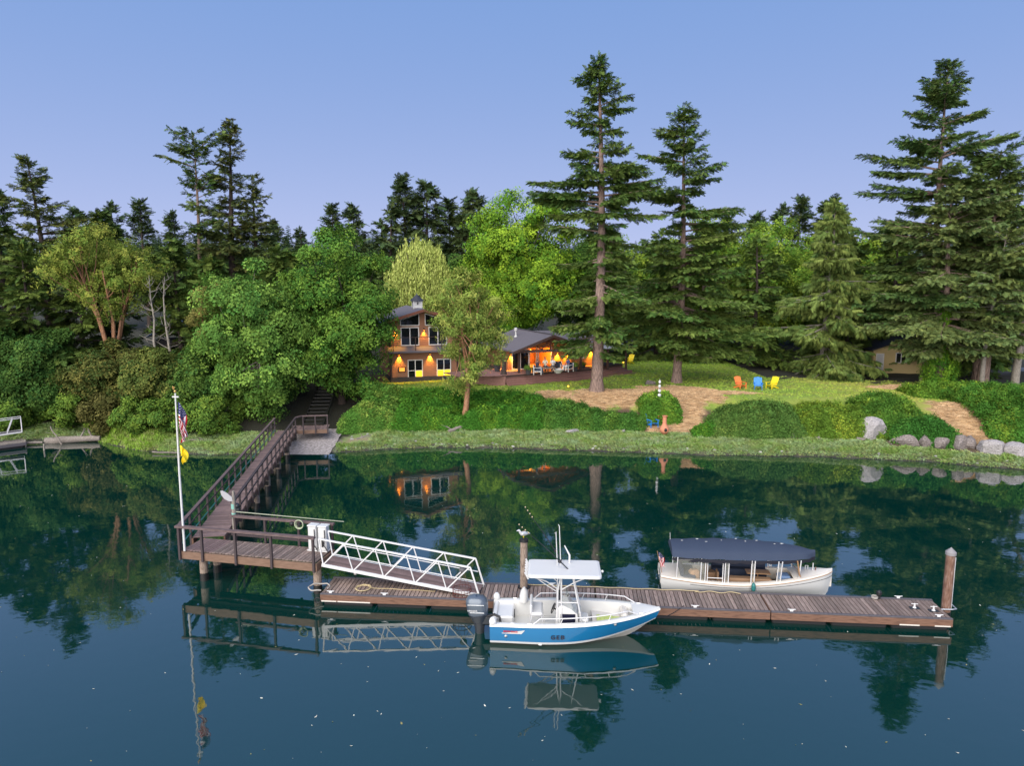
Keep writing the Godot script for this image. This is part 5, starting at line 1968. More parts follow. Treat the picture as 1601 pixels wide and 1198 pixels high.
func build_shore_debris():
	log_of("drift_log", "thick grey drift log lying along the water below the dark woods", Vector3(-36.6, 0.15, -54.6), Vector3(-32.6, 0.3, -55.1), 0.30, 1, 2)
	log_of("drift_log", "thin pale drift log reaching from the neighbouring dock to the thick log", Vector3(-39.9, 0.12, -53.6), Vector3(-36.6, 0.14, -54.2), 0.14, 2, 1)
	log_of("drift_branch", "bare branched stick standing out of the water beside the thick log", Vector3(-35.0, 0.0, -54.0), Vector3(-35.9, 1.4, -54.2), 0.06, 3, 4)
	log_of("drift_branch", "bleached bent branch on the bright marsh grass behind the flagpole", Vector3(-25.5, 0.55, -53.2), Vector3(-22.5, 0.6, -53.0), 0.06, 4, 3)
	log_of("drift_branch", "bleached branch lying in the shallows left of the pier", Vector3(-26.5, 0.1, -51.1), Vector3(-24.3, 0.12, -50.9), 0.05, 5, 2)
	log_of("drift_branch", "bleached twig on the marsh grass beside the pier's shore end", Vector3(-21.6, 0.6, -53.4), Vector3(-20.2, 0.62, -53.0), 0.04, 6, 3)
	log_of("drift_log", "short grey stump leaning at the foot of the hedge by the madrone", Vector3(-5.0, 0.75, -55.4), Vector3(-4.0, 1.05, -56.0), 0.16, 7, 1)
	log_of("drift_log", "long pale log lying along the foot of the hedge", Vector3(-13.0, 0.72, -55.8), Vector3(-8.4, 0.82, -56.3), 0.11, 8, 0)
	log_of("drift_log", "pale bleached log on the beach right of the boat ramp", Vector3(-12.0, 0.55, -53.7), Vector3(-11.1, 0.62, -54.4), 0.1, 9, 2)
	for a in [[-37.4, -53.4, 0.55, "first white stake standing in the water near the neighbouring dock"], [-35.2, -52.2, 0.5, "short pale stake in the water in front of the thick drift log"]]:
		var s := Shape.new()
		s.tube([Vector3(0, -0.6, 0), Vector3(0.03, a[2], 0)], [0.07, 0.06], 8)
		single("water_stake", s, M.bark_pale, a[3], "stake", Vector3(a[0], 0, a[1]))

# ---------------------------------------------------------------- the two-storey house
func framed_window(called: String, parent: Node, x0: float, x1: float, y0: float, y1: float, z: float, cols: int, lit_rows: Array, glass: Material):
	# a window or glazed door proud of a wall that faces +z; lit_rows: one entry per row of panes from the bottom, true where a lit room shows
	var w := part(called, frame_shape(x0, x1, y0, y1, z, cols, lit_rows.size()), M.window_frame, parent)
	for r in lit_rows.size():
		for c in cols:
			var a := lerpf(x0 + 0.05, x1 - 0.05, c / float(cols))
			var b := lerpf(x0 + 0.05, x1 - 0.05, (c + 1) / float(cols))
			var d := lerpf(y0 + 0.05, y1 - 0.05, r / float(lit_rows.size()))
			var e := lerpf(y0 + 0.05, y1 - 0.05, (r + 1) / float(lit_rows.size()))
			var s := Shape.new()
			s.box(Vector3((a + b) * 0.5, (d + e) * 0.5, z + 0.02), Vector3(b - a - 0.03, e - d - 0.03, 0.012))
			var l = lit_rows[r]
			var on: bool = l[c] if l is Array else l
			part("lit_pane" if on else "pane", s, M.lit if on else glass, w)

func frame_shape(x0: float, x1: float, y0: float, y1: float, z: float, cols: int, rows: int) -> Shape:
	var s := Shape.new()
	var zz := z + 0.035
	for c in cols + 1: s.box(Vector3(lerpf(x0 + 0.04, x1 - 0.04, c / float(cols)), (y0 + y1) * 0.5, zz), Vector3(0.08, y1 - y0, 0.07))
	for r in rows + 1: s.box(Vector3((x0 + x1) * 0.5, lerpf(y0 + 0.04, y1 - 0.04, r / float(rows)), zz + 0.003), Vector3(x1 - x0, 0.08 if r == 0 or r == rows else 0.05, 0.07))
	return s

func laps(x0: float, x1: float, y0: float, y1: float, z: float) -> Shape:
	var s := Shape.new()
	var y := y0
	while y < y1:
		s.quad(Vector3(x0, y, z + 0.022), Vector3(x1, y, z + 0.022), Vector3(x1, y + 0.19, z + 0.004), Vector3(x0, y + 0.19, z + 0.004))
		s.quad(Vector3(x0, y, z + 0.002), Vector3(x1, y, z + 0.002), Vector3(x1, y, z + 0.022), Vector3(x0, y, z + 0.022))
		y += 0.19
	return s

func wall_lamp(at: Vector3, turn: float, label: String, energy := 1.6):
	# a down-light on a wall that faces local +z
	var t := thing("wall_lamp", label, "lamp", at, turn, "warm down-lights on the house")
	var s := Shape.new()
	s.tube([Vector3(0, 0.02, 0.12), Vector3(0, 0.2, 0.12)], 0.055, 10)
	s.box(Vector3(0, 0.12, 0.04), Vector3(0.05, 0.05, 0.12))
	part("housing", s, M.black, t)
	s = Shape.new()
	s.tube([Vector3(0, -0.005, 0.12), Vector3(0, 0.018, 0.12)], 0.045, 10)
	part("bulb", s, M.bulb, t)
	var l := SpotLight3D.new()
	l.name = "spot"
	l.light_color = Color(1.0, 0.70, 0.20)
	l.light_energy = energy
	l.spot_angle = 40.0
	l.spot_angle_attenuation = 0.8
	l.spot_range = 8.0
	l.light_size = 0.04
	l.shadow_enabled = true
	l.position = Vector3(0, -0.04, 0.12)
	l.rotation_degrees = Vector3(-90, 0, 0)
	t.add_child(l, true)

func build_house():
	var turn := 0.30
	var at := Vector3(-11.42, 3.05, -66.76)
	var t := thing("two_storey_house", "two-storey brown timber house with a low gable, glazed doors and a cupola", "house", at, turn)
	var B := Basis(Vector3.UP, turn)
	var s := Shape.new()
	# body with gable ends
	var w := 6.4
	var rx := 3.0
	var dp := 9.0
	var prof := [Vector2(0, -0.6), Vector2(w, -0.6), Vector2(w, 5.8), Vector2(rx, 6.85), Vector2(0, 5.8)]
	for i in prof.size():
		var a: Vector2 = prof[i]
		var b: Vector2 = prof[(i + 1) % prof.size()]
		s.quad(Vector3(a.x, a.y, 0), Vector3(a.x, a.y, -dp), Vector3(b.x, b.y, -dp), Vector3(b.x, b.y, 0))
	for i in range(1, prof.size() - 1):
		s.tri(Vector3(prof[0].x, prof[0].y, 0), Vector3(prof[i].x, prof[i].y, 0), Vector3(prof[i + 1].x, prof[i + 1].y, 0))
		s.tri(Vector3(prof[0].x, prof[0].y, -dp), Vector3(prof[i + 1].x, prof[i + 1].y, -dp), Vector3(prof[i].x, prof[i].y, -dp))
	var wall := part("wall", s, M.siding, t)
	part("siding_boards", laps(0.08, w - 0.08, 0.55, 3.0, 0.0), M.siding, wall).set_meta("kind", "stuff")
	part("siding_boards", laps(0.08, w - 0.08, 3.45, 5.7, 0.0), M.siding, wall).set_meta("kind", "stuff")
	var sl := laps(-dp + 0.08, -0.08, 0.55, 5.7, 0.0)
	var so := part("siding_boards", sl, M.siding, wall)
	so.set_meta("kind", "stuff")
	so.rotation.y = -PI / 2
	s = Shape.new()
	s.box(Vector3(w * 0.5, 0.0, 0.04), Vector3(w + 0.1, 1.0, 0.1))
	s.box(Vector3(-0.05, 0.0, -dp * 0.5), Vector3(0.1, 1.0, dp))
	part("stone_base", s, M.stone_base, t)
	s = Shape.new()
	for x in [0.0, w]: s.box(Vector3(x, 3.1, 0.03), Vector3(0.16, 5.2, 0.1))
	part("corner_boards", s, M.siding_trim, t)
	# roof with deep eaves
	var rf := part("roof", gable_roof(rx - 4.1, rx + 4.1, 6.85, 0.30, -dp - 0.5, 1.3, 0.16), M.roof, t)
	s = Shape.new()
	for k in [-1.0, 1.0]:
		var e := Vector3(rx + k * 4.1, 6.85 - 0.30 * 4.1 + 0.02, 1.32)
		s.bar(Vector3(rx, 6.87, 1.32), e, 0.06, 0.24)
	part("barge_board", s, M.soffit, rf)
	# skirt roof between the storeys
	s = Shape.new()
	s.quad(Vector3(-0.4, 3.02, 1.0), Vector3(w + 0.3, 3.02, 1.0), Vector3(w + 0.3, 3.42, 0.03), Vector3(-0.4, 3.42, 0.03))
	s.quad(Vector3(-0.4, 2.94, 1.0), Vector3(-0.4, 2.94, 0.03), Vector3(w + 0.3, 2.94, 0.03), Vector3(w + 0.3, 2.94, 1.0))
	s.quad(Vector3(-0.4, 2.9, 1.02), Vector3(w + 0.3, 2.9, 1.02), Vector3(w + 0.3, 3.06, 1.02), Vector3(-0.4, 3.06, 1.02))
	part("skirt_roof", s, M.roof, t)
	framed_window("glazed_door", t, 1.55, 3.0, 0.05, 2.15, 0.0, 2, [[false, true], [false, false]], M.dark_glass)
	framed_window("glazed_door", t, 4.35, 5.75, 0.05, 2.15, 0.0, 2, [[true, true], [false, false]], M.dark_glass)
	framed_window("upper_window", t, 0.95, 2.7, 3.5, 5.25, 0.0, 2, [false], M.dark_glass)
	framed_window("upper_window", t, 3.6, 5.4, 3.5, 5.25, 0.0, 2, [false], M.dark_glass)
	for k in [0, 1]:
		s = Shape.new()
		var a := [Vector3(0.95, 5.42, 0.03), Vector3(2.7, 5.42, 0.03), Vector3(2.7, 6.5, 0.03), Vector3(0.95, 5.95, 0.03)]
		if k == 1: a = [Vector3(3.3, 5.42, 0.03), Vector3(5.05, 5.42, 0.03), Vector3(5.05, 5.95, 0.03), Vector3(3.3, 6.5, 0.03)]
		s.plate(a, Vector3(0, 0, 0.015))
		var tp := part("gable_window", s, M.dark_glass, t)
		s = Shape.new()
		for i in 4: s.bar(a[i] + Vector3(0, 0, 0.03), a[(i + 1) % 4] + Vector3(0, 0, 0.03), 0.07, 0.07)
		part("frame", s, M.window_frame, tp)
	# balcony rail in front of the upper windows
	s = Shape.new()
	s.bar(Vector3(0.1, 4.35, 0.9), Vector3(w, 4.35, 0.9), 0.05, 0.05)
	for x in [0.1, 2.2, 4.7, 6.9]: s.bar(Vector3(x, 3.1, 0.9), Vector3(x, 4.35, 0.9), 0.07, 0.07)
	part("balcony_rail", s, M.siding_trim, t)
	# lit notice box on the ground-floor wall
	s = Shape.new()
	s.soft_box(Vector3(1.0, 1.25, 0.06), Vector3(0.72, 0.56, 0.08), 0.015)
	var nb := part("notice_box", s, M.sign_wood, t)
	s = Shape.new()
	s.box(Vector3(1.0, 1.25, 0.105), Vector3(0.5, 0.36, 0.012))
	part("lit_panel", s, M.lit_soft, nb)
	# cupola
	s = Shape.new()
	s.box(Vector3(3.0, 7.15, -2.6), Vector3(0.86, 1.0, 0.86))
	var cu := part("cupola", s, M.white, t)
	s = Shape.new()
	for c in [[-1, -1], [1, -1], [1, 1], [-1, 1]]: s.box(Vector3(3.0 + c[0] * 0.42, 7.3, -2.6 + c[1] * 0.42), Vector3(0.07, 0.86, 0.07))
	s.box(Vector3(3.0, 7.0, -2.6), Vector3(0.96, 0.06, 0.96))
	part("trim", s, M.white_metal, cu)
	s = Shape.new()
	s.box(Vector3(3.0, 7.42, -2.165), Vector3(0.12, 0.26, 0.012))
	part("vent", s, M.black, cu)
	s = Shape.new()
	s.lathe(Vector3(3.0, 7.65, -2.6), [Vector2(0.0, 0.0), Vector2(0.72, 0.0), Vector2(0.55, 0.16), Vector2(0.2, 0.5), Vector2(0.05, 0.66), Vector2(0.03, 0.78), Vector2(0.0, 0.8)], 8)
	part("cupola_roof", s, M.roof_dark, cu)
	for a in [[Vector3(0.75, 2.62, 0.0), 0.0, "warm down-light over the notice box on the house's lower wall"], [Vector3(3.7, 2.62, 0.0), 0.0, "warm down-light between the two glazed doors of the house"], [Vector3(0.45, 4.95, 0.0), 0.0, "warm down-light left of the upper window of the house"], [Vector3(3.15, 4.95, 0.0), 0.0, "warm down-light between the upper windows of the house"], [Vector3(0.0, 4.95, -3.0), -PI / 2, "warm down-light on the shaded side wall of the house"]]:
		wall_lamp(at + B * (a[0] as Vector3), turn + a[1], a[2], 11.0 if a[0].y < 4.0 else 6.0)

func gable_roof(x0: float, x1: float, ridge: float, pitch: float, z0: float, z1: float, thick: float) -> Shape:
	# ridge along z in the middle, both slopes as slabs
	var s := Shape.new()
	var m := (x0 + x1) * 0.5
	for k in [-1.0, 1.0]:
		var e: float = x0 if k < 0 else x1
		var ye := ridge - pitch * absf(e - m)
		var p := [Vector3(m, ridge, z1), Vector3(m, ridge, z0), Vector3(e, ye, z0), Vector3(e, ye, z1)]
		if k > 0: p.reverse()
		s.plate(p, Vector3(0, thick, 0))
	return s

# ---------------------------------------------------------------- the single-storey wing with its deck
const WING_TURN := 0.36
const WING_AT := Vector3(0.27, 3.05, -66.2)
func wing_pt(x: float, y: float, z: float) -> Vector3:
	return WING_AT + Basis(Vector3.UP, WING_TURN) * Vector3(x, y, z)

func build_wing():
	var t := thing("house_wing", "single-storey timber wing with a wide grey gable roof and a glowing open porch", "house", WING_AT, WING_TURN)
	var s := Shape.new()
	# rooms: walls as slabs so that the lit room is really hollow
	var fl := 1.02
	var hi := 3.1
	var box := func(called: String, a: Vector3, b: Vector3, m: Material):
		var q := Shape.new()
		q.box((a + b) * 0.5, (b - a).abs())
		return part(called, q, m, t)
	box.call("side_wall", Vector3(0.1, 0, -8.6), Vector3(0.25, hi, -2.2), M.siding)
	box.call("back_wall", Vector3(0.25, 0, -8.6), Vector3(10.5, hi, -8.45), M.cedar)
	box.call("side_wall", Vector3(10.35, 0, -8.45), Vector3(10.5, hi, -3.0), M.siding)
	box.call("partition", Vector3(5.6, fl, -8.4), Vector3(5.72, hi, -2.3), M.cedar)
	box.call("room_floor", Vector3(0.25, 0.8, -8.45), Vector3(10.35, fl, -2.2), M.house_deck)
	box.call("ceiling", Vector3(0.1, hi, -8.6), Vector3(7.0, hi + 0.08, -2.2), M.cedar)
	# front wall in pieces
	box.call("front_wall", Vector3(4.75, fl, -2.3), Vector3(6.95, hi, -2.16), M.cedar)
	box.call("front_wall", Vector3(6.85, fl, -3.06), Vector3(10.35, hi, -2.92), M.cedar)
	box.call("front_wall", Vector3(6.85, fl, -2.92), Vector3(6.99, hi, -2.3), M.cedar)
	box.call("front_wall", Vector3(0.25, fl, -2.3), Vector3(0.5, hi, -2.16), M.siding)
	# dark sliding windows at the near corner, the open door, a window farther along
	framed_window("sliding_window", t, 0.5, 2.3, fl + 0.02, hi - 0.1, -2.2, 2, [false], M.dark_glass)
	s = Shape.new()
	for x in [2.35, 3.1, 3.3, 4.7]: s.box(Vector3(x, (fl + hi) * 0.5, -2.2), Vector3(0.09, hi - fl - 0.02, 0.1))
	part("door_frame", s, M.window_frame, t)
	framed_window("window", t, 7.3, 8.6, fl + 0.75, hi - 0.15, -2.92, 2, [false], M.dark_glass)
	s = Shape.new()
	s.plate([Vector3(0.15, hi + 0.09, -2.15), Vector3(6.9, hi + 0.09, -2.15), Vector3(3.5, 4.35, -2.15)], Vector3(0, 0, -0.08))
	part("gable_infill", s, M.cedar, t)
	# porch posts, beam and truss
	for x in [0.35, 6.75]:
		s = Shape.new()
		s.soft_box(Vector3(x, 2.05, 0.15), Vector3(0.2, 2.06, 0.2), 0.015)
		part("porch_post", s, M.siding_trim, t)
	s = Shape.new()
	s.soft_box(Vector3(3.55, 3.02, 0.15), Vector3(7.2, 0.24, 0.16), 0.015)
	part("porch_beam", s, M.rail, t)
	s = Shape.new()
	for k in [-1.0, 1.0]:
		s.bar(Vector3(3.55, 4.28, 0.15), Vector3(3.55 + k * 3.3, 3.12, 0.15), 0.12, 0.16)
		s.bar(Vector3(3.55, 4.1, 0.15), Vector3(3.55 + k * 0.9, 3.14, 0.15), 0.1, 0.1)
		s.bar(Vector3(3.55 + k * 0.9, 3.14, 0.15), Vector3(3.55 + k * 1.7, 3.72, 0.15), 0.1, 0.1)
	s.bar(Vector3(3.55, 3.14, 0.15), Vector3(3.55, 4.2, 0.15), 0.12, 0.12)
	part("truss", s, M.soffit, t)
	s = Shape.new()
	s.plate([Vector3(2.2, 3.8, 0.1), Vector3(4.9, 3.8, 0.1), Vector3(3.55, 4.3, 0.1)], Vector3(0, 0, 0.04))
	part("gable_panel", s, M.soffit, t)
	# roofs
	var r1 := part("roof", gable_roof(-0.45, 7.55, 4.42, 0.36, -9.2, 0.95, 0.14), M.roof, t)
	s = Shape.new()
	for k in [-1.0, 1.0]:
		s.bar(Vector3(3.55, 4.46, 0.98), Vector3(3.55 + k * 4.05, 4.46 - 0.36 * 4.05, 0.98), 0.05, 0.24)
	part("barge_board", s, M.siding_trim, r1)
	s = Shape.new()
	s.bar(Vector3(3.55, 4.60, 0.95), Vector3(3.55, 4.60, -9.2), 0.22, 0.05)
	part("ridge_cap", s, M.rubstrip, r1)
	s = Shape.new()
	s.plate([Vector3(5.0, 3.1, -2.4), Vector3(11.0, 3.05, -2.4), Vector3(10.2, 4.3, -5.8), Vector3(4.0, 4.4, -5.8)], Vector3(0, 0.12, 0))
	s.plate([Vector3(4.0, 4.4, -5.8), Vector3(10.2, 4.3, -5.8), Vector3(11.0, 3.05, -9.2), Vector3(5.0, 3.1, -9.2)], Vector3(0, 0.12, 0))
	s.plate([Vector3(11.0, 3.05, -2.4), Vector3(11.0, 3.05, -9.2), Vector3(10.2, 4.3, -5.8)], Vector3(0, 0.12, 0))
	part("hip_roof", s, M.roof, t)
	s = Shape.new()
	s.plate([Vector3(7.4, 2.88, -1.2), Vector3(13.0, 2.80, -1.2), Vector3(13.0, 3.2, -3.4), Vector3(7.4, 3.26, -3.4)], Vector3(0, 0.07, 0))
	for k in 12:
		var x := 7.5 + k * 0.48
		s.bar(Vector3(x, 2.96, -1.2), Vector3(x, 3.31, -3.4), 0.04, 0.05)
	part("metal_roof", s, M.roof_metal, t)
	s = Shape.new()
	for x in [12.7, 10.6]: s.soft_box(Vector3(x, 1.75, -1.5), Vector3(0.18, 2.1, 0.18), 0.015)
	part("porch_post", s, M.siding_trim, t)
	# white flue
	s = Shape.new()
	s.lathe(Vector3(2.0, 3.85, -5.0), [Vector2(0.16, -0.2), Vector2(0.16, 0.22), Vector2(0.08, 0.3), Vector2(0.08, 0.75), Vector2(0.17, 0.78), Vector2(0.17, 1.05), Vector2(0, 1.1)], 12)
	part("flue", s, M.white, t)
	# things in the lit room that show through the door
	var tb := thing("pendant_lamp", "warm pendant lamps hanging in the open room of the wing", "lamp", wing_pt(3.3, fl + 1.55, -4.4), WING_TURN)
	s = Shape.new()
	s.ball(Vector3(0, 0, 0), Vector3(0.17, 0.19, 0.17), 7, 10)
	part("lamp_globe", s, M.bulb, tb)
	s = Shape.new()
	s.tube([Vector3(0, 0.19, 0), Vector3(0, 0.5, 0)], 0.01, 5)
	part("cord", s, M.black, tb)
	var l := OmniLight3D.new()
	l.name = "room_light"
	l.light_color = Color(1.0, 0.66, 0.24)
	l.light_energy = 17.0
	l.light_size = 0.17
	l.omni_range = 14.0
	l.shadow_enabled = true
	l.position = Vector3.ZERO
	tb.add_child(l, true)
	var cb := thing("kitchen_cabinet", "dark wooden cabinet against the back wall of the lit room", "cabinet", wing_pt(4.0, fl, -8.0), WING_TURN)
	s = Shape.new()
	s.soft_box(Vector3(0, 0.5, 0), Vector3(2.2, 1.0, 0.6), 0.02)
	part("body", s, M.siding, cb)
	s = Shape.new()
	s.soft_box(Vector3(0, 1.03, 0.02), Vector3(2.3, 0.05, 0.68), 0.01)
	part("counter", s, M.rubstrip, cb)
	for a in [[Vector3(5.3, 2.55, -2.16), 0.0, "warm down-light on the cedar wall right of the open door"], [Vector3(6.3, 2.55, -2.16), 0.0, "warm down-light at the porch's far cedar wall"], [Vector3(9.4, 2.6, -2.92), 0.0, "warm down-light on the cedar wall beside the big fir"], [Vector3(0.1, 2.5, -3.4), -PI / 2, "warm down-light on the wing's side wall under the eave"], [Vector3(0.38, 2.55, -2.16), 0.0, "warm down-light beside the dark sliding window"]]:
		var q: Vector3 = a[0]
		wall_lamp(wing_pt(q.x, q.y, q.z), WING_TURN + a[1], a[2], 12.0)
	build_deck()

func build_deck():
	# outline in world metres, top at y = 4.07
	var t := thing("house_deck", "raised red-brown timber deck with wide steps in front of the wing", "deck", Vector3(-0.6, 3.0, -64.5))
	var o := t.position
	var C := Vector3(0, 0, 0)
	var Lp := Vector3(-4.7, 0, -2.1)
	var R := Vector3(8.4, 0, -5.2)
	var R2 := Vector3(12.2, 0, -9.6)
	var top := 1.07
	var s := Shape.new()
	s.slab([Vector2(Lp.x, Lp.z), Vector2(C.x, C.z), Vector2(R.x, R.z), Vector2(R2.x, R2.z), Vector2(9.0, -13.0), Vector2(-4.0, -7.5)], 0.75, top - 0.035)
	part("frame", s, M.siding_trim, t)
	# decking boards, laid along the front
	var e := (R - C).normalized()
	var nrm := Vector3(-e.z, 0, e.x)     # towards the viewer
	for k in 30:
		var off := -0.16 * k - 0.08
		var a := C + nrm * off
		var x0 := -1.0 - 0.9 * k * 0.16 * 2.2
		var x1 := 9.9 + k * 0.10
		x0 = maxf(x0, -4.0)
		s = Shape.new()
		s.box(a + e * (x0 + x1) * 0.5 + Vector3(0, top - 0.017, 0), Vector3(x1 - x0, 0.034, 0.15), Basis(e, Vector3.UP, -e.cross(Vector3.UP) * -1.0))
		part("deck_board", s, M.house_deck, t)
	s = Shape.new()
	s.slab([Vector2(Lp.x, Lp.z), Vector2(C.x - 0.3, C.z - 0.14), Vector2(-0.4, -0.9), Vector2(-3.4, -6.4)], top - 0.034, top - 0.004)
	part("deck_board", s, M.house_deck, t)
	# fascia boards on the left run
	var d := (C - Lp)
	var dn := d.normalized()
	var side := Vector3(-dn.z, 0, dn.x)
	if side.z < 0: side = -side
	for k in 5:
		s = Shape.new()
		s.box(Lp + d * 0.5 + Vector3(0, -0.05 + 0.225 * k, 0) + side * (0.03 + 0.012 * (4 - k)), Vector3(d.length() + 0.05, 0.215, 0.06), Basis(dn, Vector3.UP, side))
		part("fascia_board", s, M.house_deck, t)
	# steps along the front and round the far end
	for k in 4:
		var out := 0.30 * (3 - k)
		var y := 0.21 * (k + 1) + 0.02
		s = Shape.new()
		var a := C + nrm * out * 0.4
		var b := R + nrm * out
		var bb := R2 + Vector3(0.55, 0, 0.3).normalized() * out * 1.6 + nrm * out * 0.3
		s.slab([Vector2(a.x, a.z), Vector2(b.x, b.z), Vector2(bb.x, bb.z), Vector2(R2.x - 1.5, R2.z - 0.6), Vector2(R.x - 1.0, R.z - 1.2), Vector2(a.x - 0.2, a.z - 1.0)], y - 0.24, y - 0.05)
		part("riser", s, M.house_deck, t)
		s = Shape.new()
		s.slab([Vector2(a.x + nrm.x * 0.03, a.z + nrm.z * 0.03), Vector2(b.x + nrm.x * 0.03, b.z + nrm.z * 0.03), Vector2(bb.x + 0.03, bb.z + 0.02), Vector2(R2.x - 1.5, R2.z - 0.6), Vector2(R.x - 1.0, R.z - 1.2), Vector2(a.x - 0.2, a.z - 1.0)], y - 0.05, y)
		part("tread", s, M.house_deck, t)

func build_far_buildings():
	# yellow cabin among the trunks on the right
	var t := thing("yellow_cabin", "small yellow cabin half hidden behind the trunks and ivy", "cabin", Vector3(37.0, 3.2, -72.4), -0.05)
	var s := Shape.new()
	s.box(Vector3(4.0, 1.3, -3.0), Vector3(8.0, 2.6, 6.0))
	part("wall", s, M.cabin_yellow, t)
	var r := part("roof", gable_roof(-0.5, 8.5, 4.0, 0.36, -6.6, 0.6, 0.12), M.roof_dark, t)
	s = Shape.new()
	s.plate([Vector3(0, 2.6, 0.0), Vector3(8.0, 2.6, 0.0), Vector3(4.0, 3.98, 0.0)], Vector3(0, 0, -0.1))
	part("gable", s, M.cabin_yellow, t)
	framed_window("window", t, 2.2, 3.3, 1.1, 2.2, 0.0, 2, [false], M.dark_glass)
	framed_window("door", t, 0.25, 1.05, 0.1, 2.1, 0.0, 1, [false, false], M.white)
	# blue-roofed shed and a white one glimpsed through the woods on the left
	t = thing("blue_roofed_shed", "blue-roofed shed glimpsed through the dark trees behind the left madrone", "shed", Vector3(-35.5, 4.2, -70.0), 0.1)
	s = Shape.new()
	s.box(Vector3(2.5, 1.3, -2.0), Vector3(5.0, 2.6, 4.0))
	part("wall", s, M.stone_base, t)
	part("roof", gable_roof(-0.4, 5.4, 4.4, 0.5, -4.4, 0.4, 0.12), M.blue_roof, t)
	t = thing("white_shed", "small pale shed glimpsed low between the trunks of the dark woods", "shed", Vector3(-37.4, 3.3, -63.5), -0.1)
	s = Shape.new()
	s.box(Vector3(1.0, 1.1, -1.0), Vector3(2.0, 2.2, 2.0))
	part("wall", s, M.white, t)
	part("roof", gable_roof(-0.2, 2.2, 2.9, 0.5, -2.2, 0.2, 0.1), M.roof_dark, t)

# ---------------------------------------------------------------- furniture and people on the deck
func armchair(label: String, at: Vector3, turn: float, group: String) -> Node3D:
	var t := thing("patio_armchair", label, "armchair", at, turn, group)
	for x in [-0.36, 0.36]:
		for z in [-0.34, 0.34]:
			var s := Shape.new()
			s.soft_box(Vector3(x, 0.31 if z > 0 else 0.42, z), Vector3(0.07, 0.62 if z > 0 else 0.84, 0.07), 0.01)
			part("leg", s, M.white, t)
		var s2 := Shape.new()
		s2.soft_box(Vector3(x, 0.64, 0.0), Vector3(0.11, 0.04, 0.8), 0.01)
		part("armrest", s2, M.white, t)
	var s3 := Shape.new()
	s3.soft_box(Vector3(0, 0.3, 0), Vector3(0.72, 0.08, 0.7), 0.01)
	for y in [0.5, 0.62, 0.74, 0.82]: s3.soft_box(Vector3(0, y, -0.34), Vector3(0.66, 0.06, 0.03), 0.005)
	part("frame", s3, M.white, t)
	s3 = Shape.new()
	s3.soft_box(Vector3(0, 0.42, 0.02), Vector3(0.62, 0.15, 0.62), 0.04)
	part("seat_cushion", s3, M.navy_canvas, t)
	s3 = Shape.new()
	s3.soft_box(Vector3(0, 0.66, -0.25), Vector3(0.6, 0.42, 0.13), 0.04, Basis(Vector3.RIGHT, -0.15))
	part("back_cushion", s3, M.navy_canvas, t)
	return t

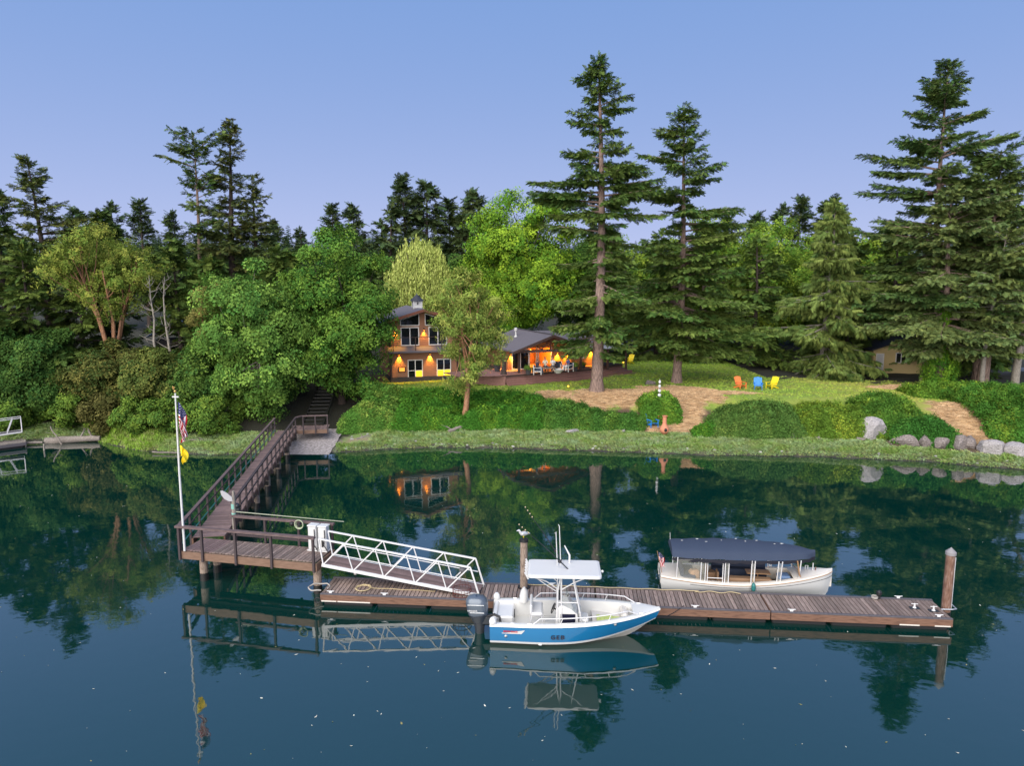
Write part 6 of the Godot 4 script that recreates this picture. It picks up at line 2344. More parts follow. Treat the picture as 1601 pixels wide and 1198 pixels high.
func build_patio():
	var y := 1.02
	var P := func(x, z) -> Vector3: return wing_pt(x, 1.025, z)
	armchair("white armchair with blue cushions at the near end of the deck table", P.call(1.55, 1.75), WING_TURN + 1.2, "white patio armchairs")
	armchair("white armchair with blue cushions at the far end of the deck table", P.call(5.1, 0.85), WING_TURN - 1.2, "white patio armchairs")
	armchair("white armchair with blue cushions behind the man in white trousers", P.call(4.45, -0.2), WING_TURN - 0.6, "white patio armchairs")
	var t := thing("patio_table", "low grey table between the white armchairs on the deck", "table", P.call(2.85, 1.1), WING_TURN)
	var s := Shape.new()
	s.soft_box(Vector3(0, 0.46, 0), Vector3(1.5, 0.06, 0.8), 0.015)
	part("tabletop", s, M.driftwood, t)
	for x in [-0.6, 0.6]:
		for z in [-0.3, 0.3]:
			s = Shape.new()
			s.soft_box(Vector3(x, 0.215, z), Vector3(0.08, 0.43, 0.08), 0.01)
			part("leg", s, M.driftwood, t)
	t = thing("fire_bowl", "wide white fire bowl standing in front of the deck table", "fire bowl", P.call(3.7, 1.65))
	s = Shape.new()
	s.lathe(Vector3.ZERO, [Vector2(0.22, 0.0), Vector2(0.26, 0.06), Vector2(0.5, 0.34), Vector2(0.52, 0.38), Vector2(0.46, 0.38), Vector2(0.3, 0.24), Vector2(0.0, 0.22)], 20)
	part("bowl", s, M.white, t)
	# statue at the deck corner
	t = thing("bronze_statue", "dark upright bronze figure standing at the front corner of the deck", "statue", Vector3(-0.75, 4.07, -65.2))
	s = Shape.new()
	s.lathe(Vector3.ZERO, [Vector2(0.0, 0), Vector2(0.32, 0.0), Vector2(0.32, 0.08), Vector2(0.26, 0.1), Vector2(0.24, 0.4), Vector2(0.2, 0.8), Vector2(0.17, 1.1), Vector2(0.23, 1.3), Vector2(0.2, 1.42), Vector2(0.07, 1.48), Vector2(0.1, 1.56), Vector2(0.11, 1.66), Vector2(0.06, 1.76), Vector2(0, 1.78)], 14)
	part("figure", s, M.bark_dark, t)
	# tubs with plants
	for a in [[Vector3(0.75, 1.025, 1.5), 0.28, 0.42, "round planter with a bright green plant beside the near armchair"], [Vector3(5.9, 1.025, 0.75), 0.26, 0.45, "planter with a leafy shrub beside the far armchair"], [Vector3(7.4, 1.025, -0.6), 0.2, 0.3, "small planter on the deck in front of the big fir"], [Vector3(-1.2, 1.025, -1.6), 0.34, 0.6, "dark planter with a bushy shrub at the corner of the deck"]]:
		var q: Vector3 = a[0]
		plant_tub(a[3], wing_pt(q.x, q.y, q.z), a[1], a[2])
	# people round the table
	person("person in a dark top seated at the near end of the deck table", P.call(1.55, 1.75), WING_TURN + 1.2, Color(0.03, 0.03, 0.05), Color(0.06, 0.08, 0.14), Color(0.05, 0.03, 0.02), 0.05)
	person("person in a tan top seated behind the deck table", P.call(2.2, 0.25), WING_TURN, Color(0.35, 0.16, 0.1), Color(0.04, 0.04, 0.05), Color(0.16, 0.08, 0.04), 0.0)
	person("person in a pale shirt seated behind the deck table", P.call(3.0, 0.2), WING_TURN - 0.1, Color(0.72, 0.66, 0.5), Color(0.05, 0.06, 0.1), Color(0.10, 0.06, 0.03), -0.05)
	person("person in a white shirt leaning forward behind the deck table", P.call(3.75, 0.25), WING_TURN - 0.3, Color(0.75, 0.74, 0.72), Color(0.08, 0.08, 0.1), Color(0.25, 0.2, 0.15), 0.22)
	person("person in blue shirt and white trousers at the far end of the deck table", P.call(5.1, 0.85), WING_TURN - 1.2, Color(0.04, 0.07, 0.2), Color(0.7, 0.7, 0.72), Color(0.06, 0.04, 0.03), 0.0)
	# bench seats for those behind the table
	t = thing("patio_bench", "dark bench behind the deck table", "bench", P.call(3.0, 0.12), WING_TURN)
	s = Shape.new()
	s.soft_box(Vector3(0, 0.41, 0.02), Vector3(2.6, 0.07, 0.42), 0.01)
	part("seat", s, M.siding_trim, t)
	for x in [-1.2, 1.2]:
		s = Shape.new()
		s.soft_box(Vector3(x, 0.19, 0.02), Vector3(0.08, 0.37, 0.38), 0.01)
		part("leg", s, M.siding_trim, t)

func plant_tub(label: String, at: Vector3, r: float, h: float):
	var t := thing("planter", label, "planter", at, 0, "planters on the deck")
	var s := Shape.new()
	s.lathe(Vector3.ZERO, [Vector2(0, 0), Vector2(r * 0.72, 0), Vector2(r, h), Vector2(r * 1.06, h), Vector2(r * 1.06, h + 0.04), Vector2(r * 0.9, h + 0.04), Vector2(r * 0.9, h - 0.04), Vector2(0, h - 0.04)], 14)
	part("pot", s, M.stone_base, t)
	var where := []
	var tint := PackedColorArray()
	for k in 60:
		var d := Vector3(rng.randfn(), absf(rng.randfn()), rng.randfn()).normalized()
		where.append(Transform3D(spin(d, 0.5), Vector3(0, h + 0.05, 0) + d * r * 1.5 * Vector3(1, 1.1, 1) * pow(rng.randf(), 0.5)))
		tint.append(shade_of(Color(0.08, 0.15, 0.03), Color(0.2, 0.3, 0.05)))
	many("foliage", small_leaf_mesh, M.leaf, where, tint, t).set_meta("kind", "stuff")

# A seated person as one surface: capsules joined with a smooth minimum and meshed as surface nets. Local +z is forward, the seat at 0.45.
func person(label: String, at: Vector3, turn: float, shirt: Color, legs: Color, hair: Color, lean: float):
	var skin := Color(0.42, 0.22, 0.14)
	var shoe := Color(0.04, 0.035, 0.03)
	var up := Vector3(0, cos(lean), sin(lean))
	var hip := Vector3(0, 0.57, -0.02)
	var chest := hip + up * 0.38
	var neck := hip + up * 0.56
	var head := hip + up * 0.71 + Vector3(0, 0, 0.02)
	var bones := [[hip, chest, 0.15, 0.145, shirt], [chest, neck, 0.13, 0.055, shirt], [neck, head - up * 0.03, 0.05, 0.055, skin], [head - up * 0.03, head + up * 0.05, 0.08, 0.088, skin], [head + up * 0.06 + Vector3(0, 0, -0.03), head + up * 0.07 + Vector3(0, 0, -0.015), 0.093, 0.09, hair], [head + Vector3(0, 0, 0.08), head + Vector3(0, -0.02, 0.105), 0.015, 0.018, skin]]
	for k in [-1.0, 1.0]:
		var sh := chest + up * 0.1 + Vector3(k * 0.17, 0, 0)
		var el := sh + Vector3(k * 0.07, -0.25, 0.08)
		var wr := el + Vector3(-k * 0.08, -0.02, 0.24)
		var kn := Vector3(k * 0.13, 0.53, 0.43)
		var an := Vector3(k * 0.13, 0.11, 0.46)
		bones.append([sh, el, 0.06, 0.048, shirt])
		bones.append([el, wr, 0.046, 0.032, skin])
		bones.append([wr, wr + Vector3(-k * 0.01, -0.01, 0.08), 0.032, 0.036, skin])
		bones.append([Vector3(k * 0.09, 0.55, 0.0), kn, 0.095, 0.068, legs])
		bones.append([kn, an, 0.064, 0.042, legs])
		bones.append([an, an + Vector3(0, -0.06, 0.16), 0.045, 0.04, shoe])
		bones.append([head + Vector3(k * 0.085, 0, 0), head + Vector3(k * 0.09, 0.025, -0.01), 0.018, 0.018, skin])
	var cell := 0.042
	var lo := Vector3(-0.42, 0.0, -0.3)
	var nx := 20
	var ny := 35
	var nz := 24
	var val := PackedFloat32Array()
	val.resize(nx * ny * nz)
	val.fill(1.0)
	for b in bones:
		var a: Vector3 = b[0]
		var e: Vector3 = b[1]
		var rm: float = maxf(b[2], b[3]) + 0.09
		var p0 := ((a.min(e) - Vector3.ONE * rm - lo) / cell).floor()
		var p1 := ((a.max(e) + Vector3.ONE * rm - lo) / cell).ceil()
		var ae := e - a
		var ll := maxf(ae.length_squared(), 1e-6)
		for i in range(maxi(0, int(p0.x)), mini(nx, int(p1.x) + 1)):
			for j in range(maxi(0, int(p0.y)), mini(ny, int(p1.y) + 1)):
				for k in range(maxi(0, int(p0.z)), mini(nz, int(p1.z) + 1)):
					var q := lo + Vector3(i, j, k) * cell
					var f := clampf((q - a).dot(ae) / ll, 0, 1)
					var d: float = q.distance_to(a + ae * f) - lerpf(b[2], b[3], f)
					var at_i := (i * ny + j) * nz + k
					var h := maxf(0.035 - absf(val[at_i] - d), 0.0) / 0.035
					val[at_i] = minf(val[at_i], d) - h * h * 0.035 * 0.25
	var vert := {}
	var s := Shape.new()
	var point := func(i: int, j: int, k: int) -> Vector3:
		var key := Vector3i(i, j, k)
		if vert.has(key): return vert[key]
		var sum := Vector3.ZERO
		var cnt := 0
		for ed in [[0, 0, 0, 1, 0, 0], [0, 1, 0, 1, 1, 0], [0, 0, 1, 1, 0, 1], [0, 1, 1, 1, 1, 1], [0, 0, 0, 0, 1, 0], [1, 0, 0, 1, 1, 0], [0, 0, 1, 0, 1, 1], [1, 0, 1, 1, 1, 1], [0, 0, 0, 0, 0, 1], [1, 0, 0, 1, 0, 1], [0, 1, 0, 0, 1, 1], [1, 1, 0, 1, 1, 1]]:
			var v0: float = val[((i + ed[0]) * ny + j + ed[1]) * nz + k + ed[2]]
			var v1: float = val[((i + ed[3]) * ny + j + ed[4]) * nz + k + ed[5]]
			if (v0 < 0.0) != (v1 < 0.0):
				sum += Vector3(i + ed[0], j + ed[1], k + ed[2]).lerp(Vector3(i + ed[3], j + ed[4], k + ed[5]), v0 / (v0 - v1))
				cnt += 1
		var r := lo + sum / maxf(cnt, 1) * cell
		vert[key] = r
		return r
	var tone := func(p: Vector3) -> Color:
		var best := 9.0
		var c := shirt
		for b in bones:
			var ae: Vector3 = b[1] - b[0]
			var f := clampf((p - b[0]).dot(ae) / maxf(ae.length_squared(), 1e-6), 0, 1)
			var d: float = p.distance_to(b[0] + ae * f) - lerpf(b[2], b[3], f)
			if d < best:
				best = d
				c = b[4]
		return c
	var face := func(a: Vector3, b: Vector3, c: Vector3, d: Vector3, turned: bool):
		s.col = tone.call((a + c) * 0.5)
		if turned: s.quad(a, d, c, b)
		else: s.quad(a, b, c, d)
	for i in range(1, nx - 1):
		for j in range(1, ny - 1):
			for k in range(1, nz - 1):
				var v := val[(i * ny + j) * nz + k]
				var vx := val[((i + 1) * ny + j) * nz + k]
				var vy := val[(i * ny + j + 1) * nz + k]
				var vz := val[(i * ny + j) * nz + k + 1]
				if (v < 0.0) != (vx < 0.0): face.call(point.call(i, j - 1, k - 1), point.call(i, j, k - 1), point.call(i, j, k), point.call(i, j - 1, k), v >= 0.0)
				if (v < 0.0) != (vy < 0.0): face.call(point.call(i - 1, j, k - 1), point.call(i - 1, j, k), point.call(i, j, k), point.call(i, j, k - 1), v >= 0.0)
				if (v < 0.0) != (vz < 0.0): face.call(point.call(i - 1, j - 1, k), point.call(i, j - 1, k), point.call(i, j, k), point.call(i - 1, j, k), v >= 0.0)
	# fingers, each from inside the palm
	s.col = skin
	for k in [-1.0, 1.0]:
		var wr := chest + up * 0.1 + Vector3(k * 0.17, 0, 0) + Vector3(k * 0.07, -0.25, 0.08) + Vector3(-k * 0.08, -0.02, 0.24)
		for f in 4:
			var b := wr + Vector3(-k * 0.01 + (f - 1.5) * 0.019, -0.005, 0.085)
			var l: float = [0.062, 0.074, 0.07, 0.055][f]
			s.tube([b, b + Vector3(0, -0.006, l * 0.55), b + Vector3(0, -0.03, l * 0.9)], [0.0095, 0.009, 0.007], 5)
		s.tube([wr + Vector3(-k * 0.028, 0, 0.03), wr + Vector3(-k * 0.055, -0.006, 0.06), wr + Vector3(-k * 0.058, -0.02, 0.09)], [0.011, 0.01, 0.008], 5)
	var o := single("person", s, M.tinted, label, "person", at, turn, "people round the deck table")

# ---------------------------------------------------------------- chairs and ornaments on the lawn
func adirondack(label: String, at: Vector3, turn: float, m: Material) -> Node3D:
	var t := thing("adirondack_chair", label, "chair", at, turn, "coloured adirondack chairs")
	for k in 6:
		var s := Shape.new()
		var x := (k - 2.5) * 0.108
		var hgt := 0.84 - 0.03 * absf(k - 2.5)
		s.soft_box(Vector3(x * 1.08, 0.28 + hgt * 0.5, -0.26 - hgt * 0.20), Vector3(0.1, hgt, 0.022), 0.006, Basis(Vector3.RIGHT, -0.42))
		part("back_slat", s, m, t)
	for k in 5:
		var s := Shape.new()
		s.soft_box(Vector3(0, 0.36 - 0.022 * (4 - k), 0.32 - 0.12 * (4 - k)), Vector3(0.56, 0.022, 0.11), 0.006, Basis(Vector3.RIGHT, -0.18))
		part("seat_slat", s, m, t)
	for x in [-0.33, 0.33]:
		var s := Shape.new()
		s.soft_box(Vector3(x, 0.58, 0.05), Vector3(0.14, 0.025, 0.74), 0.006)
		part("armrest", s, m, t)
		s = Shape.new()
		s.soft_box(Vector3(x * 0.94, 0.285, 0.32), Vector3(0.035, 0.57, 0.1), 0.006)
		part("leg", s, m, t)
		s = Shape.new()
		s.bar(Vector3(x * 0.86, 0.33, 0.36), Vector3(x * 0.86, 0.04, -0.62), 0.03, 0.12)
		part("leg", s, m, t)
	return t

func on_ground(x: float, z: float, lift := 0.0) -> Vector3:
	return Vector3(x, ground_at(x, z) + lift, z)

func build_lawn_things():
	adirondack("orange adirondack chair on the lawn, left of the blue one", on_ground(20.4, -62.7), 0.35, M.orange)
	adirondack("blue adirondack chair on the lawn between the orange and yellow ones", on_ground(21.7, -62.0), -0.25, M.blue)
	adirondack("yellow adirondack chair on the lawn turned sideways beside the blue one", on_ground(23.1, -62.6), -1.0, M.yellow)
	adirondack("yellow adirondack chair alone on the shaded lawn behind the big fir", on_ground(13.4, -80.8), -0.7, M.yellow)
	adirondack("blue adirondack chair at the beach below the rounded shrub", on_ground(11.2, -55.6), 0.3, M.blue)
	adirondack("orange adirondack chair at the beach behind the clay chimenea", on_ground(12.1, -56.2), -0.2, M.orange)
	adirondack("yellow adirondack chair at the beach between the blue and orange ones", on_ground(11.65, -56.6), -1.2, M.yellow)
	var t := thing("chimenea", "terracotta clay chimenea standing at the edge of the beach", "chimenea", on_ground(11.85, -54.2, -0.03))
	var s := Shape.new()
	s.lathe(Vector3.ZERO, [Vector2(0.0, 0.16), Vector2(0.2, 0.18), Vector2(0.34, 0.34), Vector2(0.37, 0.52), Vector2(0.3, 0.7), Vector2(0.2, 0.84), Vector2(0.16, 1.0), Vector2(0.15, 1.5), Vector2(0.2, 1.54), Vector2(0.2, 1.58), Vector2(0.13, 1.58), Vector2(0.12, 1.0), Vector2(0, 0.9)], 18)
	part("body", s, M.terracotta, t)
	s = Shape.new()
	s.ball(Vector3(0.02, 0.5, 0.3), Vector3(0.14, 0.15, 0.09), 6, 12)
	part("fire_mouth", s, M.black, t)
	s = Shape.new()
	for k in 3: s.tube([Vector3(cos(2.1 * k) * 0.26, 0.0, sin(2.1 * k) * 0.26), Vector3(cos(2.1 * k) * 0.16, 0.24, sin(2.1 * k) * 0.16)], 0.025, 6)
	part("stand", s, M.terracotta, t)
	# string of white net floats on a pole
	t = thing("float_pole", "pole strung with stacked white floats standing before the rounded shrub", "ornament", on_ground(11.95, -56.9, -0.1))
	s = Shape.new()
	s.tube([Vector3.ZERO, Vector3(0, 3.15, 0)], 0.025, 6)
	part("pole", s, M.bark_pale, t)
	for k in 6:
		s = Shape.new()
		var y := 0.95 + 0.36 * k
		var r := 0.17 - 0.014 * k
		s.lathe(Vector3(0, y, 0), [Vector2(0, 0), Vector2(r * 0.5, 0.0), Vector2(r * (1.5 if k == 0 else 1.0), 0.10), Vector2(r * 0.8, 0.24), Vector2(0.04, 0.27), Vector2(0, 0.27)], 12)
		part("float", s, M.white, t)
		s = Shape.new()
		s.lathe(Vector3(0, y - 0.07, 0), [Vector2(0, 0), Vector2(0.05, 0), Vector2(0.05, 0.06), Vector2(0, 0.06)], 10)
		part("spacer", s, M.sign_wood, t)
	# little path lights
	for a in [[5.0, -62.5, "tiny path light on the lawn left of the big fir's roots"], [12.6, -79.9, "tiny path light beside the yellow chair on the shaded lawn"]]:
		t = thing("path_light", a[2], "lamp", on_ground(a[0], a[1]), 0, "path lights")
		s = Shape.new()
		s.tube([Vector3(0, -0.1, 0), Vector3(0, 0.22, 0)], 0.02, 6)
		part("stake", s, M.black, t)
		s = Shape.new()
		s.ball(Vector3(0, 0.27, 0), Vector3(0.07, 0.06, 0.07), 6, 9)
		part("bulb", s, M.bulb, t)
		var l := OmniLight3D.new()
		l.name = "glow"
		l.light_color = Color(1.0, 0.72, 0.35)
		l.light_energy = 0.08
		l.light_size = 0.05
		l.omni_range = 4.0
		l.shadow_enabled = true
		l.position = Vector3(0, 0.27, 0)
		t.add_child(l, true)

# ---------------------------------------------------------------- trees
func fir(label: String, x: float, z: float, top: float, o: Dictionary, group := "") -> Node3D:
	var g := on_ground(x, z)
	o.h = top - g.y
	return conifer(o.get("called", "fir_tree"), label, g, o, group)

func leafy(called: String, label: String, x: float, z: float, top: float, low: float, rx: float, o: Dictionary, group := "", category := "tree") -> Node3D:
	# the crown reaches from low to top (world heights)
	var g := on_ground(x, z)
	o.ry = (top - low) * 0.5
	o.h = (top + low) * 0.5 - g.y
	o.rx = rx
	return broadleaf(called, label, g, o, group, category)

func build_trees():
	var green := Color(0.066, 0.141, 0.0338)
	var gold := Color(0.224, 0.268, 0.0444)
	# the two firs by the house
	fir("tallest fir, its bare red-brown trunk rising in front of the deck steps", 7.5, -61.3, 31.0, {"seed": 11, "r": 4.5, "base": 0.21, "trunk": 0.52, "bark": M.bark, "tint": Color(0.0546, 0.121, 0.0302), "tip": Color(0.15, 0.194, 0.0432), "dense": 1.6, "rag": 0.72, "droop": 0.36, "lean": Vector2(-0.3, 0), "gap": 1.0,
		"prof": [[0.14, 0.3], [0.2, 0.75], [0.3, 0.95], [0.44, 0.9], [0.53, 0.8], [0.57, 1.05], [0.63, 1.2], [0.68, 0.95], [0.73, 0.6], [0.765, 0.22], [0.79, 0.6], [0.84, 0.62], [0.9, 0.42], [0.96, 0.2], [1.0, 0.04]],
		"extra": [[0.60, PI, 6.6], [0.57, 2.9, 6.2], [0.54, 3.3, 4.6], [0.17, 2.8, 4.2], [0.15, 3.5, 3.4], [0.18, -0.4, 3.4], [0.14, -0.8, 2.4], [0.22, 3.5, 4.6], [0.62, 0.15, 5.6], [0.64, 0.5, 5.0], [0.2, -1.2, 4.2]], "size": 0.44})
	fir("second fir on the lawn with long boughs sweeping right over the grass", 15.6, -66.5, 28.0, {"seed": 12, "r": 6.2, "base": 0.13, "trunk": 0.42, "bark": M.bark, "tint": Color(0.0546, 0.121, 0.0302), "tip": Color(0.167, 0.213, 0.0468), "dense": 1.6, "rag": 0.72, "droop": 0.28, "gap": 1.0,
		"prof": [[0.1, 0.35], [0.16, 0.85], [0.25, 1.05], [0.4, 1.0], [0.55, 0.95], [0.65, 0.8], [0.75, 0.6], [0.85, 0.42], [0.93, 0.24], [1.0, 0.03]],
		"extra": [[0.25, 0.0, 8.6], [0.22, -0.25, 8.2], [0.28, 0.2, 7.4], [0.18, -0.1, 7.0], [0.15, -0.35, 5.6], [0.24, PI, 6.0], [0.20, 3.6, 6.0], [0.115, -0.7, 4.2], [0.22, -1.2, 6.5], [0.26, -1.7, 6.0], [0.19, -2.0, 6.0], [0.3, 2.7, 6.2]], "size": 0.44})
	# the right-hand group
	fir("tall layered fir at the right with open tiers against the sky", 39.0, -66.6, 32.0, {"seed": 13, "r": 6.0, "base": 0.15, "trunk": 0.42, "bark": M.bark, "tint": Color(0.0572, 0.121, 0.0374), "tip": Color(0.132, 0.175, 0.0432), "dense": 1.6, "rag": 0.72, "droop": 0.22, "gap": 1.2,
		"prof": [[0.15, 0.7], [0.25, 1.05], [0.4, 1.1], [0.5, 1.0], [0.57, 0.7], [0.63, 1.1], [0.70, 0.9], [0.76, 0.95], [0.81, 0.55], [0.84, 0.85], [0.88, 0.5], [0.94, 0.3], [1.0, 0.03]],
		"extra": [[0.6, PI, 6.8], [0.66, 2.9, 5.6], [0.82, 0.1, 5.0], [0.55, 0.2, 6.8], [0.50, PI, 6.4], [0.25, PI, 6.5], [0.22, 3.5, 6.6], [0.3, 3.0, 7.0]], "size": 0.46})
	var rt := Color(0.0792, 0.134, 0.0484)
	fir("ivy-trunked fir standing in front of the yellow cabin", 38.4, -63.4, 20.5, {"seed": 14, "r": 5.4, "base": 0.22, "trunk": 0.42, "bark": M.bark, "tint": rt, "tip": Color(0.185, 0.214, 0.0605), "dense": 1.6, "droop": 0.42, "prof": [[0.2, 0.6], [0.3, 1.0], [0.6, 1.0], [0.8, 0.8], [0.92, 0.5], [1.0, 0.1]], "size": 0.46, "extra": [[0.27, 3.0, 4.6], [0.24, 3.6, 4.4], [0.28, -0.5, 4.6]]})
	fir("dense round-topped conifer at the right edge", 43.6, -66.0, 24.0, {"seed": 15, "r": 4.8, "base": 0.2, "trunk": 0.4, "bark": M.bark, "tint": Color(0.066, 0.127, 0.0363), "tip": Color(0.145, 0.187, 0.0484), "dense": 1.6, "droop": 0.3, "prof": [[0.2, 0.7], [0.35, 1.0], [0.6, 1.0], [0.8, 0.9], [0.92, 0.7], [0.97, 0.45], [1.0, 0.15]], "size": 0.46})
	fir("slim pale-trunked conifer right of the ivy-covered trunk", 41.0, -61.2, 17.0, {"seed": 16, "r": 3.6, "base": 0.33, "trunk": 0.20, "bark": M.bark_pale, "tint": rt, "tip": Color(0.198, 0.228, 0.0605), "dense": 1.2, "droop": 0.42, "lean": Vector2(0.6, 0), "prof": [[0.3, 0.5], [0.45, 1.0], [0.8, 0.9], [1.0, 0.1]]})
	fir("thick-trunked conifer behind the slim pale one", 42.4, -63.6, 21.0, {"seed": 19, "r": 4.8, "base": 0.2, "trunk": 0.5, "bark": M.bark, "tint": Color(0.066, 0.12, 0.0403), "tip": Color(0.158, 0.187, 0.0524), "dense": 1.4, "droop": 0.38, "prof": [[0.26, 0.6], [0.4, 1.0], [0.75, 0.9], [0.9, 0.6], [1.0, 0.1]], "size": 0.48})
	fir("conifer with a leaning pale trunk at the frame's right edge", 44.6, -62.6, 17.0, {"seed": 17, "r": 4.2, "base": 0.4, "trunk": 0.34, "bark": M.bark_pale, "lean": Vector2(5.2, 0), "tint": rt, "tip": Color(0.172, 0.214, 0.0524), "dense": 1.2, "droop": 0.3, "prof": [[0.38, 0.5], [0.5, 1.0], [0.8, 0.9], [1.0, 0.1]]})
	fir("drooping cedar sweeping to the lawn in the middle right", 31.6, -71.5, 20.4, {"called": "cedar_tree", "seed": 18, "r": 5.2, "base": 0.03, "trunk": 0.36, "bark": M.bark_pale, "tint": Color(0.0748, 0.131, 0.036), "tip": Color(0.202, 0.242, 0.0612), "dense": 1.2, "droop": 0.5, "size": 0.8, "mesh": droop_mesh, "gap": 0.8, "rag": 0.65, "prof": [[0.0, 0.7], [0.1, 1.05], [0.3, 0.95], [0.5, 0.72], [0.7, 0.5], [0.85, 0.25], [0.95, 0.1], [1.0, 0.03]], "extra": [[0.35, -1.5, 4.0], [0.45, -1.7, 3.4], [0.5, -1.2, 3.2], [0.55, -1.6, 2.8], [0.62, -1.4, 2.4], [0.26, -1.8, 4.6], [0.7, -1.7, 1.9], [0.1, -1.4, 5.5], [0.08, -2.0, 5.2], [0.14, -0.8, 5.8], [0.06, -1.0, 5.0], [0.3, -2.3, 5.4], [0.34, -0.6, 5.2]]})
	for a in [[35.6, -75.5, 16.6, 4.8, 31, "hemlock between the cedar and the tall layered fir"], [27.2, -80.0, 17.4, 4.8, 32, "dark hemlock left of the drooping cedar"], [22.0, -83.0, 19.0, 5.2, 33, "dark conifer filling the shade behind the second fir"], [17.6, -86.0, 18.5, 5.0, 34, "dark conifer standing behind the tallest fir's boughs"], [11.2, -84.0, 18.0, 4.4, 35, "dark conifer behind the wing's right end"], [46.5, -72.0, 21.0, 5.0, 37, "dark conifer at the far right edge behind the drive"], [50.5, -76.0, 20.5, 5.0, 38, "half-cut conifer at the very edge right of the drive"], [41.5, -78.0, 19.0, 5.0, 36, "dark conifer behind the yellow cabin's roof"]]:
		fir(a[5], a[0], a[1], a[2], {"seed": a[4], "r": a[3], "base": 0.04, "tint": Color(0.0528, 0.113, 0.029), "tip": Color(0.158, 0.214, 0.0403), "dense": 0.9, "droop": 0.35, "size": 0.85, "gap": 1.1, "rag": 0.6, "prof": [[0.0, 0.8], [0.1, 1.0], [0.4, 0.9], [0.7, 0.62], [0.85, 0.4], [1.0, 0.05]]}, "dark conifers behind the lawn")
	# broadleaf trees round the house
	leafy("maple_tree", "great round bright green maple behind the wing's roof", 1.2, -85.0, 22.4, 5.0, 6.9, {"seed": 41, "n": 8000, "lobes": 90, "tint": Color(0.0748, 0.194, 0.0216), "tip": Color(0.299, 0.436, 0.036), "trunk": 0.5, "size": 1.1, "open": 0.12})
	willow("pale yellow-green weeping willow above the two-storey house's roof", on_ground(-11.2, -88.0), 13.2, 4.8)
	leafy("madrone_tree", "slim madrone with olive and yellow leaves in front of the house", -4.05, -57.0, 14.1, 4.2, 3.0, {"seed": 43, "n": 2800, "lobes": 56, "tint": Color(0.114, 0.194, 0.036), "tip": Color(0.352, 0.369, 0.0864), "trunk": 0.24, "bark": M.bark_madrone, "fork": 0.6, "small": true, "size": 1.25, "open": 0.28, "lobe": 0.95, "dx": 0.75})
	leafy("alder_tree", "big rounded dark green alder left of the two-storey house", -15.0, -62.0, 16.6, 2.4, 4.8, {"seed": 44, "n": 7000, "lobes": 90, "tint": Color(0.044, 0.131, 0.023), "tip": Color(0.167, 0.272, 0.0396), "trunk": 0.3, "size": 0.95, "open": 0.16})
	leafy("alder_tree", "lighter green alder leaning over the pier's shore end", -20.6, -57.2, 14.0, 1.2, 4.2, {"seed": 45, "n": 6500, "lobes": 80, "tint": Color(0.066, 0.165, 0.0324), "tip": Color(0.202, 0.32, 0.0576), "trunk": 0.2, "bark": M.bark_pale, "size": 0.9, "open": 0.2})
	leafy("madrone_tree", "spreading madrone with yellow-green leaves and red forked trunk among the dark woods", -34.4, -61.0, 17.2, 9.6, 4.7, {"seed": 46, "n": 3400, "lobes": 56, "tint": Color(0.114, 0.194, 0.0324), "tip": Color(0.317, 0.33, 0.0648), "trunk": 0.28, "bark": M.bark_madrone, "fork": 0.30, "small": true, "size": 1.15, "open": 0.26})
	leafy("madrone_tree", "small madrone with a red trunk between the snags and the lighter alder", -24.6, -58.6, 12.8, 7.4, 1.9, {"seed": 47, "n": 1000, "lobes": 14, "tint": Color(0.132, 0.155, 0.0432), "tip": Color(0.299, 0.252, 0.0792), "trunk": 0.17, "bark": M.bark_madrone, "fork": 0.6, "small": true, "size": 1.15})
	# firs over the left woods
	fir("leaning ragged fir at the left with a bent top", -42.6, -66.0, 23.6, {"seed": 51, "r": 4.6, "base": 0.3, "tint": Color(0.0601, 0.11, 0.0345), "tip": Color(0.164, 0.165, 0.0402), "dense": 0.95, "droop": 0.1, "lean": Vector2(-1.0, 0), "extra": [[0.62, 0.0, 6.6], [0.66, 0.15, 5.6], [0.58, -0.2, 5.4], [0.7, 0.05, 4.4]]})
	fir("flat-topped fir with a bare trunk above the left woods", -29.4, -68.0, 26.0, {"seed": 52, "r": 3.0, "base": 0.4, "trunk": 0.3, "tint": Color(0.0601, 0.127, 0.0345), "tip": Color(0.164, 0.198, 0.0402), "dense": 0.9, "droop": 0.1, "bark": M.bark, "gap": 1.3, "prof": [[0.4, 0.3], [0.5, 0.5], [0.62, 0.35], [0.66, 0.8], [0.74, 0.45], [0.78, 1.0], [0.84, 0.6], [0.9, 1.1], [0.96, 0.95], [1.0, 0.4]]})
	fir("tallest ragged fir of the left woods", -27.2, -70.0, 27.5, {"seed": 53, "r": 4.4, "base": 0.36, "tint": Color(0.0694, 0.11, 0.0367), "tip": Color(0.173, 0.165, 0.0459), "dense": 0.85, "droop": 0.15, "lean": Vector2(0.4, 0)})
	fir("ragged fir just right of the tallest fir of the left woods", -24.9, -70.5, 22.5, {"seed": 54, "r": 4.0, "base": 0.25, "tint": Color(0.0647, 0.11, 0.0345), "tip": Color(0.164, 0.165, 0.0459), "dense": 0.85, "droop": 0.15})
	for a in [[-47.6, -67.0, 21.0, 4.2, 55, "dark fir cut by the left edge above the woods"], [-38.6, -68.0, 18.8, 3.6, 56, "dark fir just right of the leaning one"], [-46.0, -61.0, 15.4, 4.2, 57, "dark fir low at the left edge beside the neighbouring dock"], [-41.0, -60.5, 15.6, 4.0, 58, "dark fir over the neighbouring gangway"], [-38.0, -63.0, 14.6, 4.0, 59, "dark fir left of the spreading madrone's trunk"], [-30.0, -64.0, 15.8, 4.0, 60, "dark fir behind the bare snags"], [-26.6, -63.5, 14.4, 3.6, 61, "dark fir behind the small red-trunked madrone"], [-21.6, -66.5, 15.6, 3.8, 62, "dark conifer rising between the two alders"]]:
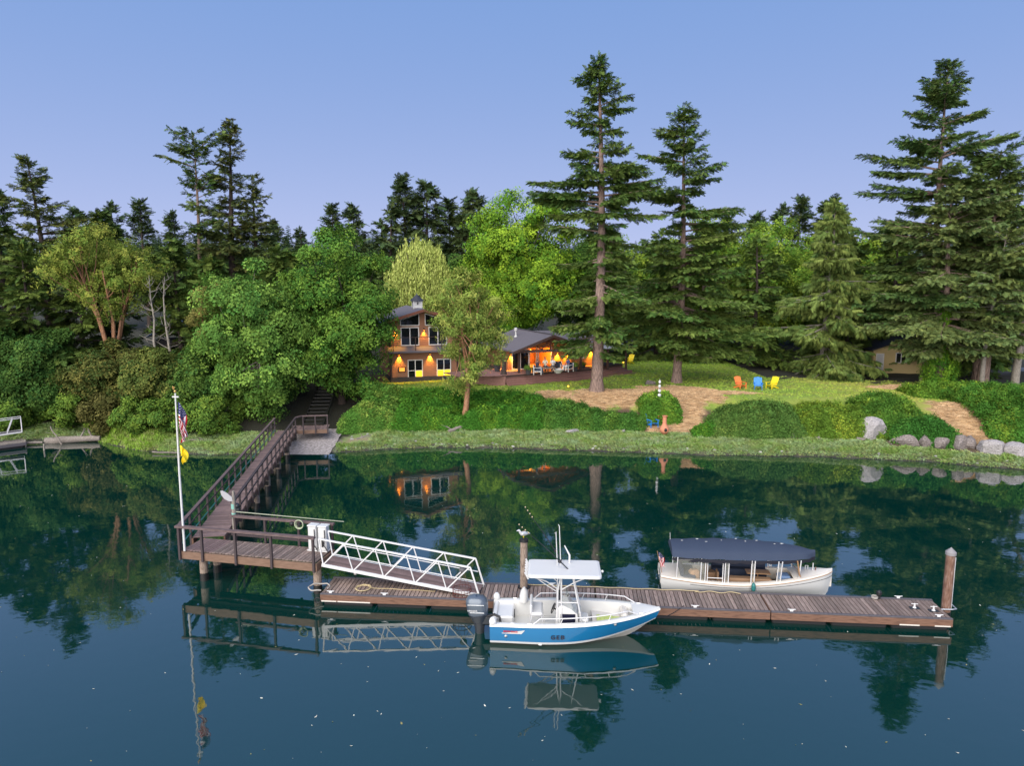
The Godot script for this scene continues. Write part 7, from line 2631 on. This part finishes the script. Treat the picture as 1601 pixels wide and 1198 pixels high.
		fir(a[5], a[0], a[1], a[2], {"seed": a[4], "r": a[3], "base": 0.1, "tint": Color(0.051, 0.101, 0.0253), "tip": Color(0.139, 0.176, 0.0345), "dense": 0.9, "droop": 0.25, "size": 0.85, "gap": 1.1}, "dark firs of the left woods")
	# woods on the left down to the water
	var dark := Color(0.0281, 0.0788, 0.0188)
	for a in [[-43.5, -58.8, 9.6, 1.6, 3.4, 71, "broad dark green tree at the left edge above the neighbouring dock", dark, Color(0.102, 0.169, 0.0313)], [-39.2, -58.6, 8.8, 1.4, 3.0, 72, "dark green tree over the thick drift log", dark, Color(0.0898, 0.155, 0.0313)], [-33.4, -58.4, 7.2, 1.2, 3.0, 73, "bronze-green tree below the spreading madrone", Color(0.0396, 0.0727, 0.0187), Color(0.176, 0.165, 0.0432)], [-28.8, -57.8, 7.2, 1.1, 2.7, 74, "olive tree below the bare snags", Color(0.0352, 0.0776, 0.0187), Color(0.176, 0.184, 0.0432)], [-25.2, -57.2, 7.4, 1.0, 2.2, 75, "dark green tree beside the lighter alder", dark, Color(0.115, 0.183, 0.0313)]]:
		leafy("woodland_tree", a[6], a[0], a[1], a[2], a[3], a[4], {"seed": a[5], "n": 3600, "lobes": 54, "tint": a[7], "tip": a[8], "trunk": 0.2, "size": 0.9}, "woodland trees along the left bank")
	for a in [[-40.6, -57.0, 2.4, 2.0, 81, "low dark bush behind the neighbouring dock"], [-36.0, -57.4, 2.9, 2.2, 82, "bright green bush behind the thick drift log"], [-32.4, -56.6, 3.2, 2.2, 83, "olive-brown bush above the bright marsh grass"], [-29.2, -55.6, 3.0, 2.2, 84, "olive bush behind the flagpole's flag"], [-26.2, -55.0, 2.6, 2.0, 85, "green bush left of the pier's far end"], [-23.2, -54.6, 3.0, 2.0, 86, "leafy bush under the lighter alder"]]:
		var red: bool = a[4] == 83
		leafy("shore_bush", a[5], a[0], a[1], a[2] + 0.9, 0.6, a[3], {"seed": a[4], "n": 900, "lobes": 16, "tint": Color(0.066, 0.0727, 0.0216) if red else Color(0.0638, 0.141, 0.0261), "tip": Color(0.15, 0.136, 0.0432) if red else Color(0.191, 0.281, 0.0418), "trunk": 0.08, "small": true, "size": 1.5}, "bushes along the left bank", "bush")
	snag("bare_snag", "bare grey snag left of its pair in the dark woods", on_ground(-29.9, -59.6), 11.0, 91, M.bark_pale)
	snag("bare_snag", "bare grey snag right of its pair in the dark woods", on_ground(-29.0, -59.9), 10.4, 92, M.bark_pale)
	# bright wood behind the lawn on the right
	for a in [[26.6, -95.0, 20.4, 4.5, 5.2, 101, "bright green tree rising behind the second fir"], [34.0, -97.0, 20.8, 4.5, 5.4, 102, "bright green tree behind the drooping cedar"], [41.5, -100.0, 19.0, 4.5, 5.0, 103, "yellowish tree filling the gap left of the tall layered fir"], [20.6, -98.0, 18.5, 4.5, 5.0, 104, "green tree glimpsed between the two firs"], [30.2, -90.0, 18.6, 4.0, 4.6, 109, "mid-green tree left behind the drooping cedar"], [37.8, -88.0, 17.6, 4.0, 4.6, 110, "mid-green tree right behind the drooping cedar"], [12.6, -97.0, 19.4, 4.5, 4.8, 111, "mid-green tree showing right of the tallest fir's trunk"], [46.8, -92.0, 19.0, 4.0, 5.0, 112, "mid-green tree behind the tall layered fir"], [24.0, -88.5, 16.6, 3.8, 4.0, 113, "mid-green tree in the shade behind the second fir"]]:
		leafy("broadleaf_tree", a[6], a[0], a[1], a[2], a[3], a[4], {"seed": a[5], "n": 2600, "lobes": 56, "tint": Color(0.0766, 0.176, 0.023), "tip": Color(0.281, 0.366, 0.047), "trunk": 0.3, "size": 1.15}, "bright trees behind the lawn")
	for a in [[-23.0, -72.0, 15.4, 4.0, 4.2, 105, "dark broadleaf tree behind the gap between the alders"], [-7.6, -92.0, 15.5, 4.5, 4.0, 106, "dark broadleaf tree between the willow and the maple"], [9.6, -92.0, 18.5, 4.5, 4.2, 107, "dark broadleaf tree right of the maple"], [-30.5, -76.0, 15.0, 4.5, 4.4, 108, "dark broadleaf tree behind the flat-topped fir"]]:
		leafy("broadleaf_tree", a[6], a[0], a[1], a[2], a[3], a[4], {"seed": a[5], "n": 2000, "lobes": 54, "tint": Color(0.0383, 0.106, 0.0209), "tip": Color(0.128, 0.21, 0.0366), "trunk": 0.3, "size": 1.15}, "dark broadleaf trees round the house")
	# conifers on the skyline behind: three builds, copied
	var protos := []
	for k in 3:
		protos.append({"seed": 111 + k, "r": [3.4, 2.9, 3.9][k], "base": [0.18, 0.3, 0.22][k], "tint": Color(0.0481, 0.0915, 0.0367), "tip": Color(0.111, 0.138, 0.0436), "dense": [0.8, 0.7, 0.75][k], "droop": [0.2, 0.05, 0.3][k], "size": 0.95, "rag": 0.65, "gap": 1.2, "called": "skyline_conifer"})
	var sky := [[-55.0, -100.0, 23.0, "skyline conifer above the spreading madrone"], [-51.5, -101.0, 23.3, "skyline conifer next right of the one above the madrone"], [-58.8, -98.0, 22.0, "skyline conifer left of the one above the madrone"], [-46.0, -99.0, 21.8, "skyline conifer left of the flat-topped fir"], [-41.5, -103.0, 20.8, "skyline conifer behind the flat-topped fir's trunk"],
		[-36.2, -110.0, 21.4, "first skyline conifer right of the tallest left fir"], [-32.6, -112.0, 20.6, "second skyline conifer right of the tallest left fir"], [-27.1, -110.0, 23.6, "left one of the two skyline conifers above the big alder"], [-24.3, -110.5, 23.8, "right one of the two skyline conifers above the big alder"], [-20.4, -113.0, 21.8, "skyline conifer between the alder's pair and the tallest skyline pair"],
		[-16.4, -110.0, 27.5, "left one of the tallest skyline pair above the willow"], [-13.2, -112.0, 27.2, "right one of the tallest skyline pair above the willow"], [-18.2, -109.0, 24.2, "skyline conifer hugging the left side of the tallest pair"], [-10.0, -115.0, 24.8, "skyline conifer right of the tallest pair"], [-6.0, -112.0, 26.0, "skyline conifer left of the maple's dome"], [-7.6, -116.0, 24.0, "skyline conifer half hidden by the maple's left side"],
		[13.0, -112.0, 23.0, "skyline conifer between the two lawn firs"], [37.8, -112.0, 22.6, "first skyline conifer right of the second fir"], [41.0, -110.0, 23.7, "brownish skyline conifer over the bright trees"], [43.6, -110.0, 24.5, "tallest skyline conifer over the bright trees"], [46.4, -106.0, 24.2, "skyline conifer above the drooping cedar"], [49.0, -108.0, 22.6, "skyline conifer right of the cedar's tip"], [34.0, -114.0, 22.2, "skyline conifer nearest the second fir's tip"]]
	var made := []
	for i in sky.size():
		var a: Array = sky[i]
		if i < 3:
			made.append(fir(a[3], a[0], a[1], a[2], protos[i], "conifers on the near skyline"))
		else:
			var src: Node3D = made[i % 3]
			var g := on_ground(a[0], a[1])
			var own: float = protos[i % 3].h
			copy_of(src, a[3], g, 1.7 * i, (a[2] - g.y) / own)
	# the far wooded ridge reads as one mass
	var ridge := far_conifer()
	var where := []
	var tint := PackedColorArray()
	rng.seed = 400
	for k in 2600:
		var z := -rr(150.0, 420.0)
		var x := rr(-1.0, 1.0) * (absf(z) * 0.85 + 20.0)
		var h := rr(8.0, 16.0)
		where.append(Transform3D(Basis(Vector3.UP, rr(0, TAU)).scaled(Vector3(h * 0.9, h, h * 0.9)), Vector3(x, ground_at(x, z) - 0.5, z)))
		tint.append(shade_of(Color(0.0383, 0.0703, 0.0313), Color(0.0766, 0.127, 0.0418), 0.3))
	var o := many(numbered("forest"), ridge, M.needle, where, tint, self)
	o.set_meta("kind", "stuff")
	o.set_meta("label", "distant dark conifer wood along the hazy ridge")
	o.set_meta("category", "forest")

func far_conifer() -> ArrayMesh:
	rng.seed = 401
	var s := Shape.new()
	s.tube([Vector3.ZERO, Vector3(0, 0.98, 0)], [0.014, 0.003], 5)
	for k in 90:
		var f := k / 90.0
		var y := 0.12 + 0.86 * f
		var a := 2.4 * k
		var l := 0.24 * pow(1.0 - f, 0.8) * rr(0.6, 1.15) + 0.015
		var o := Vector3(0, y, 0)
		var d := Vector3(cos(a), 0, sin(a))
		var e := o + d * l + Vector3(0, -0.25 * l + 0.1 * f * l, 0)
		var w := Vector3(-d.z, 0, d.x) * (0.03 + 0.12 * l)
		var m := o.lerp(e, 0.6) + Vector3(0, 0.01, 0)
		s.tri(o, m + w, e)
		s.tri(o, e, m - w)
	return s.mesh()

# ---------------------------------------------------------------- hedges along the bank. rows: [x, s0, s1, height] along the shore, s metres inland
func hedge(label: String, rows: Array, n: int, sd: int, c1: Color, c2: Color, called := "hedge", grow := 1.0):
	rng.seed = sd
	var mid := on_ground((rows[0][0] + rows[-1][0]) * 0.5, shore((rows[0][0] + rows[-1][0]) * 0.5) - (rows[0][1] + rows[0][2]) * 0.5)
	var t := thing(called, label, "hedge" if called == "hedge" else "shrub", mid, 0, "hedges along the bank")
	var where := []
	var tint := PackedColorArray()
	var stems := Shape.new()
	var x0: float = rows[0][0]
	var x1: float = rows[-1][0]
	var at_x := func(x: float) -> Array:
		for i in rows.size() - 1:
			if x <= rows[i + 1][0]:
				var f: float = (x - rows[i][0]) / (rows[i + 1][0] - rows[i][0])
				return [lerpf(rows[i][1], rows[i + 1][1], f), lerpf(rows[i][2], rows[i + 1][2], f), lerpf(rows[i][3], rows[i + 1][3], f)]
		return [rows[-1][1], rows[-1][2], rows[-1][3]]
	for k in n:
		var x := rr(x0, x1)
		var r: Array = at_x.call(x)
		var ends := minf(1.0, minf(x - x0, x1 - x) / 0.9)
		var lump := 1.0 + 0.25 * wob.get_noise_2d(x * 6.0 + sd * 3.0, sd) + 0.15 * wob.get_noise_2d(x * 17.0, sd + 7.0)
		var front := rng.randf() < 0.42
		var f := rr(0.0, 0.14) if front else rr(0.0, 1.0)
		var s := lerpf(r[0], r[1], f)
		var z := shore(x) - s
		var prof := smoothstep(-0.02, 0.14, f) * lerpf(2.1, 0.8, f) * smoothstep(1.04, 0.86, f)
		prof *= 0.4 + 0.6 * pow(maxf(ends, 0.0), 0.5)
		var top: float = r[2] * lump * prof + 0.42 * wob.get_noise_2d(x * 10.0, z * 10.0) + 0.3 * wob.get_noise_2d(x * 25.0, z * 25.0)
		var y := ground_at(x, z) + (top * rng.randf() if front else top - 0.45 * pow(rng.randf(), 2.0))
		var out := Vector3(rr(-0.5, 0.5), rr(0.3, 1.0), 0.7 if front else rr(-0.4, 0.6))
		where.append(Transform3D(spin(out, grow * rr(0.8, 1.55)), Vector3(x, y, z) - mid))
		var patch := clampf(0.35 + wob.get_noise_2d(x * 5.0 + sd, z * 5.0) * 1.4, 0, 1)
		tint.append(shade_of(c1, c2.lerp(c1, 1.0 - patch), 0.45))
		if k % 60 == 0:
			var b := Vector3(x + rr(-0.2, 0.2), ground_at(x, z) - 0.05, z) - mid
			stems.tube([b, b + Vector3(rr(-0.2, 0.2), top * 0.5, rr(-0.2, 0.2)), Vector3(x, y, z) - mid], [0.03, 0.02, 0.008], 4, false)
	part("stems", stems, M.bark_dark, t)
	many("foliage", small_leaf_mesh, M.leaf, where, tint, t).set_meta("kind", "stuff")

func build_hedges():
	var g1 := Color(0.044, 0.145, 0.0179)
	var g2 := Color(0.176, 0.305, 0.0297)
	hedge("pale leafy end of the long hedge beside the boat ramp", [[-13.6, 3.6, 8.4, 0.63], [-11.0, 3.4, 8.5, 0.82], [-9.4, 3.2, 8.3, 0.77]], 5013, 501, Color(0.0734, 0.18, 0.0297), Color(0.323, 0.401, 0.0792))
	hedge("clipped dark green stretch of the long hedge left of the madrone's trunk", [[-9.6, 3.1, 8.1, 0.71], [-6.0, 2.9, 7.9, 0.67], [-4.3, 2.8, 7.7, 0.65]], 5886, 502, g1, g2)
	hedge("dark green stretch of the long hedge right of the madrone's trunk", [[-4.1, 3.0, 7.7, 0.63], [-0.5, 3.3, 7.5, 0.65], [2.6, 3.4, 7.3, 0.63]], 6540, 503, g1, g2)
	hedge("stretch of the long hedge below the tallest fir", [[2.4, 3.5, 7.1, 0.58], [5.4, 3.6, 6.3, 0.53], [8.2, 3.7, 5.3, 0.46], [10.4, 4.2, 5.1, 0.43]], 6322, 504, Color(0.0514, 0.139, 0.0248), Color(0.147, 0.235, 0.0348))
	hedge("round bright shrub behind the string of white floats", [[10.6, 5.0, 7.1, 0.65], [12.0, 5.0, 7.5, 0.91], [13.4, 5.2, 7.1, 0.65]], 2833, 505, Color(0.0661, 0.166, 0.0218), Color(0.293, 0.415, 0.0446), "round_shrub")
	hedge("small low shrub at the foot of the straw path", [[14.2, 3.2, 3.9, 0.34], [15.0, 3.0, 4.1, 0.43], [15.9, 3.0, 3.9, 0.39]], 1089, 506, g1, g2, "round_shrub")
	hedge("rounded grey-green hedge right of the straw path", [[15.6, 2.8, 5.3, 0.58], [18.0, 2.5, 6.5, 0.77], [20.4, 2.5, 6.7, 0.72], [22.4, 2.5, 6.3, 0.63]], 5668, 507, Color(0.0661, 0.139, 0.0297), Color(0.162, 0.235, 0.0496))
	hedge("yellow-green hedge below the coloured chairs", [[22.0, 2.6, 6.1, 0.67], [24.0, 2.6, 6.5, 0.77], [26.2, 2.8, 6.3, 0.72], [27.6, 3.0, 5.9, 0.58]], 5013, 508, Color(0.088, 0.166, 0.0218), Color(0.293, 0.36, 0.0397))
	hedge("mixed green hedge behind the big pale boulder", [[27.0, 3.2, 7.3, 0.67], [29.4, 3.2, 7.9, 0.77], [31.2, 3.4, 8.5, 0.63]], 4360, 509, Color(0.0587, 0.145, 0.0218), Color(0.206, 0.29, 0.0348))
	hedge("dense dark rounded hedge right of the big pale boulder", [[28.4, 2.4, 5.1, 0.63], [30.4, 2.2, 5.5, 0.82], [32.3, 2.6, 5.3, 0.58]], 4796, 510, Color(0.0367, 0.125, 0.0218), Color(0.104, 0.221, 0.0348))
	hedge("leafy green hedge at the right edge above the rocks", [[35.0, 4.0, 12.0, 0.67], [38.0, 3.4, 13.0, 0.91], [41.5, 3.2, 13.0, 0.96], [45.0, 3.2, 13.0, 0.96]], 9157, 511, Color(0.0514, 0.145, 0.0218), Color(0.219, 0.305, 0.0348))
	hedge("bright green undergrowth below the ivy-covered trunk", [[33.6, 11.0, 14.6, 0.39], [36.5, 10.6, 15.4, 0.48], [40.0, 11.0, 15.6, 0.48]], 3269, 512, Color(0.0734, 0.166, 0.0218), Color(0.248, 0.333, 0.0348), "undergrowth_shrub")
	# ivy climbing the trunk in front of the cabin
	rng.seed = 520
	var t := thing("ivy", "thick green ivy climbing the trunk in front of the yellow cabin", "ivy", on_ground(38.4, -63.4))
	var where := []
	var tint := PackedColorArray()
	for k in 700:
		var y := 7.0 * pow(rng.randf(), 1.3)
		var a := rr(0, TAU)
		var r := (0.62 + 0.5 * sin(y * 0.9)) * rr(0.75, 1.1) + 0.28 * (1.0 - y / 7.0)
		where.append(Transform3D(spin(Vector3(cos(a), 0.3, sin(a)), rr(0.9, 1.5)), Vector3(cos(a) * r, y, sin(a) * r)))
		tint.append(shade_of(Color(0.0559, 0.169, 0.0209), Color(0.238, 0.405, 0.0366)))
	many("foliage", small_leaf_mesh, M.leaf, where, tint, t).set_meta("kind", "stuff")

# ---------------------------------------------------------------- boulders on the beach
func rock_shape(sd: int, size: Vector3) -> Shape:
	var f := FastNoiseLite.new()
	f.seed = sd
	f.frequency = 0.55
	rng.seed = sd
	var cuts := []
	for k in 11: cuts.append([Vector3(rng.randfn(), rng.randfn() * 0.7, rng.randfn()).normalized(), rr(0.5, 0.82)])
	var s := Shape.new()
	var rows := []
	for i in 13:
		var line := PackedVector3Array()
		var a := PI * i / 12.0
		for k in 19:
			var b := TAU * (k % 18) / 18.0
			var d := Vector3(sin(a) * cos(b), cos(a), sin(a) * sin(b))
			var r := 1.0
			for c in cuts:
				var w: float = d.dot(c[0])
				if w > 0.05: r = minf(r, c[1] / w)
			r *= 1.0 + 0.10 * f.get_noise_3dv(d * 7.0) + 0.08 * f.get_noise_3dv(d * 3.0)
			line.append(d * r * size)
		rows.append(line)
	s.grid(rows, false, false)
	return s

func build_boulders():
	var list := [[27.0, -52.4, 0.55, 1.5, 1.3, 1.0, 1, "big pale boulder with a flat face set against the hedge"], [21.4, -53.0, 0.5, 0.85, 0.45, 0.6, 0, "low reddish rock at the left end of the rock row"], [23.1, -53.0, 0.5, 0.9, 0.42, 0.6, 0, "second low rock from the left end of the rock row"], [24.6, -52.6, 0.45, 0.6, 0.4, 0.5, 1, "small pale rock just left of the big pale boulder"],
		[28.9, -51.3, 0.4, 1.2, 0.7, 0.8, 0, "long rock just right of the big pale boulder"], [30.2, -50.7, 0.4, 0.9, 0.75, 0.8, 0, "second rock right of the big pale boulder"], [31.1, -50.3, 0.4, 0.7, 0.65, 0.7, 0, "upright rock in the middle of the rock row"], [32.1, -50.0, 0.4, 0.8, 0.8, 0.8, 0, "angular rock left of the straw bank"], [33.7, -48.9, 0.3, 1.3, 0.75, 0.9, 1, "broad pale rock below the straw bank"], [35.1, -48.4, 0.3, 0.9, 0.7, 0.9, 1, "pale split rock below the straw bank"], [36.4, -47.8, 0.3, 1.0, 0.8, 0.9, 0, "grey rock right of the straw bank"], [37.9, -47.4, 0.3, 0.9, 0.7, 0.9, 0, "grey rock near the right edge of the shore"], [39.5, -46.6, 0.2, 1.1, 0.7, 0.9, 0, "rock at the far right end of the rock row"],
		[29.6, -51.8, 0.4, 1.1, 0.6, 0.7, 0, "brown half-buried rock behind the long one by the big boulder"], [32.9, -50.2, 0.4, 0.9, 0.7, 0.7, 0, "brown rock at the foot of the straw bank"], [34.6, -49.4, 0.4, 1.1, 0.6, 0.7, 0, "flat brown ledge under the middle of the straw bank"], [38.8, -48.0, 0.4, 1.3, 0.8, 0.9, 0, "wide brown ledge near the right edge"], [26.0, -52.0, 0.3, 0.5, 0.3, 0.4, 0, "little rock touching the big boulder's left foot"], [41.0, -46.4, 0.4, 1.3, 0.8, 0.9, 0, "last brown ledge cut by the right edge"], [4.9, -55.3, 0.55, 0.9, 0.26, 0.4, 1, "flat bleached rock at the foot of the long hedge"], [8.8, -55.2, 0.6, 0.5, 0.2, 0.3, 1, "small bleached rock right of the flat one under the hedge"], [31.9, -52.6, 1.7, 0.75, 0.6, 0.6, 0, "pinkish round boulder at the top of the straw bank"], [12.7, -65.0, 3.15, 0.6, 0.42, 0.5, 0, "grey boulder on the lawn beside the second fir's trunk"]]
	for i in list.size():
		var a: Array = list[i]
		single("boulder", rock_shape(600 + i * 7, Vector3(a[3], a[4], a[5])), M.pale_rock if a[6] else M.rock, a[7], "boulder", Vector3(a[0], ground_at(a[0], a[1]) + a[4] * 0.25, a[1]), 0.7 * i, "boulders along the shore")
	# scattered cobbles on the beach by the chimenea and the ramp
	rng.seed = 650
	var where := []
	var tint := PackedColorArray()
	for k in 420:
		var x := 10.8 + rng.randfn() * 2.2 if k < 200 else rr(-12.5, 40.0)
		var s := (2.0 + rng.randfn() * 0.4) if k < 200 else rr(0.2, 2.8)
		var z := shore(x) - s
		var g := rr(0.03, 0.13)
		where.append(Transform3D(Basis(Vector3.UP, rr(0, TAU)).scaled(Vector3(g * 1.3, g * 0.7, g)), Vector3(x, ground_at(x, z) + g * 0.2, z)))
		var c := rr(0.18, 0.5)
		tint.append(Color(c, c * 0.97, c * 0.95))
	var o := many(numbered("pebbles"), rock_shape(5, Vector3.ONE).mesh(), M.tinted, where, tint, self)
	o.set_meta("kind", "stuff")
	o.set_meta("label", "grey cobbles scattered over the tidal grass and beach")
	o.set_meta("category", "pebbles")

# ---------------------------------------------------------------- what nobody could count
func build_ground_cover():
	rng.seed = 700
	var lawn := []
	var lawn_c := PackedColorArray()
	for k in 26000:
		var x := rr(-10.0, 47.0)
		var z := rr(-84.0, -56.0)
		if cover_at(x, z) != 3: continue
		var g := rr(0.7, 1.3)
		lawn.append(Transform3D(Basis(Vector3.UP, rr(0, TAU)).scaled(Vector3(1.5, g, 1.5)), Vector3(x, ground_at(x, z) - 0.01, z)))
		var dry := clampf(0.5 + wob.get_noise_2d(x * 2.2 + 50.0, z * 3.0) * 1.3, 0, 1)
		dry = clampf(dry * 0.55 + 0.5 * smoothstep(22.0, 34.0, x), 0, 1) * smoothstep(-90.0, -68.0, z)
		lawn_c.append(shade_of(Color(0.20, 0.34, 0.045).lerp(Color(0.45, 0.41, 0.10), dry * 0.8), Color(0.30, 0.42, 0.075), 0.3))
	stuff("grass", grass_mesh, lawn, lawn_c, "mown lawn grass with dry patches on the bluff", M.leaf)
	var marsh := []
	var marsh_c := PackedColorArray()
	for k in 22000:
		var x := rr(-44.0, 44.0)
		var wide := 3.6 if x < 14.0 else 2.8
		var s := rr(0.05, wide)
		if x > -17.6 and x < -13.2: continue
		if x > 27.5 and s > 1.6: continue
		if absf(x + 12.0) < 1.2 and s > 1.2: continue
		var z := shore(x) - s
		var lush := smoothstep(-34.5, -32.0, x) * (1.0 - smoothstep(-28.0, -24.5, x))
		var g := (0.35 + 0.5 * lush) * rr(0.6, 1.3)
		if s < 0.9: g *= 0.55
		if s < 0.7 and rng.randf() < 0.6: continue
		if wob.get_noise_2d(x * 9.0, z * 9.0) > 0.12: g *= 1.6
		marsh.append(Transform3D(Basis(Vector3.UP, rr(0, TAU)).scaled(Vector3(1.2, g, 1.2)), Vector3(x, ground_at(x, z), z)))
		var pale := clampf(0.5 + 1.3 * wob.get_noise_2d(x * 4.0, z * 9.0), 0, 1)
		marsh_c.append(shade_of(Color(0.17, 0.30, 0.06).lerp(Color(0.27, 0.38, 0.19), pale).lerp(Color(0.22, 0.38, 0.04), lush), Color(0.3, 0.33, 0.12), 0.3))
	stuff("marsh_grass", reed_mesh, marsh, marsh_c, "salt marsh grass along the water's edge", M.leaf)
	var straw := []
	var straw_c := PackedColorArray()
	var st := Shape.new()
	for k in 6:
		var a := rr(0, TAU)
		var p := Vector3(rr(-0.15, 0.15), rr(0.01, 0.05), rr(-0.15, 0.15))
		st.bar(p, p + Vector3(cos(a) * 0.18, rr(-0.02, 0.04), sin(a) * 0.18), 0.022, 0.012)
	var stm := st.mesh()
	for k in 26000:
		var x := rr(1.0, 41.0)
		var z := rr(-66.0, -46.0)
		if cover_at(x, z) != 4: continue
		straw.append(Transform3D(Basis(Vector3.UP, rr(0, TAU)).scaled(Vector3.ONE * rr(0.8, 1.5)), Vector3(x, ground_at(x, z), z)))
		straw_c.append(shade_of(Color(0.45, 0.285, 0.15), Color(0.72, 0.52, 0.31), 0.3))
	stuff("straw_litter", stm, straw, straw_c, "dry straw and needle litter under the firs and down the path", M.tinted)
	# floating leaves and foam flecks
	var fl := Shape.new()
	rng.seed = 720
	for k in 420:
		var z := -rr(13.0, 50.0)
		var x := rr(-1, 1) * absf(z) * 0.8
		if k % 3 == 0:
			x = -4.0 + rng.randfn() * 11.0
			z = -18.0 + rng.randfn() * 6.0
		if z < shore(x) + 1.0 or z > -12.0: continue
		var g := rr(0.01, 0.028) * (1.6 if rng.randf() < 0.12 else 1.0)
		var a := rr(0, TAU)
		var u := Vector3(cos(a), 0, sin(a)) * g * rr(1.0, 2.2)
		var w := Vector3(-sin(a), 0, cos(a)) * g * rr(0.5, 1.0)
		var o := Vector3(x, 0.006, z)
		var c := rr(0.35, 0.75)
		fl.col = Color(c, c * 0.95, c * 0.8) if rng.randf() < 0.7 else Color(0.25, 0.22, 0.08)
		fl.tri(o - u, o - w * 0.8, o + u + Vector3(0, 0.01, 0))
		fl.tri(o - u, o + u + Vector3(0, 0.01, 0), o + w)
		fl.tri(o - u, o - w * 0.8 + Vector3(0, -0.012, 0), o - w * 0.8)
	var f := part(numbered("floating_leaves"), fl, M.tinted, self)
	f.set_meta("kind", "stuff")
	f.set_meta("label", "pale leaves and foam flecks floating on the still water")
	f.set_meta("category", "floating leaves")

func stuff(called: String, mesh: Mesh, where: Array, tint: PackedColorArray, label: String, m: Material):
	var o := many(numbered(called), mesh, m, where, tint, self)
	o.set_meta("kind", "stuff")
	o.set_meta("label", label)
	o.set_meta("category", called.replace("_", " "))
